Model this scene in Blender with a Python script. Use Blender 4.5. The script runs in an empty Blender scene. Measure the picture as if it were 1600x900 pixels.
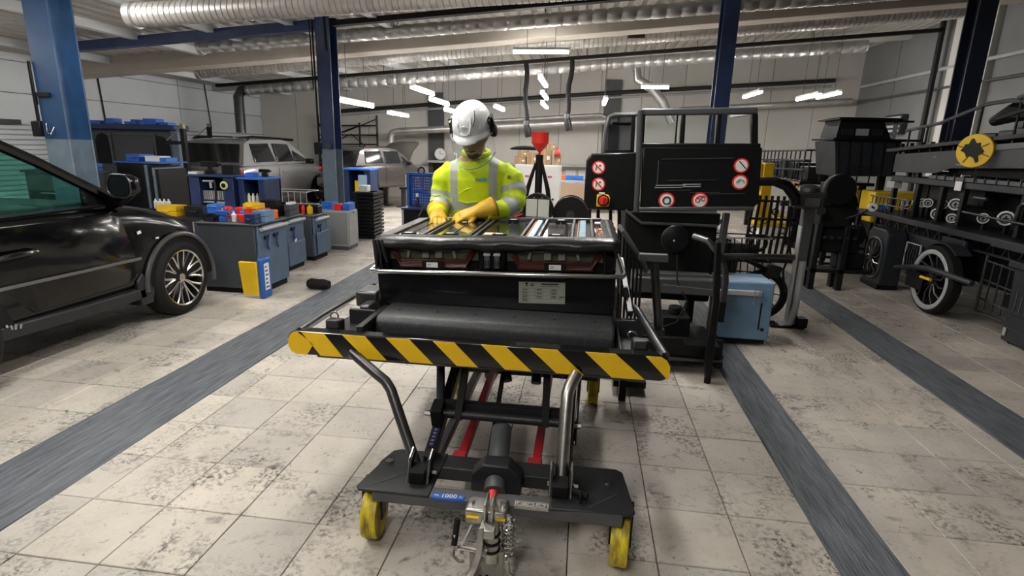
import bpy, bmesh, math, random
from mathutils import Vector, Matrix, Euler
random.seed(7)
PI = math.pi
SC = bpy.context.scene
COL = SC.collection

# ------------------------------------------------------------------ camera
cam_d = bpy.data.cameras.new('camera')
cam = bpy.data.objects.new('camera', cam_d)
COL.objects.link(cam)
SC.camera = cam
_p, _r, _y = (math.radians(a) for a in (14.35, 1.55, -7.05))
_f0 = Vector((math.sin(_y), math.cos(_y), 0)); _x0 = Vector((math.cos(_y), -math.sin(_y), 0)); _z0 = Vector((0, 0, 1))
_f = _f0*math.cos(_p) - _z0*math.sin(_p); _u = _f0*math.sin(_p) + _z0*math.cos(_p)
_X = _x0*math.cos(_r) + _u*math.sin(_r); _U = _u*math.cos(_r) - _x0*math.sin(_r)
cam.matrix_world = Matrix(((_X.x, _U.x, -_f.x, 0), (_X.y, _U.y, -_f.y, 0), (_X.z, _U.z, -_f.z, 1.5), (0, 0, 0, 1)))
cam_d.sensor_width = 36; cam_d.lens = 870/1600*36
cam_d.clip_start = .05; cam_d.clip_end = 100

# ------------------------------------------------------------------ world and exposure
W = bpy.data.worlds.new('world'); SC.world = W; W.use_nodes = True
W.node_tree.nodes['Background'].inputs[0].default_value = (.75, .85, 1, 1)
W.node_tree.nodes['Background'].inputs[1].default_value = .02
vs = SC.view_settings
vs.view_transform = 'Standard'; vs.look = 'None'; vs.gamma = 1; vs.use_curve_mapping = False
vs.exposure = EXPO = 0.8
LAMP = 42.0        # brightness of the tube diffusers

# ------------------------------------------------------------------ materials
MATS = {}
def mat(name, col, rough=.5, metal=0., var=0., scale=6., bump=0., bscale=60., coat=0., emit=0., col2=None, spec=.5, stretch=None):
    if name in MATS: return MATS[name]
    m = bpy.data.materials.new(name); m.use_nodes = True
    nt = m.node_tree; N = nt.nodes; K = nt.links
    b = N['Principled BSDF']
    b.inputs['Base Color'].default_value = (*col, 1); b.inputs['Roughness'].default_value = rough
    b.inputs['Metallic'].default_value = metal; b.inputs['Coat Weight'].default_value = coat
    b.inputs['Specular IOR Level'].default_value = spec
    if emit:
        b.inputs['Emission Color'].default_value = (*col, 1); b.inputs['Emission Strength'].default_value = emit
    if var or bump:
        tc = N.new('ShaderNodeTexCoord'); mp = N.new('ShaderNodeMapping'); K.new(tc.outputs['Object'], mp.inputs[0])
        if stretch: mp.inputs['Scale'].default_value = stretch
    if var:
        n = N.new('ShaderNodeTexNoise'); n.inputs['Scale'].default_value = scale; n.inputs['Detail'].default_value = 6
        K.new(mp.outputs[0], n.inputs['Vector'])
        r = N.new('ShaderNodeValToRGB'); r.color_ramp.elements[0].position = .3; r.color_ramp.elements[1].position = .72
        c2 = col2 or tuple(c*(1-var) for c in col)
        r.color_ramp.elements[0].color = (*c2, 1); r.color_ramp.elements[1].color = (*col, 1)
        K.new(n.outputs['Fac'], r.inputs[0]); K.new(r.outputs[0], b.inputs['Base Color'])
        ma = N.new('ShaderNodeMath'); ma.operation = 'MULTIPLY_ADD'
        ma.inputs[1].default_value = -.18; ma.inputs[2].default_value = min(1, rough+.09)
        K.new(n.outputs['Fac'], ma.inputs[0]); K.new(ma.outputs[0], b.inputs['Roughness'])
    if bump:
        n2 = N.new('ShaderNodeTexNoise'); n2.inputs['Scale'].default_value = bscale; n2.inputs['Detail'].default_value = 4
        K.new(mp.outputs[0], n2.inputs['Vector'])
        bp = N.new('ShaderNodeBump'); bp.inputs['Strength'].default_value = bump; bp.inputs['Distance'].default_value = .01
        K.new(n2.outputs['Fac'], bp.inputs['Height']); K.new(bp.outputs[0], b.inputs['Normal'])
    MATS[name] = m
    return m
def glass(name, tint, mixf=.12, rough=.03):
    if name in MATS: return MATS[name]
    m = bpy.data.materials.new(name); m.use_nodes = True; nt = m.node_tree; N = nt.nodes; K = nt.links
    N.remove(N['Principled BSDF'])
    t = N.new('ShaderNodeBsdfTransparent'); t.inputs[0].default_value = (*tint, 1)
    g = N.new('ShaderNodeBsdfGlossy'); g.inputs['Roughness'].default_value = rough; g.inputs[0].default_value = (1, 1, 1, 1)
    lw = N.new('ShaderNodeLayerWeight'); lw.inputs[0].default_value = .5
    pw_ = N.new('ShaderNodeMath'); pw_.operation = 'POWER'; pw_.inputs[1].default_value = 4; K.new(lw.outputs['Facing'], pw_.inputs[0])
    ad = N.new('ShaderNodeMath'); ad.operation = 'MULTIPLY_ADD'; ad.inputs[1].default_value = .6; ad.inputs[2].default_value = mixf+.03; ad.use_clamp = True
    K.new(pw_.outputs[0], ad.inputs[0])
    x = N.new('ShaderNodeMixShader'); K.new(ad.outputs[0], x.inputs[0]); K.new(t.outputs[0], x.inputs[1]); K.new(g.outputs[0], x.inputs[2])
    K.new(x.outputs[0], N['Material Output'].inputs[0]); MATS[name] = m
    return m

def floor_mat(name, ca, cb, pitch=.335, ox=1.02, oy=2.165, stains=1.):
    m = bpy.data.materials.new(name); m.use_nodes = True; nt = m.node_tree; N = nt.nodes; K = nt.links
    b = N['Principled BSDF']; geo = N.new('ShaderNodeNewGeometry')
    off = N.new('ShaderNodeVectorMath'); off.operation = 'SUBTRACT'; off.inputs[1].default_value = (ox, oy, -.5)
    K.new(geo.outputs['Position'], off.inputs[0])
    sn = N.new('ShaderNodeVectorMath'); sn.operation = 'SNAP'; sn.inputs[1].default_value = (pitch, pitch, 10)
    K.new(off.outputs[0], sn.inputs[0])
    wn = N.new('ShaderNodeTexWhiteNoise'); wn.noise_dimensions = '3D'; K.new(sn.outputs[0], wn.inputs['Vector'])
    def noise(scale, detail=5, st=(1, 1, 1), dist=0):
        mp = N.new('ShaderNodeMapping'); mp.inputs['Scale'].default_value = st; K.new(geo.outputs['Position'], mp.inputs[0])
        n = N.new('ShaderNodeTexNoise'); n.inputs['Scale'].default_value = scale; n.inputs['Detail'].default_value = detail
        n.inputs['Roughness'].default_value = .65; n.inputs['Distortion'].default_value = dist
        K.new(mp.outputs[0], n.inputs['Vector']); return n.outputs['Fac']
    def ramp(src, p0, p1, v0=0., v1=1.):
        r = N.new('ShaderNodeMapRange'); r.inputs[1].default_value = p0; r.inputs[2].default_value = p1
        r.inputs[3].default_value = v0; r.inputs[4].default_value = v1; K.new(src, r.inputs[0]); return r.outputs[0]
    def mix(fac, a, c, mode='MIX'):
        x = N.new('ShaderNodeMix'); x.data_type = 'RGBA'; x.blend_type = mode
        if isinstance(fac, float): x.inputs[0].default_value = fac
        else: K.new(fac, x.inputs[0])
        for s, i in ((a, 6), (c, 7)):
            if isinstance(s, tuple): x.inputs[i].default_value = (*s, 1)
            else: K.new(s, x.inputs[i])
        return x.outputs[2]
    def mul(a, c):
        x = N.new('ShaderNodeMath'); x.operation = 'MULTIPLY'
        for s, i in ((a, 0), (c, 1)):
            if isinstance(s, float): x.inputs[i].default_value = s
            else: K.new(s, x.inputs[i])
        return x.outputs[0]
    c = mix(wn.outputs['Value'], ca, cb)
    sepc = N.new('ShaderNodeSeparateColor'); K.new(wn.outputs['Color'], sepc.inputs[0])
    tile_f = ramp(sepc.outputs[1], .2, .95, .30, 1.35)
    c = mix(ramp(noise(2.2, 6), .38, .68, 0, .55), c, (.34, .31, .26))
    # dirt in broad smears, fine pits and speckles, a few dark marks
    patch = ramp(noise(3.1, 4, dist=.6), .46, .64)
    fine = ramp(noise(46, 5), .46, .60)
    c = mix(mul(mul(patch, fine), mul(tile_f, .95*stains)), c, (.07, .06, .05))
    c = mix(mul(ramp(noise(9, 6, dist=.4), .56, .72), mul(tile_f, .75*stains)), c, (.10, .085, .07))
    c = mix(mul(ramp(noise(26, 4, dist=1.2), .63, .70), .75*stains), c, (.06, .05, .04))
    c = mix(mul(ramp(noise(120, 3), .66, .72), .55), c, (.05, .045, .04))
    c = mix(mul(ramp(noise(4.3, 5, (1, 3, 1)), .62, .7), .4), c, (.5, .48, .44))
    K.new(c, b.inputs['Base Color'])
    rg = ramp(noise(5, 5), .3, .7, .38, .68); K.new(rg, b.inputs['Roughness'])
    bp = N.new('ShaderNodeBump'); bp.inputs['Strength'].default_value = .25; bp.inputs['Distance'].default_value = .004
    K.new(noise(70, 5), bp.inputs['Height']); K.new(bp.outputs[0], b.inputs['Normal'])
    return m
def strip_mat():
    m = mat('strip_paint', (.165, .18, .20), .55, 0, var=.55, scale=5, bump=.6, bscale=16, stretch=(9, .9, 1), col2=(.065, .072, .085))
    return m

M_tile = floor_mat('floor_tile_stone', (.64, .58, .50), (.47, .44, .40))
M_joint = mat('tile_joint', (.03, .027, .024), .9)
M_wall = mat('wall_panel_white', (.68, .71, .74), .5, var=.12, scale=1.2)
M_wallb = mat('wall_panel_pale', (.60, .58, .54), .55, var=.12, scale=.8)
M_seam = mat('wall_seam_grey', (.22, .22, .22), .8)
M_ceil = mat('ceiling_sheet', (.46, .44, .40), .5, var=.2, scale=1.2)
M_tan = mat('concrete_beam_tan', (.56, .50, .43), .8, var=.15, scale=2)
M_duct = mat('galvanised_duct', (.70, .70, .69), .36, .8, var=.3, scale=5)
M_flex = mat('foil_flex_duct', (.66, .64, .61), .42, .6, var=.25, scale=9)
M_navy = mat('navy_paint', (.022, .045, .14), .4, var=.4, scale=5)
M_blue1 = mat('column_blue', (.022, .07, .17), .38, var=.45, scale=4)
M_greyb = mat('column_grey_blue', (.15, .20, .25), .45, var=.3, scale=5)
M_black = mat('black_paint', (.004, .004, .005), .4, spec=.3)
M_blackg = mat('black_gloss', (.006, .006, .007), .16, coat=.3)
M_blackm = mat('black_matte', (.005, .005, .0055), .7, spec=.25)
M_rubber = mat('rubber_black', (.007, .007, .007), .75, bump=.15, spec=.3)
M_dgrey = mat('dark_grey_powder', (.020, .021, .024), .42, spec=.4, var=.3, scale=9, bump=.12, bscale=180)
M_mgrey = mat('mid_grey_paint', (.085, .088, .095), .45, var=.25, scale=7)
M_lgrey = mat('light_grey_paint', (.42, .43, .44), .45, var=.15, scale=6)
M_white = mat('white_paint', (.75, .75, .74), .45, var=.08, scale=4)
M_plast = mat('white_plastic', (.82, .82, .8), .35)
M_chrome = mat('polished_steel', (.75, .74, .72), .22, 1., var=.2, scale=14)
M_steel = mat('brushed_steel', (.50, .49, .46), .35, 1., var=.35, scale=20)
M_dsteel = mat('dark_steel', (.11, .11, .115), .38, .85, var=.35, scale=12)
M_yellow = mat('hazard_yellow', (.95, .58, .008), .42, var=.1, scale=10)
M_yelp = mat('machine_yellow', (.85, .55, .01), .4, var=.25, scale=5)
M_wyel = mat('wheel_yellow', (.88, .70, .015), .5, var=.75, scale=16, col2=(.20, .14, .02), stretch=(3, 1, 1))
M_red = mat('red_paint', (.42, .012, .018), .4)
M_redb = mat('bright_red', (.75, .03, .02), .4)
M_orange = mat('orange_plastic', (.85, .16, .02), .45)
M_bluep = mat('blue_plastic', (.02, .10, .42), .4)
M_blueb = mat('bright_blue', (.03, .16, .62), .4)
M_steelb = mat('panel_steel_blue', (.15, .27, .42), .42, var=.25, scale=4)
M_cart = mat('cart_slate_blue', (.085, .14, .225), .42, var=.25, scale=5)
M_cartd = mat('cart_dark_slate', (.055, .063, .075), .5, var=.2, scale=5)
M_silver = mat('car_silver', (.46, .46, .465), .26, .55, coat=.6)
M_taupe = mat('car_taupe', (.085, .075, .072), .3, .5, coat=.6)
M_card = mat('cardboard', (.42, .27, .14), .8, var=.15, scale=8)
M_peach = mat('peach_wall', (.72, .52, .36), .7, var=.1, scale=3)
M_gdark = mat('tinted_glass_dark', (.012, .014, .016), .08, coat=.4)
M_copper = mat('brown_busbar', (.085, .017, .009), .35, var=.5, scale=14)
M_leather = mat('black_vinyl', (.014, .014, .016), .36, var=.3, scale=10, bump=.5, bscale=14)
G_clear = glass('clear_glass', (.92, .95, .95), .02)
G_teal = glass('teal_window_glass', (.60, .92, .84), .0)
def lamp_mat():
    m = bpy.data.materials.new('tube_light_diffuser'); m.use_nodes = True; nt = m.node_tree
    e = nt.nodes.new('ShaderNodeEmission'); e.inputs[0].default_value = (1, .97, .92, 1); e.inputs[1].default_value = LAMP
    nt.links.new(e.outputs[0], nt.nodes['Material Output'].inputs[0]); nt.nodes.remove(nt.nodes['Principled BSDF'])
    return m
M_lamp = lamp_mat()

# ------------------------------------------------------------------ mesh builder
class MB:
    def __init__(s, xf=None): s.v = []; s.f = []; s.xf = xf
    def add(s, vs, fs):
        n = len(s.v)
        s.v += [tuple(s.xf @ Vector(v)) if s.xf else tuple(v) for v in vs]
        s.f += [tuple(i+n for i in f) for f in fs]; return s
    def bx(s, x0, x1, y0, y1, z0, z1):
        return s.add([(x, y, z) for x in (x0, x1) for y in (y0, y1) for z in (z0, z1)],
                     [(0, 1, 3, 2), (4, 6, 7, 5), (0, 4, 5, 1), (2, 3, 7, 6), (0, 2, 6, 4), (1, 5, 7, 3)])
    def box(s, c, sz, rot=(0, 0, 0)):
        R = Euler(rot).to_matrix(); c = Vector(c)
        vs = [tuple(c + R @ Vector((sx*sz[0]/2, sy*sz[1]/2, sz_*sz[2]/2))) for sx in (-1, 1) for sy in (-1, 1) for sz_ in (-1, 1)]
        return s.add(vs, [(0, 1, 3, 2), (4, 6, 7, 5), (0, 4, 5, 1), (2, 3, 7, 6), (0, 2, 6, 4), (1, 5, 7, 3)])
    def bar(s, p0, p1, w, h, up=(0, 0, 1)):
        p0, p1 = Vector(p0), Vector(p1); d = (p1-p0).normalized(); up = Vector(up)
        if abs(d.dot(up)) > .98: up = Vector((0, 1, 0))
        a = d.cross(up).normalized(); b = a.cross(d)
        vs = [tuple(p + a*sa*w/2 + b*sb*h/2) for p in (p0, p1) for sa in (-1, 1) for sb in (-1, 1)]
        return s.add(vs, [(0, 1, 3, 2), (4, 6, 7, 5), (0, 4, 5, 1), (2, 3, 7, 6), (0, 2, 6, 4), (1, 5, 7, 3)])
    def loft(s, rings, caps=True, closed=False):
        n = len(rings[0]); vs = [v for r in rings for v in r]; fs = []
        m = len(rings)
        for i in range(m if closed else m-1):
            j = (i+1) % m
            for k in range(n):
                l = (k+1) % n; fs.append((i*n+k, i*n+l, j*n+l, j*n+k))
        if caps and not closed:
            fs.append(tuple(reversed(range(n)))); fs.append(tuple(range((m-1)*n, m*n)))
        return s.add(vs, fs)
    def cyl(s, p0, p1, r0, r1=None, n=16, caps=True):
        r1 = r0 if r1 is None else r1
        return s.tube([p0, p1], [r0, r1], n, caps=caps)
    def tube(s, pts, r, n=10, closed=False, caps=True, sq=(1, 1)):
        P = [Vector(p) for p in pts]; m = len(P)
        R = r if isinstance(r, (list, tuple)) else [r]*m
        rings = []; prev = None
        for i in range(m):
            if closed: d = (P[(i+1) % m]-P[i-1])
            else: d = P[min(i+1, m-1)]-P[max(i-1, 0)]
            d = d.normalized() if d.length > 1e-9 else Vector((0, 0, 1))
            if prev is None:
                up = Vector((0, 0, 1)) if abs(d.z) < .9 else Vector((0, 1, 0)); a = d.cross(up).normalized()
            else:
                a = prev - d*prev.dot(d); a = a.normalized() if a.length > 1e-6 else d.orthogonal().normalized()
            prev = a; b = d.cross(a)
            rings.append([tuple(P[i] + a*math.cos(2*PI*k/n)*R[i]*sq[0] + b*math.sin(2*PI*k/n)*R[i]*sq[1]) for k in range(n)])
        return s.loft(rings, caps, closed)
    def lathe(s, prof, c=(0, 0, 0), axis='z', n=24, caps=True):
        rings = []
        for r, h in prof:
            ring = []
            for k in range(n):
                a = 2*PI*k/n; u, v = r*math.cos(a), r*math.sin(a)
                p = {'z': (u, v, h), 'x': (h, u, v), 'y': (v, h, u)}[axis]
                ring.append((c[0]+p[0], c[1]+p[1], c[2]+p[2]))
            rings.append(ring)
        return s.loft(rings, caps)
    def prism(s, poly, a0, a1, axis='z'):
        def P(u, v, h): return {'z': (u, v, h), 'x': (h, u, v), 'y': (u, h, v)}[axis]
        return s.loft([[P(u, v, a0) for u, v in poly], [P(u, v, a1) for u, v in poly]])
    def torus(s, c, R, r, axis='z', n=28, k=8, sq=1):
        rings = []
        for i in range(n):
            a = 2*PI*i/n; ring = []
            for j in range(k):
                b = 2*PI*j/k; rr = R+r*math.cos(b); h = r*math.sin(b)*sq; u, v = rr*math.cos(a), rr*math.sin(a)
                p = {'z': (u, v, h), 'x': (h, u, v), 'y': (v, h, u)}[axis]
                ring.append((c[0]+p[0], c[1]+p[1], c[2]+p[2]))
            rings.append(ring)
        return s.loft(rings, False, True)
    def mesh(s, name, sharp=35, smooth=True):
        me = bpy.data.meshes.new(name); me.from_pydata(s.v, [], s.f)
        bm = bmesh.new(); bm.from_mesh(me); bmesh.ops.recalc_face_normals(bm, faces=bm.faces); bm.to_mesh(me); bm.free()
        if smooth:
            me.shade_smooth(); me.set_sharp_from_angle(angle=math.radians(sharp))
        return me
ROOT = {}
def link(name, me, m=None, parent=None, world=True):
    o = bpy.data.objects.new(name, me); COL.objects.link(o)
    if m is not None and me is not None:
        me.materials.clear(); me.materials.append(m)
    if parent is not None: o.parent = parent
    return o
def part(name, mb, m, parent=None, bevel=0, seg=2, sharp=35, sub=0, label=None):
    """one mesh object; coordinates are in the frame of the thing it belongs to"""
    o = link(name, mb.mesh(name, sharp), m, parent)
    if bevel:
        b = o.modifiers.new('bevel', 'BEVEL'); b.width = bevel; b.segments = seg; b.limit_method = 'ANGLE'; b.angle_limit = math.radians(40)
        b.harden_normals = False
    if sub:
        b = o.modifiers.new('subdivision', 'SUBSURF'); b.levels = sub; b.render_levels = sub
    if label: o['label'] = label
    return o
def tag(o, label, cat, group=None):
    o['label'] = label; o['category'] = cat
    if group: o['group'] = group
    return o
def thing(name, label, cat, loc=(0, 0, 0), rz=0, group=None):
    o = bpy.data.objects.new(name, None); COL.objects.link(o); o.location = loc; o.rotation_euler = (0, 0, rz)
    o.empty_display_size = .1
    return tag(o, label, cat, group)
def solo(name, mb, m, label, cat, loc=(0, 0, 0), rz=0, group=None, **k):
    o = part(name, mb, m, **k); o.location = loc; o.rotation_euler = (0, 0, rz)
    return tag(o, label, cat, group)
def struct(name, mb, m, **k):
    o = part(name, mb, m, **k)
    o['kind'] = 'structure'
    return o
def copy_tree(o, parent=None):
    c = o.copy(); COL.objects.link(c); c.parent = parent
    for ch in o.children: copy_tree(ch, c)
    return c
def text(name, s, size, m, parent, loc, rot, ext=.0004, align='CENTER'):
    cu = bpy.data.curves.new(name, 'FONT'); cu.body = s; cu.size = size; cu.align_x = align; cu.align_y = 'CENTER'; cu.extrude = ext
    cu.resolution_u = 2
    t = bpy.data.objects.new(name, cu); COL.objects.link(t)
    dg = bpy.context.evaluated_depsgraph_get(); me = bpy.data.meshes.new_from_object(t.evaluated_get(dg))
    bpy.data.objects.remove(t)
    o = link(name, me, m, parent); o.location = loc; o.rotation_euler = rot
    return o
def rrect(w, h, r, n=4, cx=0, cy=0):
    pts = []
    for sx, sy, a0 in ((1, 1, 0), (-1, 1, 90), (-1, -1, 180), (1, -1, 270)):
        for i in range(n+1):
            a = math.radians(a0+90*i/n)
            pts.append((cx+sx*(w/2-r)+r*math.cos(a), cy+sy*(h/2-r)+r*math.sin(a)))
    return pts
# ================================================================== structure
XL, XR, YB, YF = -9.3, 6.6, 15.6, -4.5
def zr(x): return 2.75 + .08*(x+9.05)
floor = struct('floor', MB().bx(XL-.3, XR+.3, YF-.3, YB+.3, -.12, -.009), M_joint)
floor['label'] = 'stone tiled workshop floor'
# ---- tiles, three painted drain strips between them
STR = [(-2.62, -2.17), (1.02, 1.275), (2.33, 2.69)]
P = .335
def spans():
    out = []
    def run(a, b, start):
        xs = [a]; x = start
        while x < b-.02:
            if x > a+.02: xs.append(x)
            x += P
        xs.append(b)
        out.extend(zip(xs[:-1], xs[1:]))
    run(XL, -2.62, XL); run(-2.17, 1.02, -2.17+.175); run(1.275, 2.33, 1.275+.265); run(2.69, XR, 2.69)
    return out
def tile_mesh(w, d):
    g = .0018; c = .0025; b = MB(); x, y = w/2-g, d/2-g
    lo = [(-x, -y, -.012), (x, -y, -.012), (x, y, -.012), (-x, y, -.012)]
    mi = [(-x, -y, -c), (x, -y, -c), (x, y, -c), (-x, y, -c)]
    tp = [(-x+c, -y+c, 0), (x-c, -y+c, 0), (x-c, y-c, 0), (-x+c, y-c, 0)]
    b.loft([lo, mi, tp], True); return b
TM = {}
cells = []
yk = 2.165 - P*5
while yk < YB:
    for a, b in spans():
        cells.append((a, b, yk, yk+P))
    yk += P
def proj(x, y, z=0):
    d = Vector((x, y, z-1.5)); w = d.dot(_f)
    return None if w < .2 else (800+870*d.dot(_X)/w, 450-870*d.dot(_U)/w)
def vis_area(c):
    q = [proj(x, y) for x, y in ((c[0], c[2]), (c[1], c[2]), (c[1], c[3]), (c[0], c[3]))]
    if any(p is None for p in q): return 0
    cx = sum(p[0] for p in q)/4; cy = sum(p[1] for p in q)/4
    if not (-40 < cx < 1640 and cy < 960): return 0
    return abs(sum(q[i][0]*q[(i+1) % 4][1]-q[(i+1) % 4][0]*q[i][1] for i in range(4)))/2
cells.sort(key=lambda c: -vis_area(c))
rest = MB()
for i, (a, b, c, d) in enumerate(cells):
    w = b-a
    if i < 300:
        k = round(w, 3)
        if k not in TM: TM[k] = tile_mesh(w, P).mesh('floor_tile', smooth=False); TM[k].materials.append(M_tile)
        o = link('floor_tile', TM[k], None, floor); o.location = ((a+b)/2, (c+d)/2, random.uniform(-.0012, .0008))
        o.rotation_euler = (random.uniform(-.002, .002), random.uniform(-.002, .002), 0)
    else:
        z = random.uniform(-.001, .0005); g = .0018
        rest.bx(a+g, b-g, c+g, d-g, -.012, z)
near = MB()
o = part('floor_tile_field', rest, M_tile, floor); o['kind'] = 'stuff'
for i, (a, b) in enumerate(STR):
    mb = MB(); n = 60; L0, L1 = YF, YB
    ys = [L0+(L1-L0)*k/n for k in range(n+1)]
    rg = []
    for y in ys:
        j1, j2 = random.uniform(-.006, .006), random.uniform(-.006, .006)
        rg.append([(a+j1, y, -.01), (b+j2, y, -.01), (b+j2-.004, y, .0015), (a+j1+.004, y, .0015)])
    mb.loft(rg); s_ = struct('trim_%d' % (i+1), mb, strip_mat())
    s_['label'] = ['wide worn dark grey strip set in the floor beside the black car', 'narrow dark grey strip in the floor right of the lift trolley', 'grey strip in the floor before the wheeled machine'][i]

# ---- walls
wl = struct('wall_left', MB().bx(XL-.25, XL-.03, YF, YB, 0, 3.1), M_seam)
pm_ = None
for k in range(6):
    for j in range(3):
        y0 = YF + k*3.36; z0 = 1.62 + j*.5
        part('panel', MB().bx(XL-.03, XL, y0+.008, y0+3.35, z0+.006, min(z0+.494, 2.95)), M_wall, wl, bevel=.004, seg=1)
for j in range(20):
    z0 = j*.081
    part('slat', MB().prism([(XL-.03, z0+.004), (XL-.004, z0+.014), (XL, z0+.03), (XL, z0+.066), (XL-.03, z0+.078)], YF, YB, 'y'), M_wall, wl)
wb = struct('wall_back', MB().bx(XL, XR, YB+.03, YB+.25, 0, 4.3), M_seam)
x = XL
for k in range(15):
    part('panel', MB().bx(x+.006, x+1.06, YB, YB+.03, .9, zr(x+.5)+.2), M_wallb, wb, bevel=.004, seg=1)
    x += 1.065
part('panel', MB().bx(XL, -2.0, YB, YB+.03, 0, .89), M_wallb, wb)
part('panel', MB().bx(-1.99, 2.0, YB, YB+.03, 0, .89), M_peach, wb, label='peach coloured lower wall')
part('panel', MB().bx(2.01, XR, YB, YB+.03, 0, .89), M_wallb, wb)
wr = struct('wall_right', MB().bx(XR+.03, XR+.3, YF, YB, 0, 4.4), M_seam)
y = YF
M_wallr = mat('wall_right_grey', (.20, .205, .21), .55, var=.15, scale=1)
for k in range(13):
    w = (1.5, 1.1, 2.0)[k % 3]
    if y + w > YB: w = YB-y
    if w < .1: break
    part('panel', MB().bx(XR-(.1 if k % 3 == 1 else 0), XR+.03, y+.012, y+w-.012, .02, 4.2), M_wallb if k == 10 else M_wallr, wr, bevel=.006, seg=1)
    y += w
struct('wall_front', MB().bx(XL-.3, XR+.3, YF-.3, YF, 0, 4.4), mat('wall_front_dark', (.25, .25, .26), .7))
# ---- ceiling: trapezoid roof sheet rising to the right, purlins and beams below
prof = []; x = XL-.1
while x < XR+.3:
    for dx, dz in ((0, 0), (.07, 0), (.095, .045), (.155, .045), (.18, 0)):
        prof.append((x+dx, zr(x+dx)+dz))
    x += .2
mb = MB(); n = len(prof)
mb.add([(u, YF-.1, v) for u, v in prof]+[(u, YB+.1, v) for u, v in prof]+[(u, YF-.1, v+.12) for u, v in prof]+[(u, YB+.1, v+.12) for u, v in prof],
       [(i, i+1, n+i+1, n+i) for i in range(n-1)]+[(2*n+i, 3*n+i, 3*n+i+1, 2*n+i+1) for i in range(n-1)])
cl = struct('ceiling', mb, M_ceil, sharp=10)
def xbeam(name, Y, x0, x1, za, zb, hw, m, i):
    """beam along X: za = underside above x=0 line offset below roof, height zb"""
    mb = MB(); p = []
    for xx in (x0, x1):
        z = zr(xx)
        p.append([(xx, Y-hw, z-za), (xx, Y+hw, z-za), (xx, Y+hw, z-za+zb), (xx, Y-hw, z-za+zb)])
    mb.loft(p); o = struct(name, mb, m, bevel=.01); return o
k = 20
for Y, za, zb, hw, lab in ((9.6, .26, .42, .2, 'long tan concrete roof beam between two silver ducts'), (3.6, .4, .45, .2, 'tan concrete roof beam over the lift trolley'), (13.6, .12, .3, .1, 'pale roof beam in front of the back wall')):
    o = xbeam('trim_%d' % k, Y, XL, XR, za, zb, hw, M_tan if k != 22 else M_wallb, k); o['label'] = lab; k += 1
for xx in (-8.4, -6.6, -5.4, -4.2, -3.0):
    o = struct('trim_%d' % k, MB().bx(xx-.06, xx+.06, 4, YB, zr(xx)-.1, zr(xx)+.02), M_wall); o['label'] = 'white roof purlin running to the back wall'; k += 1

# ---- columns
def hcol(name, x, y, w, d, ztop, zs, label, mu, ml, rz=0):
    t = thing(name, label, 'column', (x, y, 0), rz)
    def H(z0, z1):
        mb = MB(); t_ = .02
        mb.prism([(-w/2, -d/2), (w/2, -d/2), (w/2, -d/2+t_), (t_/2, -d/2+t_), (t_/2, d/2-t_), (w/2, d/2-t_), (w/2, d/2), (-w/2, d/2), (-w/2, d/2-t_), (-t_/2, d/2-t_), (-t_/2, -d/2+t_), (-w/2, -d/2+t_)], z0, z1)
        return mb
    part('upper_post', H(zs, ztop), mu, t)
    if zs > .1:
        part('lower_post', H(.02, zs), ml, t)
        part('base_plate', MB().bx(-w*.8, w*.8, -d*.8, d*.8, 0, .02), ml, t)
    return t
c1 = hcol('steel_column', -5.49, 5.5, .27, .30, zr(-5.5)-.005, 1.44, 'wide blue steel column with grey-blue foot just behind the black car', M_blue1, M_greyb)
part('electrical_box', MB().bx(-.235, -.135, -.19, -.08, 1.46, 1.62), M_black, c1, bevel=.008)
part('conduit', MB().tube([(-.16, -.165, 1.62), (-.16, -.165, 2.2)], .016, 8), M_black, c1)
part('bracket', MB().bx(-.18, .02, -.17, -.15, 1.86, 1.90).bx(-.16, -.14, -.17, -.15, 1.78, 1.90), M_black, c1)
part('cable', MB().tube([(-.08, -.165, 1.60), (-.07, -.18, 1.50), (-.01, -.19, 1.49), (.02, -.17, 1.56)], .008, 8), M_chrome, c1)
c2 = hcol('steel_column', -3.70, 8, .20, .26, zr(-3.7)-.01, 1.38, 'navy steel column with grey foot between the silver car and tool cart', M_navy, M_greyb)
part('electrical_box', MB().bx(-.2, -.1, -.16, -.05, 1.3, 1.47), M_black, c2, bevel=.006)
part('cable', MB().tube([(-.13, -.15, 3.1), (-.125, -.15, 1.5)], .014, 6).tube([(-.17, -.15, 3.1), (-.16, -.15, 2.2)], .01, 6).tube([(.04, -.15, 3.15), (.05, -.15, 2.7)], .012, 6), M_black, c2)
part('pulley', MB().cyl((.02, -.16, 1.42), (.02, -.13, 1.42), .045, n=16), M_dsteel, c2)
c3 = hcol('steel_column', 1.70, 8, .19, .24, zr(1.7)-.01, 0, 'navy steel column rising behind the black cab machine', M_navy, M_greyb)
c4 = hcol('steel_column', 4.62, 8, .20, .26, zr(4.62)-.01, 0, 'dark navy steel column behind the deck machine on the right', mat('navy_dark', (.014, .02, .045), .4, var=.3), M_greyb)
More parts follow.
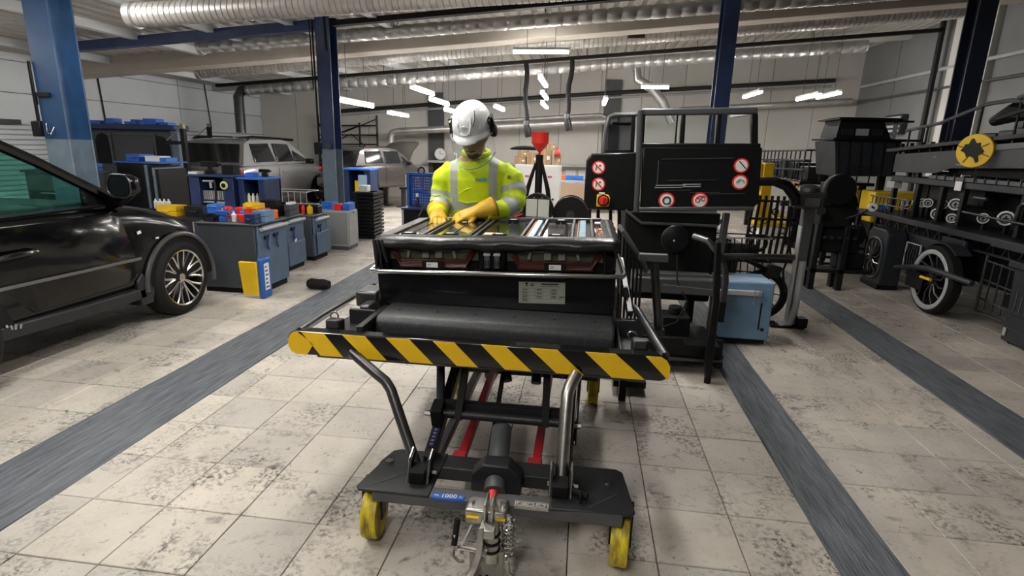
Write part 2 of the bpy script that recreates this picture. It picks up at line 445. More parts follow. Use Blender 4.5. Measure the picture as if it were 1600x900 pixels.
# blue beam between the columns, then dark steel
mb = MB().loft([[(xx, 8+sy*.07, zr(xx)-.02-zz) for sy, zz in ((-1, .16), (1, .16), (1, .03), (-1, .03))] for xx in (-8.2, -3.82)])
o = part('cross_beam', mb, M_navy, None, bevel=.004); tag(o, 'navy steel cross beam under the roof between the two left columns', 'beam')
mb = MB().loft([[(xx, 8+sy*.06, zr(xx)-.03-zz) for sy, zz in ((-1, .12), (1, .12), (1, .05), (-1, .05))] for xx in (-3.59, 6.4)])
o = part('cross_beam', mb, M_blackm, None); tag(o, 'black steel roof beam running right from the navy column', 'beam')
mb = MB().loft([[(xx, 12.1+sy*.06, zr(xx)-.235+zz) for sy, zz in ((-1, 0), (1, 0), (1, .06), (-1, .06))] for xx in (-8.2, 6.4)])
o = part('cross_beam', mb, M_blackm, None); tag(o, 'thin black rail above the farthest silver duct', 'beam')

# ---- ducts (each a run along X, rising with the roof)
def duct(label, Y, x0, x1, zfun, R, pitch, amp, m, n=20, group=None):
    t = thing('air_duct', label, 'duct', (x0, Y, 0))
    k = max(2, int((x1-x0)/pitch)); rings = []
    for i in range(k+1):
        xx = x0+(x1-x0)*i/k
        for dx, rr in ((0, R), (pitch*.80, R), (pitch*.84, R-amp*1.5), (pitch*.94, R-amp*1.5)):
            if xx+dx > x1: break
            rings.append([(xx+dx-x0, rr*math.cos(2*PI*q/n), zfun(xx+dx)+rr*math.sin(2*PI*q/n)) for q in range(n)])
    part('tube', MB().loft(rings), m, t, sharp=50)
    xx = x0+1.0
    while xx < x1:
        part('hanger', MB().bx(xx-x0-.006, xx-x0+.006, -.004, .004, zfun(xx)+R*.9, zr(xx)+.01), M_dsteel, t); xx += 2.2
    part('end_collar', MB().cyl((-.03, 0, zfun(x0)), (.04, 0, zfun(x0)), R+.014, n=24), M_duct, t)
    return t
duct('foil flexible air duct nearest the camera under the roof', 5.5, -4.55, 6.2, lambda x: 2.655+.053*(x+4.55), .112, .06, .008, M_flex)
duct('silver spiral air duct just behind the blue cross beam', 8.7, -6.1, 6.3, lambda x: 2.87+.072*(x+6.1), .095, .2, .006, M_duct)
duct('broad ribbed air duct below the tan concrete beam', 10.5, -7.45, 5.8, lambda x: 2.71+.080*(x+7.45), .125, .08, .012, M_flex)
d4 = duct('silver air duct farthest back with a drop to the left wall', 12.5, -7.7, 5.3, lambda x: 2.58+.077*(x+7.5), .112, .22, .006, M_duct)
part('drop_pipe', MB().tube([(.02, 0, 2.565), (-.18, 0, 2.55), (-.27, 0, 2.42), (-.28, 0, 1.62)], .11, 14), M_dsteel, d4)
v = solo('duct_vent', MB().bx(-.14, .14, -.03, .03, -.055, .055), M_dgrey, 'small dark grille on the ribbed duct', 'vent', (.72, 10.36, 3.37), bevel=.004)
for q in range(3): part('slat', MB().bx(-.12, .12, -.04, -.025, -.035+q*.03, -.025+q*.03), M_black, v)
# wall services at the back
def pipe(label, pts, r, m, cat='pipe'):
    return solo('wall_pipe', MB().tube(pts, r, 12), m, label, cat)
pipe('bright silver exhaust pipe along the back wall with an elbow down', [(-5.12, 14.6, .7), (-5.12, 14.6, 1.62), (-5.07, 14.6, 1.74), (-4.95, 14.6, 1.78), (0.7, 14.6, 2.16)], .085, M_duct)
pipe('thin silver pipe above the exhaust pipe', [(-3.3, 15.2, 1.9), (-3.28, 15.2, 2.03), (-3.1, 15.2, 2.08), (.3, 15.2, 2.33), (.42, 15.2, 2.28), (.44, 15.2, 2.1)], .045, M_duct)
pipe('dark conduit across the back wall', [(-6.9, 15.3, 2.28), (-3.4, 15.3, 2.58), (.6, 15.3, 2.88), (5.9, 15.3, 3.24)], .05, M_dgrey)
pipe('thin pale conduit below the dark conduit', [(-6.9, 15.45, 2.2), (.6, 15.45, 2.78), (5.9, 15.45, 3.12)], .03, M_lgrey)
pipe('silver pipe along the back wall right of the black cab', [(2.2, 14.9, 2.46), (6.2, 14.9, 2.74)], .07, M_duct)
pipe('black cable hanging on the left wall near the column', [(XL+.02, 10.1, 2.78), (XL+.02, 10.15, 1.7)], .014, M_black, 'cable')
pipe('black cable hanging on the left wall behind the silver car', [(XL+.02, 13.2, 2.78), (XL+.03, 13.3, 1.7)], .012, M_black, 'cable')
solo('rail', MB().bx(0, .08, -9.5, 0, -.04, .04), M_dgrey, 'dark horizontal rail on the left wall above the ribbed panels', 'rail', (XL, 8.4, 1.66))
for q, (xx, zz) in enumerate(((-4.15, 1.75), (.6, 1.75))):
    solo('wall_pillar', MB().bx(-.22, .22, -.06, 0, 0, zr(xx)-.3), M_mgrey, ['grey steel pillar on the back wall behind the clock', 'grey steel pillar on the back wall left of the black cab'][q], 'pillar', (xx, YB, 0))
solo('duct_bend', MB().tube([(1.08, 14.9, 3.54), (1.15, 14.85, 3.15), (1.5, 14.8, 2.95), (1.78, 14.8, 2.65), (2.05, 14.8, 2.15)], [.1, .11, .12, .12, .1], 14), M_duct, 'bent silver exhaust duct above the black cab', 'duct')

# ---- tube lights
LN = [0]
def tube_light(label, c, L, along='y', tilt=0, drop=.4, w=.075, group='tube lights under the roof'):
    t = thing('tube_light', label, 'light', c, 0 if along == 'y' else PI/2, group)
    part('housing', MB().bx(-w/2, w/2, -L/2, L/2, .02, .06), M_white, t, bevel=.006)
    part('diffuser', MB().prism(rrect(w*.92, .05, .02, 3, 0, 0), -L/2+.01, L/2-.01, 'y'), M_lamp, t)
    for s_ in (-1, 1):
        part('wire', MB().cyl((0, s_*L*.25, .06), (0, s_*L*.25, max(.07, zr(c[0])-c[2]-.004)), .004, n=5), M_dgrey, t)
    return t
# ---- the tube lights: those in view, and unseen broad ones added out of frame as key lights
for lab, mx, mz, Yc, L in (
    ('large tube light left of the navy column near the silver car', -.413, .0655, 9.5, 1.5),
    ('tube light farthest up in the row left of the worker', -.29, .088, 10.8, 1.4),
    ('tube light just above and left of the white helmet', -.26, .07, 11, 1.3),
    ('low tube light over the open bonnet car', -.335, .048, 12.5, 1.3),
    ('tube light touching the left side of the helmet outline', -.238, .055, 12.3, 1.2),
    ('small tube light just right of the helmet', -.154, .0615, 12, 1.1),
    ('tube light left of the black cab machine', .0255, .0755, 11, 1.2),
    ('topmost tube light of the short centre row between the hoses', -.0796, .105, 10, 1.3),
    ('middle tube light of the short centre row between the hoses', -.0765, .083, 11.5, 1.3),
    ('lowest tube light of the short centre row between the hoses', -.0759, .0676, 12.8, 1.4),
    ('tube light right of the rear navy column', .262, .0905, 11.5, 1.1),
    ('tube light over the yellow machine', .349, .088, 11.5, 1.1),
    ('rightmost tube light over the far dark machine', .379, .091, 12.5, 1.1)):
    tube_light(lab, (mx*Yc, Yc, 1.5+mz*Yc), L)
tube_light('long tube light lying crosswise under the ribbed duct', (-.77, 9, 2.88), .85, 'x')
tube_light('short glowing bar imitating a curved reflection above the black cab', (1.17, 11, 2.6), .5, 'x')  # glowing bar put in for a curved reflection, no real lamp
for lab, xx, yy in (('unseen broad tube light over the battery trolley', -1.35, 3.3), ('unseen broad tube light over the black cab machine', .3, 4.5), ('broad tube light over the black car', -4.6, 4.4), ('unseen broad tube light beside the left wall', -7.4, 4.9), ('unseen broad tube light added behind the camera', -.7, -.8), ('unseen broad tube light left of the camera', -2.4, 1.2)):
    tube_light(lab, (xx, yy, min(2.8, zr(xx)-.28)), 1.5, w=.16)  # unseen lamps, placed for the key and front light

# ================================================================== lift trolley
TL = (-.42, 2.3, 0)
def tm(): return MB(xf=Matrix.Translation((-TL[0], -TL[1], 0)))
tr = thing('lift_trolley', 'dark grey battery lift trolley with a yellow and black striped bumper', 'trolley', TL)
bz0, bz1 = .612, .718
bump = part('bumper', tm().prism(rrect(1.59, .106, .042, 5, -.42, .665), 2.10, 2.16, 'y'), M_blackg, tr, bevel=.006)
tops = [(-1.15, -1.05), (-.97, -.87), (-.78, -.68), (-.58, -.49), (-.38, -.28), (-.18, -.07), (.04, .16), (.275, .335)]
bots = [(-1.07, -.97), (-.87, -.78), (-.68, -.58), (-.48, -.39), (-.28, -.17), (-.07, .04), (.15, .28), (.368, .372)]
for (a, b), (c, d) in zip(tops, bots):
    e = .003
    if b > .3: pl = [(a, bz1-e), (.335, bz1-e), (.358, bz1-.015), (.372, bz1-.04), (.372, .628), (.367, .622)]
    else: pl = [(a, bz1-e), (b, bz1-e), (d, bz0+e), (c, bz0+e)]
    part('stripe', tm().prism(pl, 2.0975, 2.103, 'y'), M_yellow, bump)
part('stripe', tm().prism([(-1.17, bz1-e), (-1.10, .663), (-1.13, bz0+e), (-1.175, bz0+.004), (-1.200, .625), (-1.211, .65), (-1.211, .68), (-1.200, .703), (-1.185, .713)], 2.0975, 2.103, 'y'), M_yellow, bump)
part('bumper_rail', tm().bx(-1.1, .28, 2.12, 2.17, .595, .625), M_dsteel, tr, bevel=.006)
# platform
part('platform', tm().bx(-.98, .20, 2.17, 3.3, .60, .655), M_dgrey, tr, bevel=.008)
part('step_block', tm().prism([(2.29, .655), (2.285, .70), (2.295, .73), (2.32, .745), (2.52, .748), (2.52, .655)], -.90, .165, 'x'), mat('step_grey', (.05, .052, .056), .42, var=.45, scale=60, bump=.2, bscale=220), tr, bevel=.014, seg=3)
for q in range(6): part('screw', tm().cyl((-.82+q*.18, 2.40, .744), (-.82+q*.18, 2.40, .7485), .007, n=8), M_black, tr)
# side wings between bumper and platform, rails along their edges
part('wing', tm().prism([(-1.17, 2.13), (-.91, 2.13), (-.91, 2.62), (-1.08, 2.62)], .66, .672), M_dgrey, tr, bevel=.004)
part('wing', tm().prism([(.175, 2.13), (.345, 2.13), (.26, 2.66), (.175, 2.66)], .66, .672), M_dgrey, tr, bevel=.004)
part('wing_upright', tm().bx(-1.06, -.93, 2.38, 2.40, .67, .74).bx(-.935, -.905, 2.16, 2.5, .66, .735), M_dgrey, tr, bevel=.004)
part('wing_upright', tm().bx(.178, .30, 2.46, 2.50, .67, .745).bx(.178, .19, 2.15, 2.5, .66, .715), M_dgrey, tr, bevel=.004)
part('side_rail', tm().tube([(-1.175, 2.13, .712), (-1.16, 2.3, .725), (-1.08, 2.75, .765)], .0125, 10), M_chrome, tr)
part('side_rail', tm().tube([(.355, 2.13, .708), (.335, 2.25, .72), (.275, 2.52, .775), (.262, 2.57, .775)], .0185, 12), M_dsteel, tr)
for sx, bx_ in ((-1, -1.055), (1, .265)):
    lt = part('latch', tm().box((bx_, 2.22, .705), (.07, .05, .075), (0, 0, .1*sx)), M_dgrey, tr, bevel=.008)
    part('latch_lever', tm().box((bx_-.004*sx, 2.19, .728), (.05, .012, .04), (.25, 0, 0)), M_mgrey, lt, bevel=.004)
    part('latch_ring', tm().torus((bx_-.03*(sx < 0)-.03*(sx > 0), 2.28, .735), .018, .004, 'y', 16, 6), M_chrome, lt)
st = part('sticker', tm().prism(rrect(.055, .026, .006, 3, .235, .688), 2.128, 2.1325, 'y'), M_plast, tr)
part('hand_symbol', tm().box((.235, 2.127, .689), (.022, .002, .008), (0, .4, 0)).box((.247, 2.127, .690), (.01, .002, .014)).box((.224, 2.127, .685), (.012, .002, .006)), M_black, st)
part('side_post', tm().tube([(.405, 2.72, .64), (.352, 2.70, .985)], .021, 12), M_dsteel, tr)
part('post_foot', tm().bx(.2, .43, 2.66, 2.76, .615, .645), M_dgrey, tr, bevel=.004)
part('post_handle', tm().box((.345, 2.68, 1.0), (.135, .045, .035), (0, 0, 0)), M_mgrey, tr, bevel=.004)
part('side_clamp', tm().bx(-1.10, -.985, 2.55, 2.7, .70, .78).bx(-1.04, -.985, 2.45, 2.6, .66, .74), M_dsteel, tr, bevel=.012)
part('side_bar', tm().bar((.235, 2.62, .80), (.215, 2.62, .86), .03, .03).bar((.24, 2.5, .765), (.21, 2.95, .93), .03, .03), M_dsteel, tr, bevel=.004)
# legs up to the bumper
legL = part('leg', tm().tube([(-.565, 1.86, .225), (-.69, 1.965, .46), (-.728, 1.998, .532), (-.755, 2.012, .562), (-.80, 2.03, .583), (-.935, 2.11, .635)], .0215, 14), M_dsteel, tr)
legR = part('leg', tm().tube([(-.025, 1.86, .225), (-.022, 2.0, .50), (-.02, 2.03, .56), (-.012, 2.05, .585), (.012, 2.09, .625)], .025, 14), M_steel, tr)
for lx, lg in ((-.565, legL), (-.025, legR)):
    for s_ in (-1, 1):
        part('bracket_plate', tm().prism([(1.80, .245), (1.90, .245), (1.905, .33), (1.885, .345), (1.84, .33)], lx+s_*.034-.003, lx+s_*.034+.003, 'x'), M_dgrey, lg)
        part('bracket_wire', tm().tube([(lx+s_*.039, 1.805, .25), (lx+s_*.039, 1.842, .332), (lx+s_*.039, 1.885, .35), (lx+s_*.039, 1.908, .33)], .004, 6), M_chrome, lg)
    part('pivot_bolt', tm().cyl((lx-.05, 1.85, .275), (lx+.055, 1.85, .275), .008, n=8).cyl((lx+.05, 1.85, .275), (lx+.065, 1.85, .275), .012, n=6), M_chrome, lg)
    part('foot_block', tm().bx(lx-.03, lx+.03, 1.795, 1.87, .24, .30), M_blackm, lg, bevel=.004)
part('locking_pin', tm().cyl((.02, 1.82, .275), (.075, 1.80, .27), .012, n=8).torus((.05, 1.80, .262), .022, .004, 'x', 14, 5).cyl((.045, 1.81, .27), (.05, 1.81, .19), .004, n=5), M_blackm, tr)
# base with wings over the castors
zb = .239
wingL = [(-.785, 1.752), (-.77, 1.735), (-.50, 1.735), (-.50, 2.03), (-.70, 2.03), (-.73, 2.015), (-.755, 1.93), (-.755, 1.90)]
wingR = [(.245, 1.765), (.232, 1.745), (-.06, 1.735), (-.06, 2.03), (.19, 2.03), (.215, 2.01)]
for wg in (wingL, wingR):
    w_ = part('base_wing', tm().prism(wg, zb, zb+.012), M_dgrey, tr, bevel=.004)
    cx_ = sum(p[0] for p in wg)/len(wg)
    part('bolt', tm().cyl((cx_-.03*(1 if cx_ < 0 else -1), 1.93, zb+.012), (cx_-.03*(1 if cx_ < 0 else -1), 1.93, zb+.018), .016, n=10), M_chrome, w_)
    part('crease', tm().bar((cx_-.05, 1.76, zb+.0125), (cx_+.06, 1.86, zb+.0125), .003, .002), M_mgrey, w_)
front = part('base_crossbar', tm().bx(-.72, .2, 1.737, 1.80, .2, .2465), M_mgrey, tr, bevel=.005)
part('base_rear_bar', tm().bx(-.60, .05, 1.93, 2.03, .19, .246), M_dgrey, tr, bevel=.006)
lb = part('blue_label', tm().bx(-.492, -.37, 1.7325, 1.762, .2365, .2495), M_bluep, front, bevel=.002, seg=1)
text('lettering', '1000', .030, M_plast, lb, (-.428-TL[0], 1.747-TL[1], .2497), (0, 0, .06), .0003)
text('lettering', 'kg', .012, M_plast, lb, (-.385-TL[0], 1.749-TL[1], .2497), (0, 0, .06), .0003)
part('small_mark', tm().bx(-.483, -.466, 1.745, 1.7485, .2495, .2501), M_plast, lb)
rl = part('silver_label', tm().bx(-.185, -.062, 1.7335, 1.765, .2365, .2495), mat('aluminium_label', (.5, .48, .44), .5, .3, var=.4, scale=40), front)
for q in range(3):
    x0 = -.18+q*.04
    part('pictogram_frame', tm().bx(x0, x0+.0012, 1.738, 1.762, .2495, .2500).bx(x0, x0+.037, 1.738, 1.7392, .2495, .2500).bx(x0, x0+.037, 1.761, 1.762, .2495, .2500), M_black, rl)
    part('pictogram', tm().box((x0+.013, 1.75, .2498), (.016, .003, .0006), (0, 0, .7*(1-q))).box((x0+.013, 1.745, .2498), (.018, .002, .0006)), M_black, rl)
    if q: part('arrow', tm().bx(x0+.027, x0+.030, 1.741, 1.756, .2495, .2501).prism([(x0+.024, 1.753 if q == 1 else 1.744), (x0+.033, 1.753 if q == 1 else 1.744), (x0+.0285, 1.760 if q == 1 else 1.737)], .2495, .2501), M_black, rl)
# castor wheels
def castor(x, y, r, w, m, yaw=0):
    t = part('castor_wheel', MB(xf=Matrix.Translation((x-TL[0], y-TL[1], r)) @ Matrix.Rotation(yaw, 4, 'Z')).lathe([(r*.86, -w/2), (r*.97, -w/2+.002), (r, -w*.3), (r*1.0, -w*.12), (r*.985, -w*.1), (r*.985, w*.1), (r, w*.12), (r, w*.3), (r*.97, w/2-.002), (r*.86, w/2)], axis='x', n=36), m, tr)
    X_ = Matrix.Translation((x-TL[0], y-TL[1], r)) @ Matrix.Rotation(yaw, 4, 'Z')
    part('hub', MB(xf=X_).lathe([(.001, -w*.42), (r*.84, -w*.42), (r*.87, -w*.49), (r*.87, w*.49), (r*.84, w*.42), (.001, w*.42)], axis='x', n=28), M_lgrey, t)
    part('fork', MB(xf=X_).bx(-w*.62, -w*.52, -.03, .03, -.02, zb-r).bx(w*.52, w*.62, -.03, .03, -.02, zb-r).bx(-w*.62, w*.62, -.035, .035, zb-r-.012, zb-r), M_black, t, bevel=.004)
castor(-.742, 1.815, .103, .062, M_wyel, .08)
castor(.205, 1.815, .103, .066, M_wyel, -.12)
castor(-.70, 3.15, .10, .06, M_wyel); castor(.12, 3.15, .10, .06, M_wyel)
# undercarriage
for sx, x0 in ((-1, -.565), (1, -.015)):
    a_ = part('scissor_arm', tm().bar((x0, 1.96, .25), (x0+.02*sx, 3.05, .60), .045, .05), M_dgrey, tr, bevel=.004)
    part('scissor_arm', tm().bar((x0-.05*sx, 3.05, .22), (x0-.05*sx, 2.2, .60), .035, .05), M_blackm, tr, bevel=.004)
    part('arm_bracket', tm().box((x0, 2.12, .385), (.05, .08, .09), (.3, 0, 0)), M_blackm, tr, bevel=.006)
    part('link_bar', tm().bar((x0-.09*sx, 2.1, .37), (x0-.10*sx, 2.24, .61), .03, .022), M_blackm, tr)
    part('nut', tm().cyl((x0+.028*sx, 2.11, .385), (x0+.055*sx, 2.11, .385), .013, n=6), M_steel, tr)
    part('floor_rail', tm().bx(x0-.02, x0+.02, 2.03, 3.2, .17, .21), M_dgrey, tr, bevel=.004)
wl_ = part('warning_label', tm().bar((-.567, 2.0, .2925), (-.5655, 2.1, .3246), .03, .002), mat('label_navy', (.02, .03, .09), .4), tr)
for q in range(5): part('pictogram', tm().box((-.567, 2.012+q*.019, .2985+q*.0061), (.012, .008, .001), (.32, 0, 0)), M_lgrey, wl_)
part('cross_tube', tm().cyl((-.56, 2.12, .385), (-.02, 2.12, .385), .019, n=12).bx(-.55, -.03, 2.15, 2.19, .37, .42), M_dgrey, tr)
part('rear_axle', tm().bx(-.72, .14, 3.05, 3.12, .18, .235), M_dgrey, tr, bevel=.006)
for x0, x1 in ((-.455, -.44), (-.135, -.13)):
    rb = part('red_push_bar', tm().bar((x0, 2.06, .205), (x1, 3.0, .30), .035, .04), M_red, tr, bevel=.003)
    part('red_clevis', tm().bx(x0-.035, x0+.025, 2.0, 2.09, .18, .235), M_red, rb, bevel=.006)
    part('clevis_pin', tm().bx(x0-.022, x0+.012, 1.975, 2.03, .19, .23), M_dsteel, rb)
pc = part('pump_cylinder', tm().cyl((-.272, 1.83, .225), (-.29, 2.13, .33), .042, n=20), M_mgrey, tr)
part('pump_collar', tm().prism([(-.37, .20), (-.37, .27), (-.325, .318), (-.225, .318), (-.175, .27), (-.175, .20)], 1.862, 1.94, 'y'), M_dgrey, tr, bevel=.006)
part('pump_cap', tm().cyl((-.272, 1.77, .235), (-.272, 1.80, .25), .017, n=12), M_redb, tr)
part('hydraulic_hose', tm().tube([(-.30, 2.4, .60), (-.315, 2.3, .5), (-.325, 2.2, .36), (-.335, 2.1, .24), (-.33, 2.02, .22)], .011, 8), M_rubber, tr)
part('strut', tm().cyl((-.34, 2.42, .62), (-.295, 2.30, .475), .023, n=14), M_dsteel, tr)
part('strut', tm().cyl((-.17, 2.42, .62), (-.165, 2.30, .475), .023, n=14), M_dsteel, tr)
part('inner_frame', tm().bx(-.50, -.06, 2.5, 2.54, .50, .60).bx(-.50, -.06, 2.62, 2.68, .42, .46), M_blackm, tr)
part('guard_rod', tm().tube([(-.66, 2.35, .61), (-.60, 2.3, .52), (-.565, 2.16, .41)], .02, 8), M_dsteel, tr)
part('guard_rod', tm().tube([(.03, 2.3, .60), (.025, 2.25, .45), (.02, 2.1, .3)], .008, 8), M_dsteel, tr)
# foot pump: clamp block, springs, levers and tread pedal
fp = part('pump_block', tm().bx(-.352, -.205, 1.665, 1.75, .205, .262), M_steel, tr, bevel=.008)
for x0 in (-.335, -.222): part('cap_screw', tm().cyl((x0, 1.71, .262), (x0, 1.71, .272), .011, n=12), M_chrome, fp)
part('clevis', tm().bx(-.282, -.272, 1.64, 1.72, .235, .305).bx(-.258, -.248, 1.64, 1.72, .235, .305).bx(-.29, -.235, 1.60, 1.66, .20, .235), M_steel, fp, bevel=.004)
part('gasket', tm().bx(-.345, -.30, 1.655, 1.668, .235, .2395).bx(-.24, -.208, 1.655, 1.668, .236, .2405), M_yellow, fp)
part('plunger', tm().cyl((-.253, 1.655, .235), (-.247, 1.62, .10), .026, n=18), M_steel, fp)
bnd = MB(xf=Matrix.Translation((-TL[0], -TL[1], 0)))
for q in range(3): bnd.torus((-.252+q*.001, 1.645-q*.007, .195-q*.026), .028, .005, 'z', 20, 6)
part('seal_ring', bnd, M_blackm, fp)
def helix(x, y, z0, z1, R, turns, r, n=12):
    return [(x+R*math.cos(2*PI*i/n), y+R*math.sin(2*PI*i/n), z0+(z1-z0)*i/(turns*n)) for i in range(turns*n+1)]
part('coil_spring', tm().tube(helix(-.196, 1.66, .245, .105, .020, 8, .0038), .0038, 6), M_chrome, fp)
part('spring_rod', tm().cyl((-.196, 1.66, .26), (-.193, 1.655, .07), .008, n=10).cyl((-.18, 1.655, .16), (-.15, 1.65, .16), .011, n=8).cyl((-.155, 1.65, .16), (-.145, 1.65, .16), .016, n=6), M_chrome, fp)
part('back_plate', tm().prism([(-.325, .012), (-.205, .012), (-.205, .135), (-.235, .135), (-.235, .115), (-.29, .115), (-.29, .135), (-.325, .135)], 1.622, 1.63, 'y'), mat('beige_steel', (.33, .31, .27), .5, .3, var=.2), fp, bevel=.002)
part('plate_hole', tm().cyl((-.285, 1.618, .032), (-.285, 1.624, .032), .005, n=8).cyl((-.262, 1.618, .036), (-.262, 1.624, .036), .005, n=8).cyl((-.278, 1.618, .02), (-.278, 1.624, .02), .006, n=8), M_black, fp)
part('pedal_lever', tm().loft([[(-.292, 1.612, .235), (-.272, 1.612, .235), (-.272, 1.60, .245), (-.292, 1.60, .245)], [(-.296, 1.60, .15), (-.274, 1.60, .15), (-.274, 1.588, .15), (-.296, 1.588, .15)], [(-.315, 1.60, .085), (-.290, 1.60, .085), (-.290, 1.588, .085), (-.315, 1.588, .085)], [(-.33, 1.60, .045), (-.31, 1.60, .045), (-.31, 1.588, .045), (-.33, 1.588, .045)]]), M_steel, fp, bevel=.003)
pd = part('tread_pedal', tm().prism([(1.60, .040), (1.575, .046), (1.55, .043), (1.53, .03), (1.525, .012), (1.532, .006), (1.60, .010)], -.398, -.272, 'x'), M_chrome, fp, bevel=.006, seg=2)
for q, (x0, y0, a) in enumerate(((-.375, 1.572, .6), (-.345, 1.558, -.6), (-.315, 1.574, .6), (-.292, 1.557, -.6), (-.36, 1.545, .6))):
    part('tread_rib', tm().box((x0, y0, .0465 if y0 > 1.556 else .042), (.028, .004, .004), (-.25 if y0 < 1.56 else 0, 0, a)), M_steel, pd)
part('release_rod', tm().cyl((-.318, 1.63, .235), (-.352, 1.615, .155), .0085, n=10).cyl((-.36, 1.612, .152), (-.262, 1.60, .150), .008, n=10).cyl((-.365, 1.615, .152), (-.352, 1.615, .152), .014, n=8).cyl((-.275, 1.60, .15), (-.258, 1.60, .15), .014, n=8), M_chrome, fp)
part('release_hook', tm().tube([(-.385, 1.66, .16), (-.388, 1.65, .10), (-.385, 1.64, .085), (-.365, 1.63, .075), (-.345, 1.63, .078)], .006, 8), M_chrome, fp)
part('release_grip', tm().cyl((-.38, 1.68, .21), (-.387, 1.655, .12), .011, n=10), M_rubber, fp)
part('foot_lever', tm().loft([[(-.20, 1.63, .10), (-.186, 1.63, .10), (-.186, 1.615, .11), (-.20, 1.615, .11)], [(-.195, 1.62, .062), (-.178, 1.62, .066), (-.178, 1.605, .072), (-.195, 1.605, .07)], [(-.165, 1.60, .042), (-.16, 1.60, .062), (-.16, 1.59, .062), (-.165, 1.59, .042)], [(-.105, 1.60, .038), (-.105, 1.60, .060), (-.105, 1.59, .060), (-.105, 1.59, .038)]]), M_steel, fp, bevel=.002)

# ================================================================== battery pack on the trolley
PL = (-.395, 2.9, .70)
def pm(): return MB(xf=Matrix.Translation((-PL[0], -PL[1], -PL[2])))
bp = thing('battery_pack', 'black traction battery pack lying on the lift trolley', 'battery', PL)
x0, x1, y0, y1 = -.965, .172, 2.52, 3.27
part('lower_tray', pm().bx(x0, x1, y0, y1, .665, .905), M_blackg, bp, bevel=.012)
part('bottom_flange', pm().bx(x0+.01, x1-.01, y0-.004, y1, .656, .675), M_black, bp)
for q in range(9): part('rivet', pm().cyl((x0+.1+q*.12, y0-.004, .70), (x0+.1+q*.12, y0+.005, .70), .012, n=10), M_black, bp)
rp = [(x0-.03, y0+.05), (x0-.022, y0-.01), (x0+.02, y0-.032), (x1-.02, y0-.032), (x1+.03, y0-.02), (x1+.04, y0+.03), (x1+.03, y1), (x1, y1+.03), (x0, y1+.03), (x0-.035, y1)]
part('rim_rail', pm().tube([(a, b, .908) for a, b in rp], .0115, 10, closed=True), M_chrome, bp)
part('rim_flange', pm().bx(x0-.02, x1+.025, y0-.02, y1+.02, .900, .906), M_black, bp)
part('upper_housing', pm().bx(x0+.02, x1-.01, y0+.06, y1-.01, .905, 1.03), M_blackm, bp)
for a, b in ((x0, x0+.06), (-.47, -.34), (x1-.06, x1)):
    part('corner_pillar', pm().bx(a, b, y0+.02, y0+.07, .905, 1.02), M_blackg, bp, bevel=.01)
# module openings
def opening(a, b):
    mo = part('module_window', pm().bx(a, b, y0+.045, y0+.06, .955, 1.01), mat('olive_module', (.10, .11, .07), .5, var=.3, scale=30), bp)
    n = 7; bus = pm()
    for q in range(5):
        zz = .925+q*.0075
        pts = [(a+.01+q*.004, y0+.03-q*.002, 1.0), (a+.03+q*.004, y0+.03, .975+q*.002), (a+.06, y0+.03, zz), ((a+b)/2, y0+.026, zz), (b-.06, y0+.03, zz), (b-.03-q*.004, y0+.03, .975+q*.002), (b-.01-q*.004, y0+.03-q*.002, 1.0)]
        bus.tube(pts, .0055, 6)
    bus.bx(a+.05, b-.05, y0+.03, y0+.045, .915, .96)
    part('brown_busbar', bus, M_copper, bp)
    m_ = (a+b)/2
    for dx in (-.12, -.035, .03, .105):
        part('module_connector', pm().box((m_+dx, y0+.035, .985), (.016 if abs(dx) > .1 else .035, .02, .04), (0, .2 if dx < -.1 else (-.25 if dx > .1 else 0), 0)), mat('grey_connector', (.22, .22, .19), .5), bp, bevel=.004)
    part('top_gasket', pm().bx(a+.03, b-.03, y0+.036, y0+.045, 1.0, 1.006), mat('olive_strip', (.33, .33, .22), .5), bp)
    part('label_block', pm().bx(m_-.05, m_+.05, y0+.012, y0+.03, .917, .955), M_blackm, bp)
    lb_ = part('module_label', pm().bx(m_-.028, m_+.028, y0+.009, y0+.012, .924, .948), M_plast, bp)
    part('print', pm().bx(m_-.022, m_-.004, y0+.0082, y0+.009, .938, .941).bx(m_-.022, m_-.008, y0+.0082, y0+.009, .931, .933), M_mgrey, lb_)
opening(-.91, -.475); opening(-.335, .12)
for xx in (-.425, -.378):
    cn = part('plug', pm().bx(xx-.013, xx+.013, y0+.0, y0+.03, .925, .995), M_mgrey, bp, bevel=.005)
    part('plug_slot', pm().bx(xx-.008, xx-.004, y0-.002, y0, .938, .965).bx(xx+.003, xx+.007, y0-.002, y0, .938, .965), M_black, cn)
    part('plug_cap', pm().bx(xx-.017, xx+.017, y0-.003, y0+.02, .985, 1.0), M_lgrey, cn, bevel=.004)
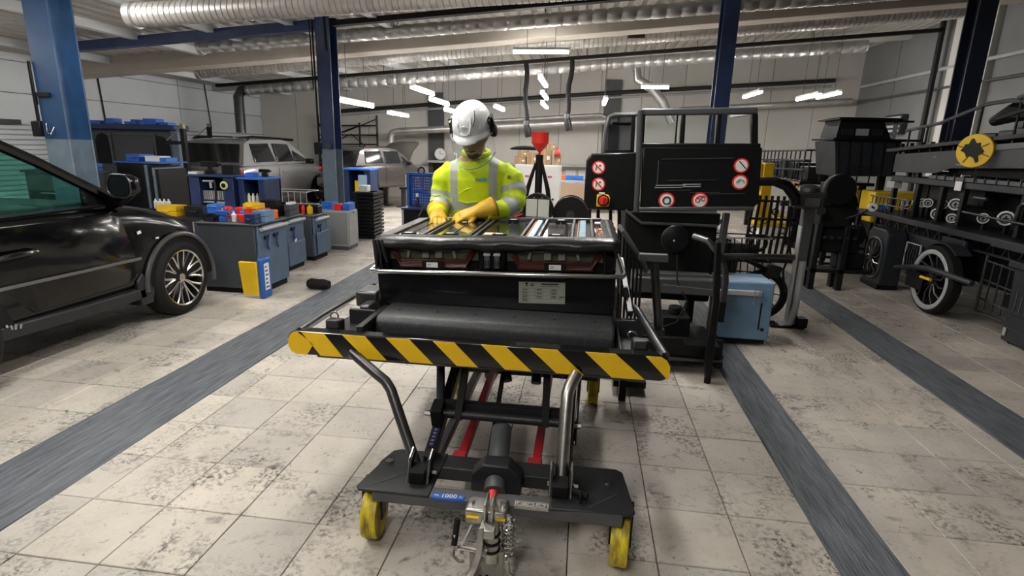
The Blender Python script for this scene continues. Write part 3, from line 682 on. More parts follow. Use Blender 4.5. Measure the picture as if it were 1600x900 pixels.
# padded vinyl front and sides
mb = pm(); rings = []; nn = 46
for i in range(nn+1):
    f_ = i/nn; xx = x0-.008+(x1-x0+.016)*f_
    sag = .006*math.sin(f_*21)+.005*math.sin(f_*47+1)+(.012 if f_ < .04 else 0)
    bul = .005*math.sin(f_*33+2); ed = .92 if i in (0, nn) else 1
    prof = [(y0+.10, 1.005), (y0+.02, 1.000+sag), (y0-.012+bul, 1.012+sag*.6), (y0-.02+bul, 1.035), (y0-.012, 1.058), (y0+.012, 1.070+.003*math.sin(f_*17)), (y0+.05, 1.074), (y0+.10, 1.072)]
    rings.append([(xx, y0+.05+(a-y0-.05)*ed, 1.036+(b-1.036)*ed) for a, b in prof])
mb.loft(rings); part('vinyl_pad', mb, M_leather, bp, sharp=60, sub=1)
for xa, s_ in ((x0, -1), (x1, 1)):
    mb = pm(); rings = []
    for i in range(12):
        yy_ = y0+.02+(y1-y0-.02)*i/11; w_ = .004*math.sin(i*1.9)
        rings.append([(xa+s_*(.012+w_), yy_, 1.02), (xa+s_*(.014+w_), yy_, 1.05), (xa+s_*.002, yy_, 1.068), (xa-s_*.06, yy_, 1.070), (xa-s_*.06, yy_, 1.005), (xa, yy_, .98+.01*math.sin(i*2.3))])
    mb.loft(rings); part('side_pad', mb, M_leather, bp, sharp=60)
for i, (dx, ln) in enumerate(((.015, .09), (.03, .075), (.05, .06))):
    part('drape_fold', pm().tube([(x0+dx-.014, y0-.012, 1.055), (x0+dx, y0-.018, 1.0), (x0+dx-.012+i*.01, y0-.010, 1.03-ln-.02)], [.010, .012, .006], 7), M_leather, bp)
part('drape', pm().loft([[(x0-.01, y0-.004, 1.04), (x0+.03, y0-.014, 1.04), (x0+.03, y0+.01, 1.04), (x0-.01, y0+.02, 1.04)], [(x0-.004, y0-.004, .92), (x0+.035, y0-.01, .925), (x0+.03, y0+.01, .92), (x0-.004, y0+.02, .92)]]), M_leather, bp)
# top: reflective module covers, rails, blue cell strips
zt = 1.052
part('top_tray', pm().bx(x0+.03, x1-.03, y0+.05, y1-.02, 1.0, zt), M_black, bp)
M_mirror = mat('black_mirror_cover', (.012, .013, .013), .07, coat=.6)
for a, b in ((-.905, -.765), (-.715, -.535), (-.48, -.285), (-.175, -.045), (.075, .135)):
    cv = part('module_cover', pm().bx(a, b, y0+.07, y1-.03, zt, zt+.010), M_mirror, bp, bevel=.003)
    if a < .05:
        part('cover_seam', pm().bx((a+b)/2-.003, (a+b)/2+.003, y0+.09, y1-.04, zt+.010, zt+.0115), M_blackm, cv)
        part('cover_clip', pm().bx((a+b)/2-.035, (a+b)/2+.035, y0+.10, y0+.14, zt+.010, zt+.022), M_blackm, cv, bevel=.003)
        part('clip_tag', pm().bx((a+b)/2-.018, (a+b)/2+.018, y0+.105, y0+.125, zt+.022, zt+.0235), M_plast, cv)
        part('cover_clip', pm().bx((a+b)/2-.03, (a+b)/2+.03, y1-.10, y1-.06, zt+.010, zt+.022), M_blackm, cv)
        part('clip_tag', pm().bx((a+b)/2-.018, (a+b)/2+.018, y1-.095, y1-.07, zt+.022, zt+.0235), M_plast, cv)
for xx in (-.755, -.725, -.525, -.495, -.272, -.190, -.035, .062, .148):
    part('module_rail', pm().bx(xx-.007, xx+.007, y0+.06, y1-.02, zt, zt+.022), M_dsteel, bp, bevel=.003)
for xx in (-.231, .014):
    cs = part('cell_strip', pm().bx(xx-.016, xx+.016, y0+.08, y1-.03, zt, zt+.012), mat('cell_blue', (.16, .36, .55), .35), bp)
    ys_ = [y0+.09+q*.042 for q in range(15)]
    for q, yq in enumerate(ys_): part('cell_tab', pm().bx(xx-.014, xx+.014, yq, yq+.030, zt+.012, zt+.016), mat('cell_pale', (.42, .60, .70), .3), cs)
    part('orange_edge', pm().bx(xx-.026, xx-.020, y0+.08, y1-.03, zt, zt+.012), mat('cable_orange', (.45, .16, .04), .5), cs)
part('paper_tag', pm().bx(-.89, -.80, y0+.10, y0+.18, zt+.010, zt+.0115), M_plast, bp)
part('paper_tag', pm().bx(-.47, -.40, y0+.16, y0+.22, zt+.010, zt+.0115), M_plast, bp)
part('paper_tag', pm().bx(.08, .13, y1-.12, y1-.06, zt+.010, zt+.0115), M_plast, bp)
part('back_rail', pm().bx(x0+.05, x1-.05, y1-.03, y1, 1.03, 1.078), M_dsteel, bp, bevel=.01)
wm = part('warning_mark', pm().torus((.112, y0+.22, zt+.0105), .022, .004, 'z', 20, 5, .3), M_redb, bp)
part('warning_mark', pm().box((.115, y0+.40, zt+.011), (.035, .05, .002)), M_yellow, bp)
# rating plate
rp_ = part('rating_plate', pm().bx(-.275, -.058, y0-.0025, y0+.003, .765, .868), mat('rating_plate_grey', (.36, .36, .30), .5), bp)
gl = pm(); yq = y0-.0032
for z_ in (.772, .786, .803, .820, .838): gl.bx(-.268, -.066, yq, yq+.001, z_, z_+.0007)
for x_, za_, zb_ in ((-.268, .772, .838), (-.228, .772, .838), (-.200, .786, .838), (-.160, .786, .838), (-.131, .786, .838), (-.091, .786, .838), (-.066, .772, .838)): gl.bx(x_, x_+.0007, yq, yq+.001, za_, zb_)
part('plate_lines', gl, M_mgrey, rp_)
prn = pm(); rr = random.Random(3)
for x_, zz_ in [(a, b) for a in (-.258, -.190, -.122) for b in (.829, .812, .795)]+[(-.258, .779), (-.084, .795)]:
    for q in range(4): prn.bx(x_+q*.006, x_+q*.006+.0045, yq, yq+.001, zz_+.001, zz_+.0055)
    prn.bx(x_-.003, x_+.026 if x_ < -.09 else x_+.01, yq, yq+.001, zz_-.0045, zz_-.003)
for q in range(9): prn.bx(-.168+q*.0088, -.168+q*.0088+.007, yq, yq+.001, .855, .862)
prn.cyl((-.238, yq, .860), (-.238, yq+.001, .860), .006, n=12).bx(-.246, -.230, yq, yq+.001, .848, .851)
prn.bx(-.222, -.202, yq, yq+.001, .848, .8515).bx(-.218, -.206, yq, yq+.001, .856, .860)
part('plate_print', prn, M_black, rp_)
text('lettering', 'Li-ion Power Battery System', .0075, M_black, rp_, (-.13-PL[0], yq-PL[1], .848-PL[2]), (PI/2, 0, 0), .0003)
bp.rotation_euler = (0, math.radians(-1.8), 0); bp.location.z += .012    # the pack lies slightly canted on the platform
# ================================================================== the worker
def remeshed(name, mb, voxel, smooth=4, fac=.5):
    o = bpy.data.objects.new('tmp', mb.mesh('tmp')); COL.objects.link(o)
    r = o.modifiers.new('r', 'REMESH'); r.mode = 'VOXEL'; r.voxel_size = voxel; r.use_smooth_shade = True
    s = o.modifiers.new('s', 'SMOOTH'); s.iterations = smooth; s.factor = fac
    dg = bpy.context.evaluated_depsgraph_get(); me = bpy.data.meshes.new_from_object(o.evaluated_get(dg)); me.name = name
    bpy.data.objects.remove(o); me.shade_smooth()
    return me
PW = (-.66, 3.5, 0)
TW = Matrix.Translation((-PW[0], -PW[1], 0))
pw = thing('person', 'worker in a white helmet, face shield and yellow high-visibility jacket bending over the battery', 'person', PW)
M_hiv = mat('hivis_yellow', (.62, .80, .004), .7, var=.12, scale=12, bump=.35, bscale=22)
M_refl = mat('reflective_tape', (.42, .45, .42), .45, var=.1, scale=20)
M_trou = mat('dark_trousers', (.03, .04, .06), .8)
M_skin = mat('skin', (.42, .25, .17), .55, var=.1, scale=20)
M_shoe = mat('work_shoe', (.02, .02, .02), .6)
M_glove = mat('yellow_glove', (.72, .43, .01), .55, var=.3, scale=14, bump=.3, bscale=40)
HC = Vector((-.665, 3.335, 1.555))
HM = Matrix.Translation(HC) @ Euler((math.radians(27), math.radians(-3), math.radians(-8))).to_matrix().to_4x4()   # head frame: -y is the face, z up
HL = TW @ HM
mb = MB(xf=TW)
def ering(c, rx, ry, n=24, p=2.4):
    out = []
    for k in range(n):
        a = 2*PI*k/n; ca, sa = math.cos(a), math.sin(a)
        out.append((c[0]+rx*math.copysign(abs(ca)**(2/p), ca), c[1]+ry*math.copysign(abs(sa)**(2/p), sa), c[2]))
    return out
mb.loft([ering((-.66, 3.50, .80), .165, .115), ering((-.66, 3.50, .92), .185, .13), ering((-.66, 3.495, 1.0), .19, .135), ering((-.66, 3.48, 1.1), .185, .135),
         ering((-.66, 3.465, 1.2), .195, .14), ering((-.655, 3.45, 1.29), .21, .14), ering((-.655, 3.44, 1.345), .215, .125), ering((-.655, 3.435, 1.385), .185, .105), ering((-.655, 3.43, 1.415), .125, .09), ering((-.66, 3.425, 1.44), .08, .078), ering((-.66, 3.415, 1.47), .062, .064)])
mb.tube([(-.66, 3.43, 1.41), (-.662, 3.39, 1.47), (-.664, 3.355, 1.53)], [.062, .058, .058], 16)
ARML = [(-.80, 3.44, 1.335), (-.862, 3.43, 1.29), (-.878, 3.425, 1.21), (-.882, 3.40, 1.145), (-.872, 3.32, 1.11), (-.858, 3.23, 1.085)]
ARMR = [(-.51, 3.44, 1.335), (-.440, 3.42, 1.29), (-.415, 3.40, 1.22), (-.418, 3.36, 1.155), (-.475, 3.29, 1.13), (-.570, 3.225, 1.115)]
RAD = [.078, .076, .070, .066, .062, .054]
for A, sd in ((ARML, 0), (ARMR, 1.3)):
    pts = []; rad = []
    for i in range(len(A)-1):
        for q in range(5):
            f_ = q/5; a, b = Vector(A[i]), Vector(A[i+1]); pts.append(tuple(a.lerp(b, f_)))
            t_ = i+f_; rad.append((RAD[i]*(1-f_)+RAD[i+1]*f_)*(1+.05*math.sin(t_*7+sd)))
    pts.append(A[-1]); rad.append(RAD[-1])
    mb.tube(pts, rad, 16)
for s_ in (-1, 1):
    x_ = -.66+s_*.095
    mb.tube([(x_, 3.50, .92), (x_+s_*.01, 3.49, .70), (x_+s_*.015, 3.485, .50), (x_+s_*.015, 3.50, .28), (x_+s_*.018, 3.51, .09)], [.098, .092, .072, .066, .055], 16)
    mb.loft([ering((x_+s_*.02, 3.46, .012), .045, .13, 20), ering((x_+s_*.02, 3.46, .05), .048, .135, 20), ering((x_+s_*.02, 3.48, .10), .045, .085, 20), ering((x_+s_*.02, 3.50, .14), .042, .05, 20)])
# head in its own frame
hb = MB(xf=TW @ HM)
hb.loft([ering((0, -.045, -.118), .028, .030, 24, 2), ering((0, -.035, -.105), .048, .052, 24, 2), ering((0, -.020, -.075), .062, .078, 24, 2), ering((0, -.012, -.04), .070, .092, 24, 2), ering((0, -.005, 0), .075, .100, 24, 2),
         ering((0, .002, .04), .077, .102, 24, 2), ering((0, .006, .08), .070, .092, 24, 2), ering((0, .008, .105), .05, .066, 24, 2), ering((0, .008, .118), .02, .025, 24, 2)])
hb.loft([ering((0, -.098, -.005), .008, .010, 10, 2), ering((0, -.108, -.022), .011, .014, 10, 2), ering((0, -.112, -.037), .015, .016, 10, 2), ering((0, -.100, -.046), .012, .014, 10, 2)])
for s_ in (-1, 1): hb.lathe([(.008, -.006), (.030, -.004), (.032, .004), (.01, .008)], (s_*.076, .01, -.012), 'x', 14)
mb.v += hb.v; off = len(mb.v)-len(hb.v); mb.f += [tuple(i+off for i in f) for f in hb.f]
bodym = remeshed('body', mb, .0085, 3)
body = link('body', bodym, None, pw)
for m_ in (M_hiv, M_refl, M_trou, M_skin, M_shoe): bodym.materials.append(m_)
HLi = HL.inverted()
def seg_t(p, A):
    best = (9, 0)
    for i in range(len(A)-1):
        a, b = Vector(A[i]), Vector(A[i+1]); d = b-a; t_ = max(0, min(1, (p-a).dot(d)/d.dot(d))); ds = (a+d*t_-p).length
        if ds < best[0]: best = (ds, i+t_)
    return best
for f in bodym.polygons:
    p = f.center + Vector(PW); h = HLi @ f.center; mi = 0
    dl, tl = seg_t(p, ARML); dr, tr_ = seg_t(p, ARMR)
    if h.z > -.135 and h.length < .19 and not (p.z < 1.46 and h.y > -.02): mi = 3
    elif p.z < .13: mi = 4
    elif p.z < .86: mi = 2
    elif dl < .09 and tl > .35 and p.x < -.80:
        if 1.95 < tl < 2.75 or 3.35 < tl < 4.1: mi = 1
    elif dr < .09 and tr_ > .35 and p.x > -.53 or dr < .085 and tr_ > 3.2:
        if 1.35 < tr_ < 2.1 or 3.05 < tr_ < 4.0: mi = 1
    else:
        if 1.105 < p.z < 1.16: mi = 1
        elif p.z > 1.105 and (abs(p.x+.785) < .026 or abs(p.x+.545) < .026): mi = 1
    f.material_index = mi
# face details
hp = lambda: MB(xf=HL)
for s_ in (-1, 1):
    e_ = part('eye', hp().lathe([(.001, -.012), (.009, -.008), (.012, 0), (.009, .008), (.001, .012)], (s_*.031, -.088, .005), 'z', 14), M_plast, body)
    part('iris', hp().lathe([(.001, -.001), (.005, -.001), (.005, .001), (.001, .001)], (s_*.031, -.1005, .004), 'y', 12), M_black, body)
    part('eyebrow', hp().tube([(s_*.014, -.102, .021), (s_*.032, -.099, .026), (s_*.052, -.086, .020)], [.003, .0045, .002], 6), mat('dark_hair', (.03, .022, .018), .8), body)
part('mouth', hp().tube([(-.022, -.090, -.066), (0, -.098, -.063), (.022, -.090, -.066)], [.003, .0055, .003], 6), mat('lips', (.28, .11, .09), .5), body)
part('beard', hp().loft([[(-.055, -.052, -.055), (-.03, -.090, -.076), (0, -.100, -.080), (.03, -.090, -.076), (.055, -.052, -.055)], [(-.045, -.06, -.10), (-.025, -.085, -.108), (0, -.093, -.112), (.025, -.085, -.108), (.045, -.06, -.10)]], caps=False).loft([[(-.03, -.098, -.052), (0, -.110, -.050), (.03, -.098, -.052)], [(-.028, -.096, -.060), (0, -.107, -.058), (.028, -.096, -.060)]], caps=False), MATS['dark_hair'], body)
# collar and jacket details
col_ = MB(xf=TW).tube([(-.66+.075*math.cos(a), 3.405+.07*math.sin(a), 1.452+.018*math.sin(a)) for a in [2*PI*k/24 for k in range(24)]], .016, 8, closed=True)
part('collar', col_, M_hiv, pw)
part('chest_logo', MB(xf=TW).box((-.612, 3.309, 1.298), (.020, .004, .018), (0, .05, 0)).box((-.588, 3.309, 1.30), (.020, .004, .020), (0, .3, 0)), mat('logo_teal', (.06, .32, .33), .6), pw)
part('chest_print', MB(xf=TW).bx(-.646, -.634, 3.3055, 3.311, 1.290, 1.306).bx(-.631, -.625, 3.3055, 3.311, 1.290, 1.304), mat('print_grey', (.25, .28, .2), .6), pw)
part('sleeve_badge', MB(xf=TW).box((-.444, 3.348, 1.315), (.034, .006, .022), (-.25, .15, .35)), mat('badge_olive', (.30, .30, .10), .6), pw)
for pts, r_ in (([(-.86, 3.34, 1.20), (-.90, 3.345, 1.19), (-.935, 3.37, 1.20)], .006), ([(-.47, 3.30, 1.21), (-.42, 3.305, 1.195), (-.375, 3.33, 1.20)], .006), ([(-.75, 3.32, 1.21), (-.70, 3.318, 1.24), (-.66, 3.318, 1.25)], .005), ([(-.76, 3.326, 1.17), (-.70, 3.328, 1.155), (-.62, 3.326, 1.17)], .005)):
    part('sleeve_crease', MB(xf=TW).tube(pts, [.001, r_, .001], 6), M_hiv, pw)
# helmet
M_helm = mat('helmet_white', (.80, .82, .82), .28, coat=.4)
def hring(a, rx, ry, z, y=0, n=32): return [(rx*math.cos(2*PI*k/n), y+ry*math.sin(2*PI*k/n), z) for k in range(n)]
hs = hp().loft([hring(0, .112, .140, .030, .008), hring(0, .114, .142, .05, .008), hring(0, .112, .139, .085, .008), hring(0, .103, .128, .125, .010), hring(0, .085, .106, .158, .012), hring(0, .056, .072, .180, .014), hring(0, .02, .028, .190, .015)])
hel = part('helmet', hs, M_helm, pw, sharp=80, sub=1)
br = []
for k in range(32):
    a = 2*PI*k/32; fr = max(0, -math.sin(a)); e = .006+.030*fr**3
    br.append([((.113+e*.5)*math.cos(a), .008+(.141+e)*math.sin(a), .026-.012*fr), ((.113+e*.5)*math.cos(a), .008+(.141+e)*math.sin(a), .034-.010*fr), (.108*math.cos(a), .008+.136*math.sin(a), .052), (.108*math.cos(a), .008+.136*math.sin(a), .024)])
part('brim', hp().loft(br, False, True), M_helm, hel, sharp=60)
rg = hp()
for s_ in (-1, 1):
    rg.tube([(s_*.030, -.128, .070), (s_*.040, -.118, .108), (s_*.036, -.088, .145)], .005, 8)
    rg.tube([(s_*.078, -.090, .075), (s_*.080, -.060, .118), (s_*.064, -.010, .158), (s_*.050, .05, .168)], .006, 8)
rg.tube([(-.030, -.128, .070), (-.012, -.134, .060), (.012, -.134, .060), (.030, -.128, .070)], .005, 8)
part('shell_ridge', rg, M_helm, hel)
part('front_badge', hp().lathe([(.001, -.004), (.015, -.003), (.016, .003), (.001, .004)], (0, -.128, .095), 'y', 16), mat('helmet_grey', (.62, .64, .65), .4), hel)
part('shell_seam', hp().tube([(.050, -.118, .10), (.060, -.092, .135), (.052, -.05, .165)], .003, 6), M_mgrey, hel)
for s_ in (-1, 1):
    em = part('ear_muff', hp().lathe([(.001, -.016), (.032, -.014), (.038, -.004), (.038, .010), (.028, .018), (.001, .02)] if s_ > 0 else [(.001, .016), (.032, .014), (.038, .004), (.038, -.010), (.028, -.018), (.001, -.02)], (s_*.122, .012, .018), 'x', 20), M_blackm, pw, bevel=.004)
    part('muff_arm', hp().bar((s_*.128, .01, .025), (s_*.118, .0, .105), .03, .012).bar((s_*.12, -.03, .08), (s_*.12, .04, .095), .012, .03), M_black, em)
vr = []
for i in range(17):
    a = math.radians(-78+156*i/16)
    cs, sn = math.cos(a), math.sin(a)
    low = -.140+.035*(abs(a)/1.36)**2
    vr.append([(.132*sn, .02-.175*cs, .018), (.135*sn, .016-.184*cs, -.02), (.134*sn, .015-.185*cs, -.06), (.131*sn, .013-.180*cs, -.10), (.126*sn, .012-.172*cs, low)])
vg = hp(); vg.add([p for r in vr for p in r], [(i*5+j, i*5+j+1, (i+1)*5+j+1, (i+1)*5+j) for i in range(16) for j in range(4)])
vis = part('face_shield', vg, glass('visor_clear', (.93, .96, .95), .03, .05), pw, sharp=80)

part('shield_band', hp().tube([(.131*math.sin(math.radians(-80+160*i/16)), .021-.174*math.cos(math.radians(-80+160*i/16)), .020) for i in range(17)], .005, 8), mat('band_smoke', (.20, .22, .23), .3), vis)
part('shield_edge', hp().tube([(.125*math.sin(math.radians(-78+156*i/16)), .013-.170*math.cos(math.radians(-78+156*i/16)), -.140+.035*(abs(-78+156*i/16)/78)**2) for i in range(17)], .0035, 6), mat('edge_teal', (.25, .38, .37), .3), vis)
# gloves: gauntlet, palm, four fingers and thumb
def glove(W, d, side, nrm, curl, label=None):
    """W wrist, d pointing direction of the hand, nrm back-of-hand normal, side = thumb direction"""
    W = Vector(W); d = Vector(d).normalized(); n = Vector(nrm); n = (n-d*n.dot(d)).normalized(); s = d.cross(n).normalized()
    if s.dot(Vector(side)) < 0: s = -s
    g = MB(xf=TW)
    P_ = lambda a, b, c: tuple(W+d*a+s*b+n*c)
    def oval(a, w, t, c=0): return [P_(a, w*math.cos(2*PI*k/18), c+t*math.sin(2*PI*k/18)) for k in range(18)]
    g.loft([oval(-.115, .066, .062), oval(-.10, .069, .064), oval(-.04, .054, .050), oval(.0, .044, .036), oval(.03, .050, .029), oval(.06, .052, .026), oval(.088, .048, .022), oval(.10, .04, .016)])
    for b, ln, k0 in ((.036, .074, 1.0), (.013, .082, 1.0), (-.010, .076, 1.05), (-.033, .060, 1.15)):
        pts = [P_(.07, b, 0)]; ang = 0; pos = Vector((.088, b, 0)); pts.append(P_(*pos))
        for q, fr in enumerate((.45, .32, .25)):
            ang += curl*k0*(.55 if q == 0 else .6); pos = pos+Vector((math.cos(ang)*ln*fr, b*.04, -math.sin(ang)*ln*fr)); pts.append(P_(*pos))
        g.tube(pts, [.0125, .0125, .0118, .0108, .0085], 10)
    g.tube([P_(.015, .030, -.008), P_(.04, .054, -.014), P_(.066, .066, -.024), P_(.086, .066, -.034)], [.016, .0145, .013, .0095], 10)
    o = link('glove', remeshed('glove', g, .0052, 2), M_glove, pw)
    part('cuff_edge', MB(xf=TW).tube([P_(-.115, .067*math.cos(2*PI*k/24), .063*math.sin(2*PI*k/24)) for k in range(24)], .0045, 6, closed=True), mat('cuff_brown', (.16, .09, .015), .7), o)
    return o, P_
gl_, _ = glove((-.850, 3.215, 1.093), (.22, -.86, -.12), (1, 0, -.1), (.1, -.15, 1), .5)
gr_, Pr = glove((-.620, 3.205, 1.118), (-.86, -.40, -.24), (0, -1, .2), (-.1, -.45, .9), .5)
part('red_tab', MB(xf=TW).box(tuple(Vector(Pr(-.085, .035, .056))+Vector(PW)), (.022, .012, .010), (.4, 0, .4)), M_redb, gr_)
# ================================================================== cars
def wheel(parent, c, r, w, nsp, m_rim, face=1, name='wheel', pair=True, tyre=None):
    """wheel on an axle along x; face = side the rim shows to"""
    X_ = Matrix.Translation(c)
    t = part(name, MB(xf=X_).lathe([(r*.74, -w/2), (r*.85, -w/2-.004), (r*.94, -w/2+.012), (r, -w*.28), (r, w*.28), (r*.94, w/2-.012), (r*.85, w/2+.004), (r*.74, w/2)], axis='x', n=40, caps=False), tyre or M_rubber, parent)
    part('rim', MB(xf=X_).lathe([(r*.75, -w*.48), (r*.75, w*.50), (r*.70, w*.47), (r*.69, -w*.46), (r*.75, -w*.48)], axis='x', n=40, caps=False), m_rim, t)
    part('brake_disc', MB(xf=X_).cyl((-.02*face, 0, 0), (0.0, 0, 0), r*.48, n=28), M_dsteel, t)
    part('backing', MB(xf=X_).cyl((-face*w*.3, 0, 0), (-face*w*.2, 0, 0), r*.70, n=28), M_black, t)
    for k in range(nsp):
        a0 = 2*PI*k/nsp
        for d_ in ((-1, 1) if pair else (0,)):
            pts = []
            for q in range(6):
                f_ = q/5; rr = r*(.12+.59*f_); a = a0+d_*(.05+.11*f_*f_)
                pts.append((face*w*(.32+.1*f_), rr*math.cos(a), rr*math.sin(a)))
            part('spoke', MB(xf=X_).tube(pts, [r*.030]*5+[r*.034], 6), m_rim, t)
    part('hub_cap', MB(xf=X_).lathe([(.001, 0), (r*.16, 0), (r*.17, face*w*.30), (r*.10, face*w*.40), (.001, face*w*.42)], axis='x', n=20), m_rim, t)
    return t
# ---- black car: only its right front quarter stands in view
BC = (-4.28, 3.2, 0)
def cm(): return MB(xf=Matrix.Translation((-BC[0], -BC[1], 0)))
bc = thing('black_car', 'glossy black car parked on the left with a large multi-spoke wheel', 'car', BC)
M_bcar = mat('car_black_paint', (.0025, .0025, .003), .16, coat=.15, spec=.3)
wy, wr, wy2 = 4.27, .325, 2.42
def side_ring(y, zb, zs, zt, ws, wt, cx=-4.28):
    """cross-section: zb sill, zs shoulder, zt top of the bonnet or belt; ws half width at shoulder"""
    R_ = [(ws-.05, zb), (ws-.005, zb+.12), (ws, (zb+zs)/2), (ws-.012, zs-.06), (ws-.05, zs), (wt, zt), (wt*.5, zt+.02)]
    return [(cx+a, y, b) for a, b in R_]+[(cx-a, y, b) for a, b in reversed(R_)]
low = [side_ring(*q) for q in ((.55, .40, .82, .88, .78, .60), (.75, .28, .90, .96, .86, .66), (1.3, .24, .96, 1.0, .885, .72), (2.0, .24, .985, 1.02, .89, .76), (2.9, .25, .985, 1.02, .89, .78), (3.5, .25, .97, 1.0, .89, .80), (3.85, .25, .94, .985, .888, .78), (4.2, .25, .87, .93, .88, .74), (4.5, .27, .77, .84, .86, .70), (4.68, .30, .66, .74, .80, .62), (4.76, .36, .56, .62, .70, .5))]
part('body', cm().loft(low), M_bcar, bc, sharp=50, sub=1)
def ghp(y, f_, o=0.): return (-4.28+(.82+o)*(1-f_)+(.68+o)*f_, y, 1.0*(1-f_)+1.55*f_)
gh = cm()
ypts = [(.72, 0), (1.15, .86), (1.7, 1.0), (2.5, 1.0), (2.90, .93), (3.27, .58), (3.80, 0)]
up = [[(-4.28-(.82-.14*f_), y, 1.0+.55*f_), (-4.28+(.82-.14*f_), y, 1.0+.55*f_)] for y, f_ in ypts]
lo = [[(-4.28-.80, y, .98), (-4.28+.80, y, .98)] for y, f_ in ypts]
# roof skin and pillars as bars, windows as tinted panes
roofs = [[(-4.28-(.82-.14*f_), y, 1.0+.55*f_), (-4.28, y, 1.03+.55*f_), (-4.28+(.82-.14*f_), y, 1.0+.55*f_), (-4.28+(.82-.14*f_)*.97, y, .97+.55*f_), (-4.28, y, 1.0+.55*f_), (-4.28-(.82-.14*f_)*.97, y, .97+.55*f_)] for y, f_ in ypts if f_ > .8]
part('roof', cm().loft(roofs), M_bcar, bc, sharp=60)
for s_ in (-1, 1):
    def Q(y, f_, o=0): p = ghp(y, f_, o); return (-4.28+s_*(p[0]+4.28), p[1], p[2])
    part('pillar', cm().tube([Q(1.15, .86), Q(1.7, .99), Q(2.5, 1.0), Q(2.90, .93), Q(3.27, .58), Q(3.54, .29), Q(3.82, .0)], [.03, .032, .034, .036, .036, .036, .034], 8), M_bcar, bc)
    part('pillar', cm().tube([Q(.72, 0), Q(1.15, .86)], .04, 8), M_bcar, bc)
    part('pillar', cm().tube([Q(2.1, 0, -.01), Q(2.15, 1.0, -.01)], .03, 8), M_black, bc)
    part('side_window', cm().loft([[Q(y, a, -.010), Q(y, b, -.010), Q(y, b, -.014), Q(y, a, -.014)] for y, a, b in ((2.16, .02, .96), (2.5, .02, .96), (2.90, .02, .88), (3.27, .02, .53), (3.54, .02, .24))]), G_teal, bc)
    part('side_window', cm().loft([[Q(y, a, -.010), Q(y, b, -.010), Q(y, b, -.014), Q(y, a, -.014)] for y, a, b in ((.85, .02, .2), (1.15, .02, .8), (1.7, .02, .94), (2.06, .02, .95))]), G_teal, bc)
    part('quarter_glass', cm().prism([(3.52, 1.005), (3.78, 1.005), (3.52, 1.13)], -4.28+s_*.78-.004, -4.28+s_*.78+.004, 'x'), M_black, bc)
    part('belt_trim', cm().tube([Q(.85, 0, .012), Q(2.0, .0, .014), Q(3.0, .0, .014), Q(3.80, .0, .012)], .012, 6), M_black, bc)
part('windscreen', cm().loft([[(-4.28-(.76-.13*f_), y, 1.0+.55*f_), (-4.28+(.76-.13*f_), y, 1.0+.55*f_), (-4.28+(.76-.13*f_), y, .99+.55*f_), (-4.28-(.76-.13*f_), y, .99+.55*f_)] for y, f_ in ((2.90, .93), (3.27, .58), (3.80, .01))]), glass('car_glass_clear', (.80, .90, .88), .0), bc)
part('seat', cm().bx(-4.0, -3.55, 2.35, 2.5, .6, 1.18).bx(-3.87, -3.68, 2.40, 2.5, 1.18, 1.34), M_blackm, bc, bevel=.04)
part('seat', cm().bx(-5.0, -4.55, 2.35, 2.5, .6, 1.18).bx(-4.87, -4.68, 2.40, 2.5, 1.18, 1.34), M_blackm, bc, bevel=.04)
part('dashboard', cm().bx(-4.95, -3.62, 3.35, 3.75, .75, 1.02), M_blackm, bc, bevel=.05)
part('steering_wheel', cm().torus((-4.75, 3.2, 1.0), .17, .016, 'y', 24, 6), M_blackm, bc)
# near side details on x = -3.39
xs = -3.392
dr = part('front_door', cm().loft([[(xs-.006, y, z) for y, z in ((2.95, .40), (2.45, .95), (2.48, .975), (3.6, .955), (3.72, .90), (3.80, .62), (3.78, .44), (3.70, .40))], [(xs+.006, y, z) for y, z in ((2.96, .41), (2.46, .94), (2.49, .965), (3.59, .945), (3.71, .89), (3.79, .62), (3.77, .45), (3.69, .41))]]), M_bcar, bc, sharp=60)
part('door_handle', cm().tube([(xs+.01, 2.62, .765), (xs+.035, 2.68, .775), (xs+.035, 2.98, .785), (xs+.01, 3.04, .775)], [.012, .018, .018, .012], 8), M_bcar, dr)
part('handle_recess', cm().loft([[(xs+.006, 2.70, .72), (xs+.006, 2.96, .73), (xs+.006, 3.0, .765), (xs+.006, 2.68, .755)], [(xs+.009, 2.71, .725), (xs+.009, 2.95, .735), (xs+.009, 2.99, .76), (xs+.009, 2.69, .75)]]), M_blackm, dr)
part('side_moulding', cm().bar((xs+.010, 2.5, .60), (xs+.010, 3.84, .575), .016, .02), mat('moulding_grey', (.10, .10, .10), .35), dr, bevel=.003)
part('sill', cm().loft([[(xs-.06, y, z), (xs+.004, y, z+.02), (xs+.004, y, z+.10), (xs-.06, y, z+.11)] for y, z in ((2.62, .27), (3.3, .245), (3.86, .235))]), M_dgrey, bc, bevel=.01)
for y_, z_, h_, a_ in ((2.76, .37, .018, .5), (2.785, .355, .03, .2), (2.81, .352, .035, -.2), (2.84, .345, .028, -.4)):
    part('sill_scrape', cm().box((xs+.008, y_, z_), (.005, .014, h_), (a_, 0, 0)), M_chrome, bc)
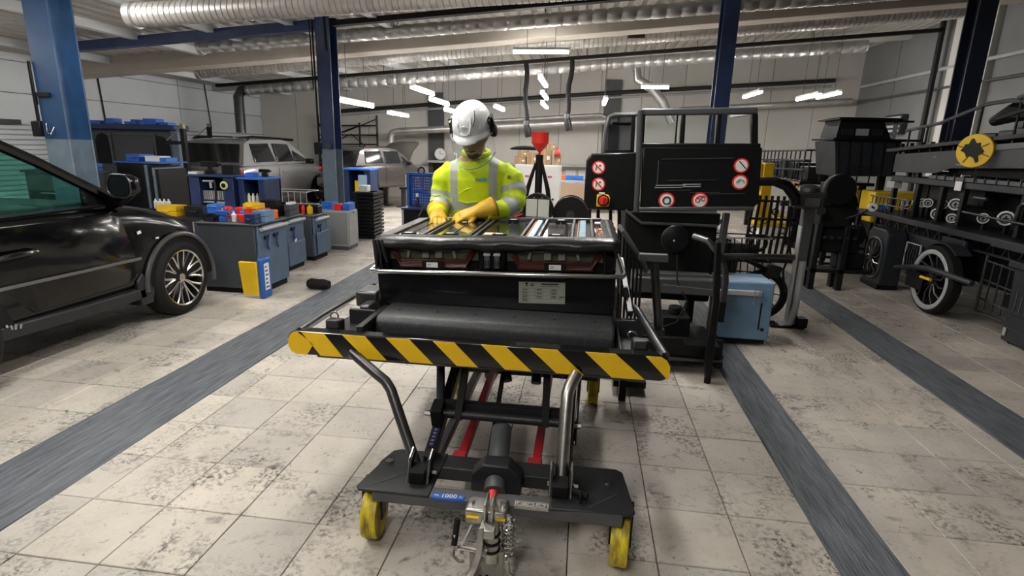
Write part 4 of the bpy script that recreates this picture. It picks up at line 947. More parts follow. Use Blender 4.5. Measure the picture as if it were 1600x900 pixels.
# arch: dark well and lip, mud flap
part('wheel_well', cm().loft([[(xs-.55, wy+math.cos(a)*.40, .30+math.sin(a)*.40) for a in [PI*k/16 for k in range(17)]], [(xs+.001, wy+math.cos(a)*.385, .30+math.sin(a)*.385) for a in [PI*k/16 for k in range(17)]]], caps=True), M_blackm, bc)
part('arch_lip', cm().tube([(xs+.006, wy+math.cos(a)*.405, .30+math.sin(a)*.405) for a in [math.radians(-12+192*k/24) for k in range(25)]], .020, 8), mat('arch_grey', (.06, .062, .065), .3, coat=.4), bc)
part('mud_flap', cm().loft([[(xs-.12, y, z) for y, z in ((3.84, .46), (3.95, .30), (3.92, .20), (3.80, .20), (3.78, .40))], [(xs+.004, y, z) for y, z in ((3.84, .46), (3.95, .30), (3.92, .20), (3.80, .20), (3.78, .40))]]), M_dgrey, bc, bevel=.01)
w1 = wheel(bc, (-3.472-BC[0], wy-BC[1], wr), wr, .21, 10, M_chrome)
part('brake_caliper', cm().bx(-3.455, -3.43, wy-.20, wy-.13, .30, .40), M_yellow, w1, bevel=.01)
wheel(bc, (-3.472-BC[0], wy2-BC[1], wr), wr, .21, 10, M_chrome)
part('wheel_well', cm().loft([[(xs-.55, wy2+math.cos(a)*.40, .30+math.sin(a)*.40) for a in [PI*k/12 for k in range(13)]], [(xs+.001, wy2+math.cos(a)*.40, .30+math.sin(a)*.40) for a in [PI*k/12 for k in range(13)]]]), M_blackm, bc)
for sx in (-1, 1):
    X_ = cm()
    cx = -4.28+sx*1.02
    mr = part('door_mirror', X_.loft([[(cx+a*k_, 3.64+y_, 1.15+b*k_) for a, b in rrect(.19, .165, .06, 4)] for y_, k_ in ((-.045, .9), (-.03, 1.0), (.02, .98), (.075, .72), (.10, .35))]), M_bcar, bc, sharp=50)
    part('mirror_glass', cm().prism([(cx+a, 1.15+b) for a, b in rrect(.155, .135, .05, 4)], 3.592, 3.597, 'y'), M_gdark, mr)
    part('mirror_stem', cm().tube([(cx, 3.67, 1.10), (cx-sx*.06, 3.68, 1.05), (cx-sx*.2, 3.70, 1.0)], [.05, .04, .045], 8), M_bcar, mr)
    part('mirror_rim', cm().tube([(cx+a*1.02, 3.59, 1.15+b*1.02) for a, b in rrect(.18, .155, .058, 4)], .007, 6, closed=True), M_dsteel, mr)
part('badge', cm().box((xs+.006, 3.86, .775), (.006, .035, .022), (.2, 0, 0)).bx(xs+.004, xs+.01, 4.02, 4.05, .70, .712), M_plast, bc)
part('headlight', cm().loft([[(-3.62, 4.62, .56), (-3.46, 4.48, .60), (-3.47, 4.45, .70), (-3.66, 4.60, .66)], [(-3.60, 4.66, .56), (-3.44, 4.50, .60), (-3.45, 4.47, .70), (-3.64, 4.64, .66)]]), M_gdark, bc)

# ---- cars in the background
def small_car(name, label, loc, rz, S, m, L=3.5, hatch=True, bonnet_up=False):
    t = thing(name, label, 'car', loc, rz)
    X_ = Matrix.Diagonal((S, S, S, 1)); cm_ = lambda: MB(xf=X_)
    h = L/2
    def ring(y, zb, zs, zt, ws, wt):
        R_ = [(ws-.06, zb), (ws-.005, zb+.15), (ws, (zb+zs)/2+.03), (ws-.01, zs-.08), (ws-.04, zs), (wt, zt), (wt*.5, zt+.02)]
        return [(a, y, b) for a, b in R_]+[(-a, y, b) for a, b in reversed(R_)]
    part('body', cm_().loft([ring(*q) for q in ((-h, .42, .80, .88, .66, .58), (-h+.08, .30, .90, .98, .80, .70), (-h+.5, .24, .96, 1.0, .86, .78), (0, .22, .96, 1.0, .87, .80), (h-1.2, .22, .95, .99, .87, .80), (h-.5, .24, .87, .93, .85, .74), (h-.1, .30, .72, .80, .78, .62), (h, .42, .60, .66, .62, .5))]), m, t, sharp=50, sub=1)
    yr, yR, yf, yb = -h+.10, -h+.55, .25, h-.95    # tailgate base, roof rear, roof front, windscreen base
    def G(s_, y, f_, o=0): return (s_*((.82+o)*(1-f_)+(.62+o)*f_), y, 1.0*(1-f_)+1.48*f_)
    prof_ = [(yr, 0), (yR-.12, .82), (yR+.1, .97), (0, 1.02), (yf, .95), ((yf+yb)/2, .55), (yb, 0)]
    rings = []
    for y, f_ in prof_:
        a = G(1, y, f_); b = G(1, y, max(0, f_-.001)); rings.append([(-.80, y, .97), (-a[0], y, a[2]), (-a[0]*.5, y, a[2]+.02*(f_ > .1)), (a[0]*.5, y, a[2]+.02*(f_ > .1)), (a[0], y, a[2]), (.80, y, .97)])
    part('cabin', cm_().loft(rings), m, t, sharp=40)
    for s_ in (-1, 1):
        def win(y0, y1, f0, fa, fb):
            q = [G(s_, y0, f0, .012), G(s_, y1, f0, .012), G(s_, y1-.02 if fb < .7 else y1, fb, .012), G(s_, y0+.06, fa, .012)]
            q2 = [G(s_, p[1], (p[2]-1)/.48, -.02) for p in q]
            part('side_window', cm_().loft([q, q2]), M_gdark, t, bevel=.015)
        win(yR-.02, yR+.72, .08, .82, .85); win(yR+.80, yR+1.50, .06, .85, .82 if yR+1.5 < yf+.1 else .6); win(yR+1.54, yb-.10, .05, .55, .12)
        for wyy in (-h+.62, h-.68):
            w_ = wheel(t, (s_*.74*S, wyy*S, .30*S), .30*S, .2*S, 5, M_lgrey, face=s_, pair=False)
            part('wheel_arch', cm_().loft([[(s_*.60, wyy+math.cos(a)*.36, .30+math.sin(a)*.36) for a in [PI*k/12 for k in range(13)]], [(s_*.872, wyy+math.cos(a)*.36, .30+math.sin(a)*.36) for a in [PI*k/12 for k in range(13)]]]), M_blackm, t)
        part('door_line', cm_().bar((s_*.872, yR+.76, .3), (s_*.868, yR+.74, .95), .008, .006), M_dgrey, t)
        part('door_handle', cm_().bx(s_*.86, s_*.89, yR+.88, yR+1.04, .80, .83), m, t, bevel=.006)
        part('door_handle', cm_().bx(s_*.86, s_*.89, yR+.1, yR+.26, .80, .83), m, t, bevel=.006)
        part('door_mirror', cm_().box((s_*.96, yb-.28, 1.02), (.18, .12, .12)), M_black, t, bevel=.03)
        part('tail_light', cm_().lathe([(.001, .03), (.07, .025), (.085, 0), (.085, -.08), (.001, -.08)], (s_*.66, -h+.03, .84), 'y', 18).box((s_*.72, -h+.09, .84), (.16, .1, .12)), mat('tail_red', (.35, .01, .015), .2, coat=.5), t, bevel=.02)
        part('roof_rail', cm_().tube([(s_*.60, yR+.1, 1.48), (s_*.59, yR+.2, 1.52), (s_*.59, yf-.2, 1.52), (s_*.60, yf-.1, 1.48)], .016, 6), M_black, t)
    part('rear_window', cm_().loft([[(-.72, yr+.02, 1.03), (.72, yr+.02, 1.03), (.58, yR-.13, 1.37), (-.58, yR-.13, 1.37)], [(-.72, yr-.02, 1.04), (.72, yr-.02, 1.04), (.58, yR-.17, 1.385), (-.58, yR-.17, 1.385)]]), M_gdark, t)
    part('windscreen', cm_().loft([[(-.70, yb-.02, 1.03), (.70, yb-.02, 1.03), (.58, yf+.08, 1.43), (-.58, yf+.08, 1.43)], [(-.70, yb+.03, 1.035), (.70, yb+.03, 1.035), (.58, yf+.13, 1.44), (-.58, yf+.13, 1.44)]]), M_gdark, t)
    part('rear_bumper', cm_().bx(-.80, .80, -h-.06, -h+.2, .28, .58), m, t, bevel=.05, seg=3)
    part('number_plate', cm_().bx(-.25, .25, -h-.03, -h+.03, .70, .82), M_blackm, t)
    part('bumper_insert', cm_().bx(-.62, .62, -h-.075, -h+.1, .28, .40), M_dgrey, t, bevel=.02)
    if bonnet_up:
        part('bonnet', cm_().loft([[(-.70, h-.95, .98), (.70, h-.95, .98), (.70, h-.98, 1.0), (-.70, h-.98, 1.0)], [(-.72, h-.75, 1.38), (.72, h-.75, 1.38), (.72, h-.80, 1.40), (-.72, h-.80, 1.40)], [(-.62, h-.35, 1.62), (.62, h-.35, 1.62), (.62, h-.38, 1.655), (-.62, h-.38, 1.655)], [(-.40, h-.08, 1.68), (.40, h-.08, 1.68), (.40, h-.08, 1.72), (-.40, h-.08, 1.72)]]), m, t, sharp=60)
        part('bonnet_stay', cm_().cyl((-.5, h-.4, .85), (-.5, h-.5, 1.52), .01, n=6), M_dsteel, t)
    return t
sv = small_car('silver_car', 'silver hatchback parked behind the tool carts, seen from its rear corner', (-7.42, 12.1, 0), -.01, 1.0, M_silver, 3.7)
part('roof_bar', MB().tube([(-.2, -.4, 1.48), (0, -.1, 1.53), (.5, .75, 1.49)], .03, 8), M_black, sv)
tp = small_car('taupe_car', 'grey-brown car with its bonnet raised, lifted near the back wall', (-4.78, 12.6, .33), -.42, .70, M_taupe, 3.5, bonnet_up=True)
for k, (dx, dy) in enumerate(((-.45, -.7), (.45, -.7), (-.45, .8), (.45, .8))):
    solo('lift_stand', MB().bx(-.05, .05, -.05, .05, .02, .42).bx(-.14, .14, -.14, .14, 0, .02).bx(-.09, .09, -.05, .05, .42, .475), M_dsteel, ['grey lift stand under the rear left of the grey-brown car', 'grey lift stand under the rear right of the grey-brown car', 'grey lift stand under the front left of the grey-brown car', 'grey lift stand under the front right of the grey-brown car'][k], 'stand', (-4.78+dx*.6+dy*.30, 12.6+dy*.65-dx*.30, 0), bevel=.006)
dk = small_car('dark_car', 'dark car half hidden behind the navy column, bonnet raised', (-5.83, 13.85, 0), -.03, .60, mat('car_dark_paint', (.012, .012, .014), .2, coat=.5), 3.6, bonnet_up=True)
# ================================================================== left: tool carts and benches
def cart(label, x0, x1, y0, y1, h, ms, mf, tools, rail=True):
    """pushed tool cart: dark face to the camera, coloured end towards the aisle"""
    w, d = x1-x0, y1-y0
    t = thing('tool_cart', label, 'cart', ((x0+x1)/2, (y0+y1)/2, 0), group='tool carts along the aisle')
    part('cabinet', MB().bx(-w/2, w/2-.02, -d/2, d/2, .05, h-.02), mf, t, bevel=.008)
    part('plinth', MB().bx(-w/2+.02, w/2-.01, -d/2+.02, d/2-.02, .0, .05), M_blackm, t)
    part('end_panel', MB().prism([(-d/2, .06), (d/2, .06), (d/2, h*.55), (d/2-.015, h*.6), (d/2-.015, h-.03), (-d/2+.015, h-.03), (-d/2+.015, h*.6), (-d/2, h*.55)], w/2-.02, w/2+.012, 'x'), ms, t, bevel=.01)
    part('worktop', MB().bx(-w/2-.01, w/2+.012, -d/2-.01, d/2+.01, h-.02, h), M_mgrey, t, bevel=.006)
    if rail:
        part('push_rail', MB().cyl((w/2+.035, -d/2+.03, h-.055), (w/2+.035, d/2-.03, h-.055), .02, n=12), M_lgrey, t)
        for y_ in (-d/2+.05, d/2-.05): part('rail_bracket', MB().bx(w/2, w/2+.04, y_-.012, y_+.012, h-.08, h-.03), M_dgrey, t)
    for y_ in (-d/2+.06, d/2-.06):
        for x_ in (-w/2+.07, w/2-.05): part('castor', MB().cyl((x_-.014, y_, .03), (x_+.014, y_, .03), .03, n=14), M_rubber, t)
    for k in range(tools):
        y_ = -d/2+.12+k*(d-.2)/max(1, tools)
        part('tool_holder', MB().bx(w/2+.012, w/2+.03, y_-.02, y_+.05, h-.16, h-.13), M_blackm, t)
        part('hanging_plier', MB().tube([(w/2+.03, y_+.05, h-.12), (w/2+.032, y_+.01, h-.19), (w/2+.03, y_+.03, h-.27)], .008, 6), M_navy, t)
        part('hanging_plier', MB().tube([(w/2+.03, y_-.02, h-.12), (w/2+.034, y_+.02, h-.19), (w/2+.03, y_-.005, h-.24)], .008, 6), M_navy, t)
    return t
k1 = cart('largest slate blue tool cart just beyond the black car, holding the yellow bin', -3.74, -3.12, 4.98, 5.52, .70, M_cart, M_cartd, 2)
k2 = cart('middle slate blue tool cart with a white and blue sticker on its end', -3.74, -3.37, 5.95, 6.38, .635, M_cart, M_cartd, 1)
k3 = cart('third slate blue tool cart, before the light grey cabinet', -3.72, -3.37, 6.62, 7.02, .58, M_cart, M_cartd, 1)
sk = part('sticker', MB().bx(.198, .2005, -.06, .03, .12, .40), M_bluep, k2)
for q in range(4): part('sticker_print', MB().box((.202, -.02, .17+q*.06), (.002, .045, .035), (.3*(q % 2), 0, 0)), M_plast, sk)
part('door_panel', MB().bx(.196, .215, -.17, .20, .08, .36), M_cart, k3, bevel=.012)
part('door_panel', MB().bx(.19, .21, -.2, .2, .06, .33), M_cart, k2, bevel=.012)
bn = thing('waste_bin', 'yellow fronted blue bin leaning against the largest tool cart', 'bin', (-3.062, 5.02, 0))
part('front', MB().loft([[(-.15, -.19, 0.03), (.01, -.19, .03), (.01, -.16, .03), (-.15, -.16, .03)], [(-.17, -.20, .36), (.01, -.20, .36), (.01, -.16, .36), (-.17, -.16, .36)]]), M_yelp, bn, bevel=.006)
part('body', MB().bx(.01, .06, -.185, -.03, 0, .39), M_bluep, bn, bevel=.015)
lb2 = part('label', MB().bx(.0595, .0625, -.15, -.07, .08, .34), M_plast, bn)
for q in range(6): part('print', MB().bx(.0625, .0635, -.14, -.085-.01*(q % 3), .10+q*.04, .115+q*.04), M_bluep if q % 2 else M_mgrey, lb2)
part('bracket', MB().bx(-.12, .01, -.165, -.06, .33, .35), M_dgrey, bn)
cb = thing('steel_cabinet', 'light grey steel cabinet in front of the navy column', 'cabinet', (-3.50, 7.6, 0))
part('body', MB().bx(-.20, .24, -.17, .17, .05, .55), M_lgrey, cb, bevel=.006)
part('base', MB().bx(-.2, .23, -.165, .165, 0, .05), M_mgrey, cb)
part('side_panel', MB().bx(-.32, -.2, -.17, .12, .02, .53), M_mgrey, cb, bevel=.005)
part('door', MB().bx(-.13, .225, -.182, -.17, .08, .53), mat('cabinet_grey', (.25, .26, .27), .4), cb, bevel=.003)
part('door', MB().bx(.24, .252, -.15, .15, .08, .53), M_lgrey, cb, bevel=.003)
part('lock', MB().cyl((.252, 0, .52), (.258, 0, .52), .012, n=10), M_dgrey, cb)
# stack of black trays
tk = [(.025+.057*q) for q in range(13)]
tray = MB().bx(-.15, .15, -.2, .2, 0, .012).bx(-.17, .17, -.22, -.19, .012, .045).bx(-.17, .17, .19, .22, .012, .045).bx(.14, .17, -.22, .22, .012, .045).bx(-.17, -.14, -.22, .22, .012, .045).mesh('black_tray')
tray.materials.append(M_black)
for q, z_ in enumerate(tk):
    o = bpy.data.objects.new('black_tray', tray); COL.objects.link(o); o.location = (-3.42+random.uniform(-.006, .006), 8.62, .001+.057*q)
    tag(o, ['lowest', 'second lowest', 'third lowest', 'fourth lowest', 'fifth lowest', 'sixth lowest', 'middle', 'sixth highest', 'fifth highest', 'fourth highest', 'third highest', 'second highest', 'topmost'][q]+' black plastic tray in the tall stack beside the navy column', 'tray', 'stacked black trays by the navy column')
# navy tool cabinets before the silver car
def navycab(label, x0, x1, y, h, kind):
    w = x1-x0; t = thing('navy_cabinet', label, 'cabinet', ((x0+x1)/2, y, 0))
    part('side', MB().bx(-w/2, -w/2+.16*w/.7, -.2, .2, 0, h), M_navy, t, bevel=.006)
    part('side', MB().bx(w/2-.16*w/.7, w/2, -.2, .2, 0, h), M_navy, t, bevel=.006)
    part('back', MB().bx(-w/2, w/2, .17, .2, 0, h), M_navy, t)
    part('top', MB().bx(-w/2-.01, w/2+.01, -.22, .21, h, h+.03), M_blueb if kind else M_navy, t, bevel=.006)
    part('drawer_block', MB().bx(-w/2+.1, w/2-.1, -.19, .17, .05, h*.45), M_navy, t, bevel=.004)
    return t
n1 = navycab('navy cabinet with a white grille and a round yellow gauge, nearest the silver car tail', -5.14, -4.52, 7.0, 1.0, 0)
gm = part('grille', MB().bx(-.18, .18, -.12, -.10, .70, .82), M_dgrey, n1)
for q in range(12): part('slat', MB().bx(-.175+q*.03, -.158+q*.03, -.135, -.12, .70, .82), M_lgrey, gm)
part('shelf', MB().bx(-.2, .2, -.15, .15, .66, .68), M_lgrey, n1)
gg = part('gauge', MB().lathe([(.001, 0), (.05, 0), (.055, .01), (.05, .02), (.001, .02)], (.19, -.225, .90), 'y', 20), mat('gauge_yellow', (.75, .72, .3), .4), n1)
part('gauge_face', MB().cyl((.19, -.226, .90), (.19, -.23, .90), .03, n=16), M_black, gg)
part('tool_clamp', MB().bx(-.1, .06, -.22, -.2, .94, .96).bx(-.01, .02, -.22, -.2, .86, .95), M_lgrey, n1)
part('hose', MB().tube([(.06, -.22, .97), (.08, -.23, .9), (.07, -.23, .75), (.05, -.23, .62)], .014, 8), M_dgrey, n1)
n2 = navycab('navy cabinet with a yellow shelf of bottles, right of the gauge cabinet', -4.49, -4.12, 7.05, .98, 1)
part('shelf', MB().bx(-.13, .13, -.20, .12, .66, .69), M_yelp, n2)
for q in range(4): part('bottle', MB().lathe([(.022, 0), (.022, .07), (.01, .09), (.01, .11)], (-.09+q*.06, -.12, .69), 'z', 10), (M_plast, M_plast, M_lgrey, M_yelp)[q], n2)
# dark bench and grey drawer unit by the left column
d1 = thing('dark_cabinet', 'tall black cabinet with blue-grey edges between the wide column and silver car', 'cabinet', (-6.62, 8.0, 0))
part('body', MB().bx(-.36, .1, -.3, .3, .02, 1.10), M_black, d1, bevel=.01)
for q in range(4): part('edge_strip', MB().bx(.10+q*.06, .145+q*.06, -.3, .3, .02, 1.08-.02*q), (M_greyb, M_black, M_greyb, M_black)[q], d1, bevel=.004)
part('top_edge', MB().bx(-.38, .36, -.32, .3, 1.10, 1.12), M_bluep, d1)
d2 = thing('drawer_unit', 'grey drawer unit with chrome frame behind the black car mirror', 'cabinet', (-7.2, 7.35, 0))
part('body', MB().bx(-.75, .25, -.2, .2, .02, .95), M_mgrey, d2, bevel=.008)
for q in range(3):
    dw = part('drawer', MB().bx(-.7, .2, -.215, -.2, .12+q*.2, .30+q*.2), M_dgrey, d2, bevel=.004)
    part('handle', MB().bx(-.5, .0, -.235, -.22, .26+q*.2, .275+q*.2), M_chrome, dw)
part('display_window', MB().bx(-.22, .10, -.222, -.205, .72, .90), M_lgrey, d2, bevel=.01)
part('window_pane', MB().bx(-.18, .06, -.226, -.22, .74, .87), M_mgrey, d2)
part('top_board', MB().bx(-.78, .28, -.24, .2, .95, .98), M_mgrey, d2)
# clutter: boxes, cans and tools on the carts and benches, every one its own object
def item(kind, label, m, loc, size, rz=0, cat=None, lid=None, group='clutter on the tool carts and benches'):
    sx, sy, sz = size
    if kind == 'box':
        o = solo('storage_box', MB().bx(-sx/2, sx/2, -sy/2, sy/2, 0, sz).bx(-sx/2-.004, sx/2+.004, -sy/2-.004, sy/2+.004, sz*.8, sz*.9), m, label, cat or 'box', loc, rz, group, bevel=min(.006, sz*.1))
    elif kind == 'can':
        o = solo('spray_can', MB().lathe([(sx*.45, 0), (sx*.5, .006), (sx*.5, sz*.72), (sx*.3, sz*.8), (sx*.2, sz*.82), (sx*.2, sz), (.001, sz)], n=14), m, label, cat or 'can', loc, rz, group)
    elif kind == 'drill':
        o = solo('power_tool', MB().bx(-sx/2, sx/2, -sy/4, sy/4, sz*.55, sz).bx(-sx*.1, sx*.15, -sy/5, sy/5, .03, sz*.6).bx(-sx*.25, sx*.3, -sy/4, sy/4, 0, .05).cyl((sx/2, 0, sz*.77), (sx*.7, 0, sz*.77), sz*.08, n=10), m, label, cat or 'tool', loc, rz, group, bevel=.005)
    elif kind == 'tray':
        o = solo('parts_tray', MB().bx(-sx/2, sx/2, -sy/2, sy/2, 0, .01).bx(-sx/2, -sx/2+.01, -sy/2, sy/2, .01, sz).bx(sx/2-.01, sx/2, -sy/2, sy/2, .01, sz).bx(-sx/2, sx/2, -sy/2, -sy/2+.01, .01, sz*.6).bx(-sx/2, sx/2, sy/2-.01, sy/2, .01, sz), m, label, cat or 'tray', loc, rz, group)
    elif kind == 'case':
        o = solo('tool_case', MB().bx(-sx/2, sx/2, -sy/2, sy/2, 0, sz*.48).bx(-sx/2, sx/2, -sy/2, sy/2, sz*.52, sz).tube([(-sx*.15, -sy/2, sz*.5), (-sx*.15, -sy/2-.03, sz*.5), (sx*.15, -sy/2-.03, sz*.5), (sx*.15, -sy/2, sz*.5)], .008, 6), m, label, cat or 'case', loc, rz, group, bevel=.008)
    return o
Z1 = .7015
for a in (
    ('case', 'red and long tool case at the back of the largest cart', M_redb, (-3.42, 5.40, Z1), (.34, .16, .10)),
    ('case', 'yellow tool case lying on the red case', M_yelp, (-3.38, 5.40, Z1+.1005), (.16, .14, .05)),
    ('box', 'orange box at the aisle edge of the largest cart', M_orange, (-3.19, 5.40, Z1), (.08, .10, .09)),
    ('case', 'grey-blue power tool case on the aisle side of the largest cart', M_steelb, (-3.16, 5.20, Z1), (.13, .18, .11)),
    ('tray', 'dark tray of small parts at the front of the largest cart', M_dgrey, (-3.62, 5.06, Z1), (.12, .10, .07)),
    ('drill', 'blue drill standing at the front of the largest cart', M_bluep, (-3.50, 5.05, Z1), (.12, .09, .11)),
    ('can', 'white can on the largest cart', M_plast, (-3.40, 5.08, Z1), (.05, .05, .10)),
    ('box', 'blue box of wipes on the largest cart', M_blueb, (-3.68, 5.22, Z1), (.10, .14, .15)),
    ('box', 'red parts box at the far left of the largest cart', M_redb, (-3.70, 5.42, Z1), (.06, .10, .10)),
    ('drill', 'red pistol tool on the largest cart', M_redb, (-3.30, 5.06, Z1), (.10, .07, .08)),
    ('can', 'blue spray can on the largest cart', M_bluep, (-3.45, 5.16, Z1), (.05, .05, .13)),
    ('can', 'second blue spray can on the largest cart, nearer the aisle', M_blueb, (-3.36, 5.17, Z1), (.05, .05, .12)),
    ('case', 'navy case at the aisle corner of the largest cart', M_navy, (-3.18, 5.04, Z1), (.11, .10, .09)),
    ('can', 'yellow can among the blue boxes of the largest cart', M_yelp, (-3.60, 5.20, Z1), (.045, .045, .11)),
    ('case', 'black tool case on the middle cart', M_black, (-3.58, 6.10, .6365), (.24, .20, .12)),
    ('case', 'dark grey tool case on the aisle side of the middle cart', M_cartd, (-3.40, 6.18, .6365), (.07, .20, .13)),
    ('box', 'low black box lying on the black tool case', M_blackm, (-3.60, 6.10, .7575), (.18, .14, .06)),
    ('drill', 'black drill lying at the back of the middle cart', M_black, (-3.55, 6.31, .6365), (.16, .08, .14)),
    ('box', 'white packet on top of the dark grey tool case', M_plast, (-3.40, 6.18, .767), (.06, .12, .025)),
    ('can', 'red topped bottle on the third cart', M_redb, (-3.64, 6.76, .5815), (.045, .045, .14)),
    ('can', 'second red bottle on the third cart', M_redb, (-3.56, 6.76, .5815), (.045, .045, .12)),
    ('can', 'yellow jar on the third cart', M_yelp, (-3.47, 6.76, .5815), (.07, .07, .12)),
    ('box', 'black box at the back of the third cart', M_black, (-3.55, 6.92, .5815), (.28, .12, .10)),
    ('case', 'long bright blue crate behind the third cart on the grey cabinet', M_blueb, (-3.62, 7.66, .5515), (.17, .20, .10)),
    ('box', 'red box on the light grey cabinet', M_redb, (-3.43, 7.54, .5515), (.11, .12, .09)),
    ('case', 'blue case on the aisle end of the light grey cabinet', M_blueb, (-3.31, 7.60, .5515), (.10, .20, .10)),
    ('box', 'white box on top of the tray stack', M_plast, (-3.46, 8.58, .7305), (.14, .14, .10)),
    ('drill', 'black sander on the gauge cabinet', M_black, (-4.96, 7.0, 1.0315), (.24, .12, .16)),
    ('box', 'black battery charger on the gauge cabinet', M_blackm, (-4.70, 7.05, 1.0315), (.16, .16, .12)),
    ('box', 'white tray on the gauge cabinet', M_plast, (-5.07, 6.86, 1.0315), (.12, .14, .03)),
    ('drill', 'small black grinder on the bottle cabinet', M_black, (-4.22, 7.05, 1.0115), (.14, .09, .10)),
    ('box', 'blue box on the bottle cabinet', M_blueb, (-4.40, 7.05, 1.0115), (.12, .14, .05)),
    ('box', 'bright blue box at the left of the drawer unit', M_blueb, (-7.75, 7.34, .9815), (.2, .22, .10)),
    ('box', 'white box left of centre on the drawer unit', M_plast, (-7.53, 7.36, .9815), (.16, .16, .16)),
    ('box', 'larger white box in the middle of the drawer unit', M_plast, (-7.31, 7.36, .9815), (.20, .18, .20)),
    ('case', 'blue case on the right of the drawer unit', M_bluep, (-7.07, 7.34, .9815), (.22, .2, .11)),
    ('box', 'small grey carton at the front of the drawer unit', M_lgrey, (-7.19, 7.21, .9815), (.12, .08, .08)),
    ('case', 'blue case on the black cabinet', M_bluep, (-6.82, 8.0, 1.1215), (.22, .3, .10)),
    ('box', 'white box on the black cabinet', M_plast, (-6.52, 8.0, 1.1215), (.24, .24, .08)),
    ('box', 'blue tray on the aisle edge of the black cabinet', M_blueb, (-6.34, 8.0, 1.1215), (.10, .24, .06)),
    ):
    item(*a)
for q in range(4):
    item('can', ['leftmost', 'second from left', 'third from left', 'rightmost'][q]+' small pale bottle in the row low beside the black cabinet', M_plast, (-6.28+q*.07, 7.55, .4615), (.055, .055, .14), group='row of pale bottles by the black cabinet')
solo('bottle_shelf', MB().bx(-.2, .22, -.1, .1, .44, .46).bx(-.2, -.18, -.1, .1, 0, .44).bx(.2, .22, -.1, .1, 0, .44).bx(-.18, .2, -.1, .1, .2, .215), M_black, 'low black shelf carrying the row of pale bottles', 'shelf', (-6.18, 7.55, 0))
for q, (x_, y_, c_) in enumerate(((-4.95, 6.2, M_yelp), (-4.62, 6.25, M_dgrey), (-4.35, 6.2, M_navy))):
    item('case', ['yellow case on the low bench behind the black car', 'dark grey case on the low bench behind the black car', 'navy case on the low bench behind the black car'][q], c_, (x_, y_, .5715), (.26, .2, .12))
lb_ = thing('low_bench', 'low dark bench behind the bonnet of the black car', 'bench', (-4.7, 6.2, 0))
part('top', MB().bx(-.55, .55, -.25, .25, .54, .57), M_dgrey, lb_, bevel=.005)
for sx in (-1, 1):
    for sy in (-1, 1): part('leg', MB().bx(sx*.5-.02, sx*.5+.02, sy*.2-.02, sy*.2+.02, 0, .54), M_dgrey, lb_)
# grey van-like cab with its glazed end towards the camera
vn = thing('equipment_cab', 'big dark grey glazed cab behind the wide blue column, blue parts on its roof', 'cab', (-8.25, 9.6, 0))
M_cab = mat('cab_grey', (.075, .078, .085), .4, var=.2)
part('shell', MB().bx(-.95, .82, 0, .3, .0, 1.62), M_cab, vn, bevel=.05, seg=3)
part('roof_lip', MB().bx(-1.0, .88, -.10, .32, 1.60, 1.69), M_navy, vn, bevel=.015)
part('corner_post', MB().bx(.78, .90, -.06, .1, .5, 1.6), M_greyb, vn, bevel=.01)
part('frame', MB().prism([(-.80, .95), (.76, .95), (.76, 1.56), (-.80, 1.56)], -.03, .0, 'y'), M_mgrey, vn, bevel=.01)
part('window_pane', MB().prism([(-.38, .98), (.40, .98), (.42, 1.50), (-.42, 1.50)], -.045, -.03, 'y'), mat('cab_glass', (.05, .052, .06), .12, coat=.3), vn, bevel=.01)
part('arch_window', MB().prism([(-.76, .98), (-.48, .98), (-.52, 1.48), (-.60, 1.53), (-.70, 1.50), (-.76, 1.40)], -.045, -.03, 'y'), M_black, vn)
part('arch_window', MB().prism([(.48, .98), (.72, .98), (.72, 1.30), (.64, 1.46), (.54, 1.50), (.48, 1.49)], -.045, -.03, 'y'), M_black, vn)
part('window_post', MB().bx(-.46, -.42, -.06, -.03, .96, 1.54), M_mgrey, vn)
part('window_post', MB().bx(.43, .47, -.06, -.03, .96, 1.54), M_mgrey, vn)
for q, (x_, w_, h_) in enumerate(((-.75, .2, .06), (-.45, .16, .10), (-.1, .12, .05), (.02, .10, .09), (.35, .26, .11), (.62, .18, .05))):
    item('box', ['blue part at the left end of the cab roof', 'tall blue part left on the cab roof', 'flat blue part mid cab roof', 'narrow blue part mid cab roof', 'largest blue part on the cab roof', 'flat blue part at the right end of the cab roof'][q], M_blueb, (-8.25+x_, 9.70, 1.6915), (w_, .2, h_), group='blue parts on the grey cab roof')
# wall arms and scaffold
def warm(label, x, y, z):
    t = thing('swing_boom', label, 'boom', (x, y, 0))
    part('post', MB().bx(-.04, .04, -.04, .04, 0, z+.28), M_black, t, bevel=.004)
    part('beam', MB().bx(-.36, .0, -.035, .035, z, z+.06), M_black, t, bevel=.004)
    part('cap', MB().bx(-.03, .03, -.03, .03, z+.28, z+.36), mat('brass_worn', (.35, .30, .15), .5, .4), t)
    part('stay', MB().cyl((-.34, 0, z+.06), (-.02, 0, z+.30), .012, n=6), M_lgrey, t)
warm('black swing boom on a post left of the silver car', -8.85, 12.6, 1.45)
warm('black lift post rising behind the grey cab corner', -7.22, 9.55, 1.36)
sf = thing('scaffold_rack', 'tall black tubular rack behind the navy column at the back wall', 'rack', (-6.6, 15.3, 0))
for x_ in (-.85, -.35, .35, .85): part('upright', MB().cyl((x_, 0, 0), (x_, 0, 2.2 if abs(x_) > .5 else 2.0), .03, n=8), M_black, sf)
for z_ in (.6, .85, 1.15, 1.4, 1.65, 1.9): part('shelf_bar', MB().cyl((-.85, 0, z_), (.85, 0, z_+.03), .02, n=6), M_black, sf)
for a, b in (((-.85, 1.15), (.0, 1.65)), ((.85, 1.1), (.1, 1.7)), ((-.3, 1.65), (.85, 2.1)), ((.3, 1.9), (-.85, 1.5)), ((-.85, 1.9), (-.5, 2.15))): part('brace', MB().cyl((a[0], -.03, a[1]), (b[0], -.03, b[1]), .014, n=6), M_black, sf)
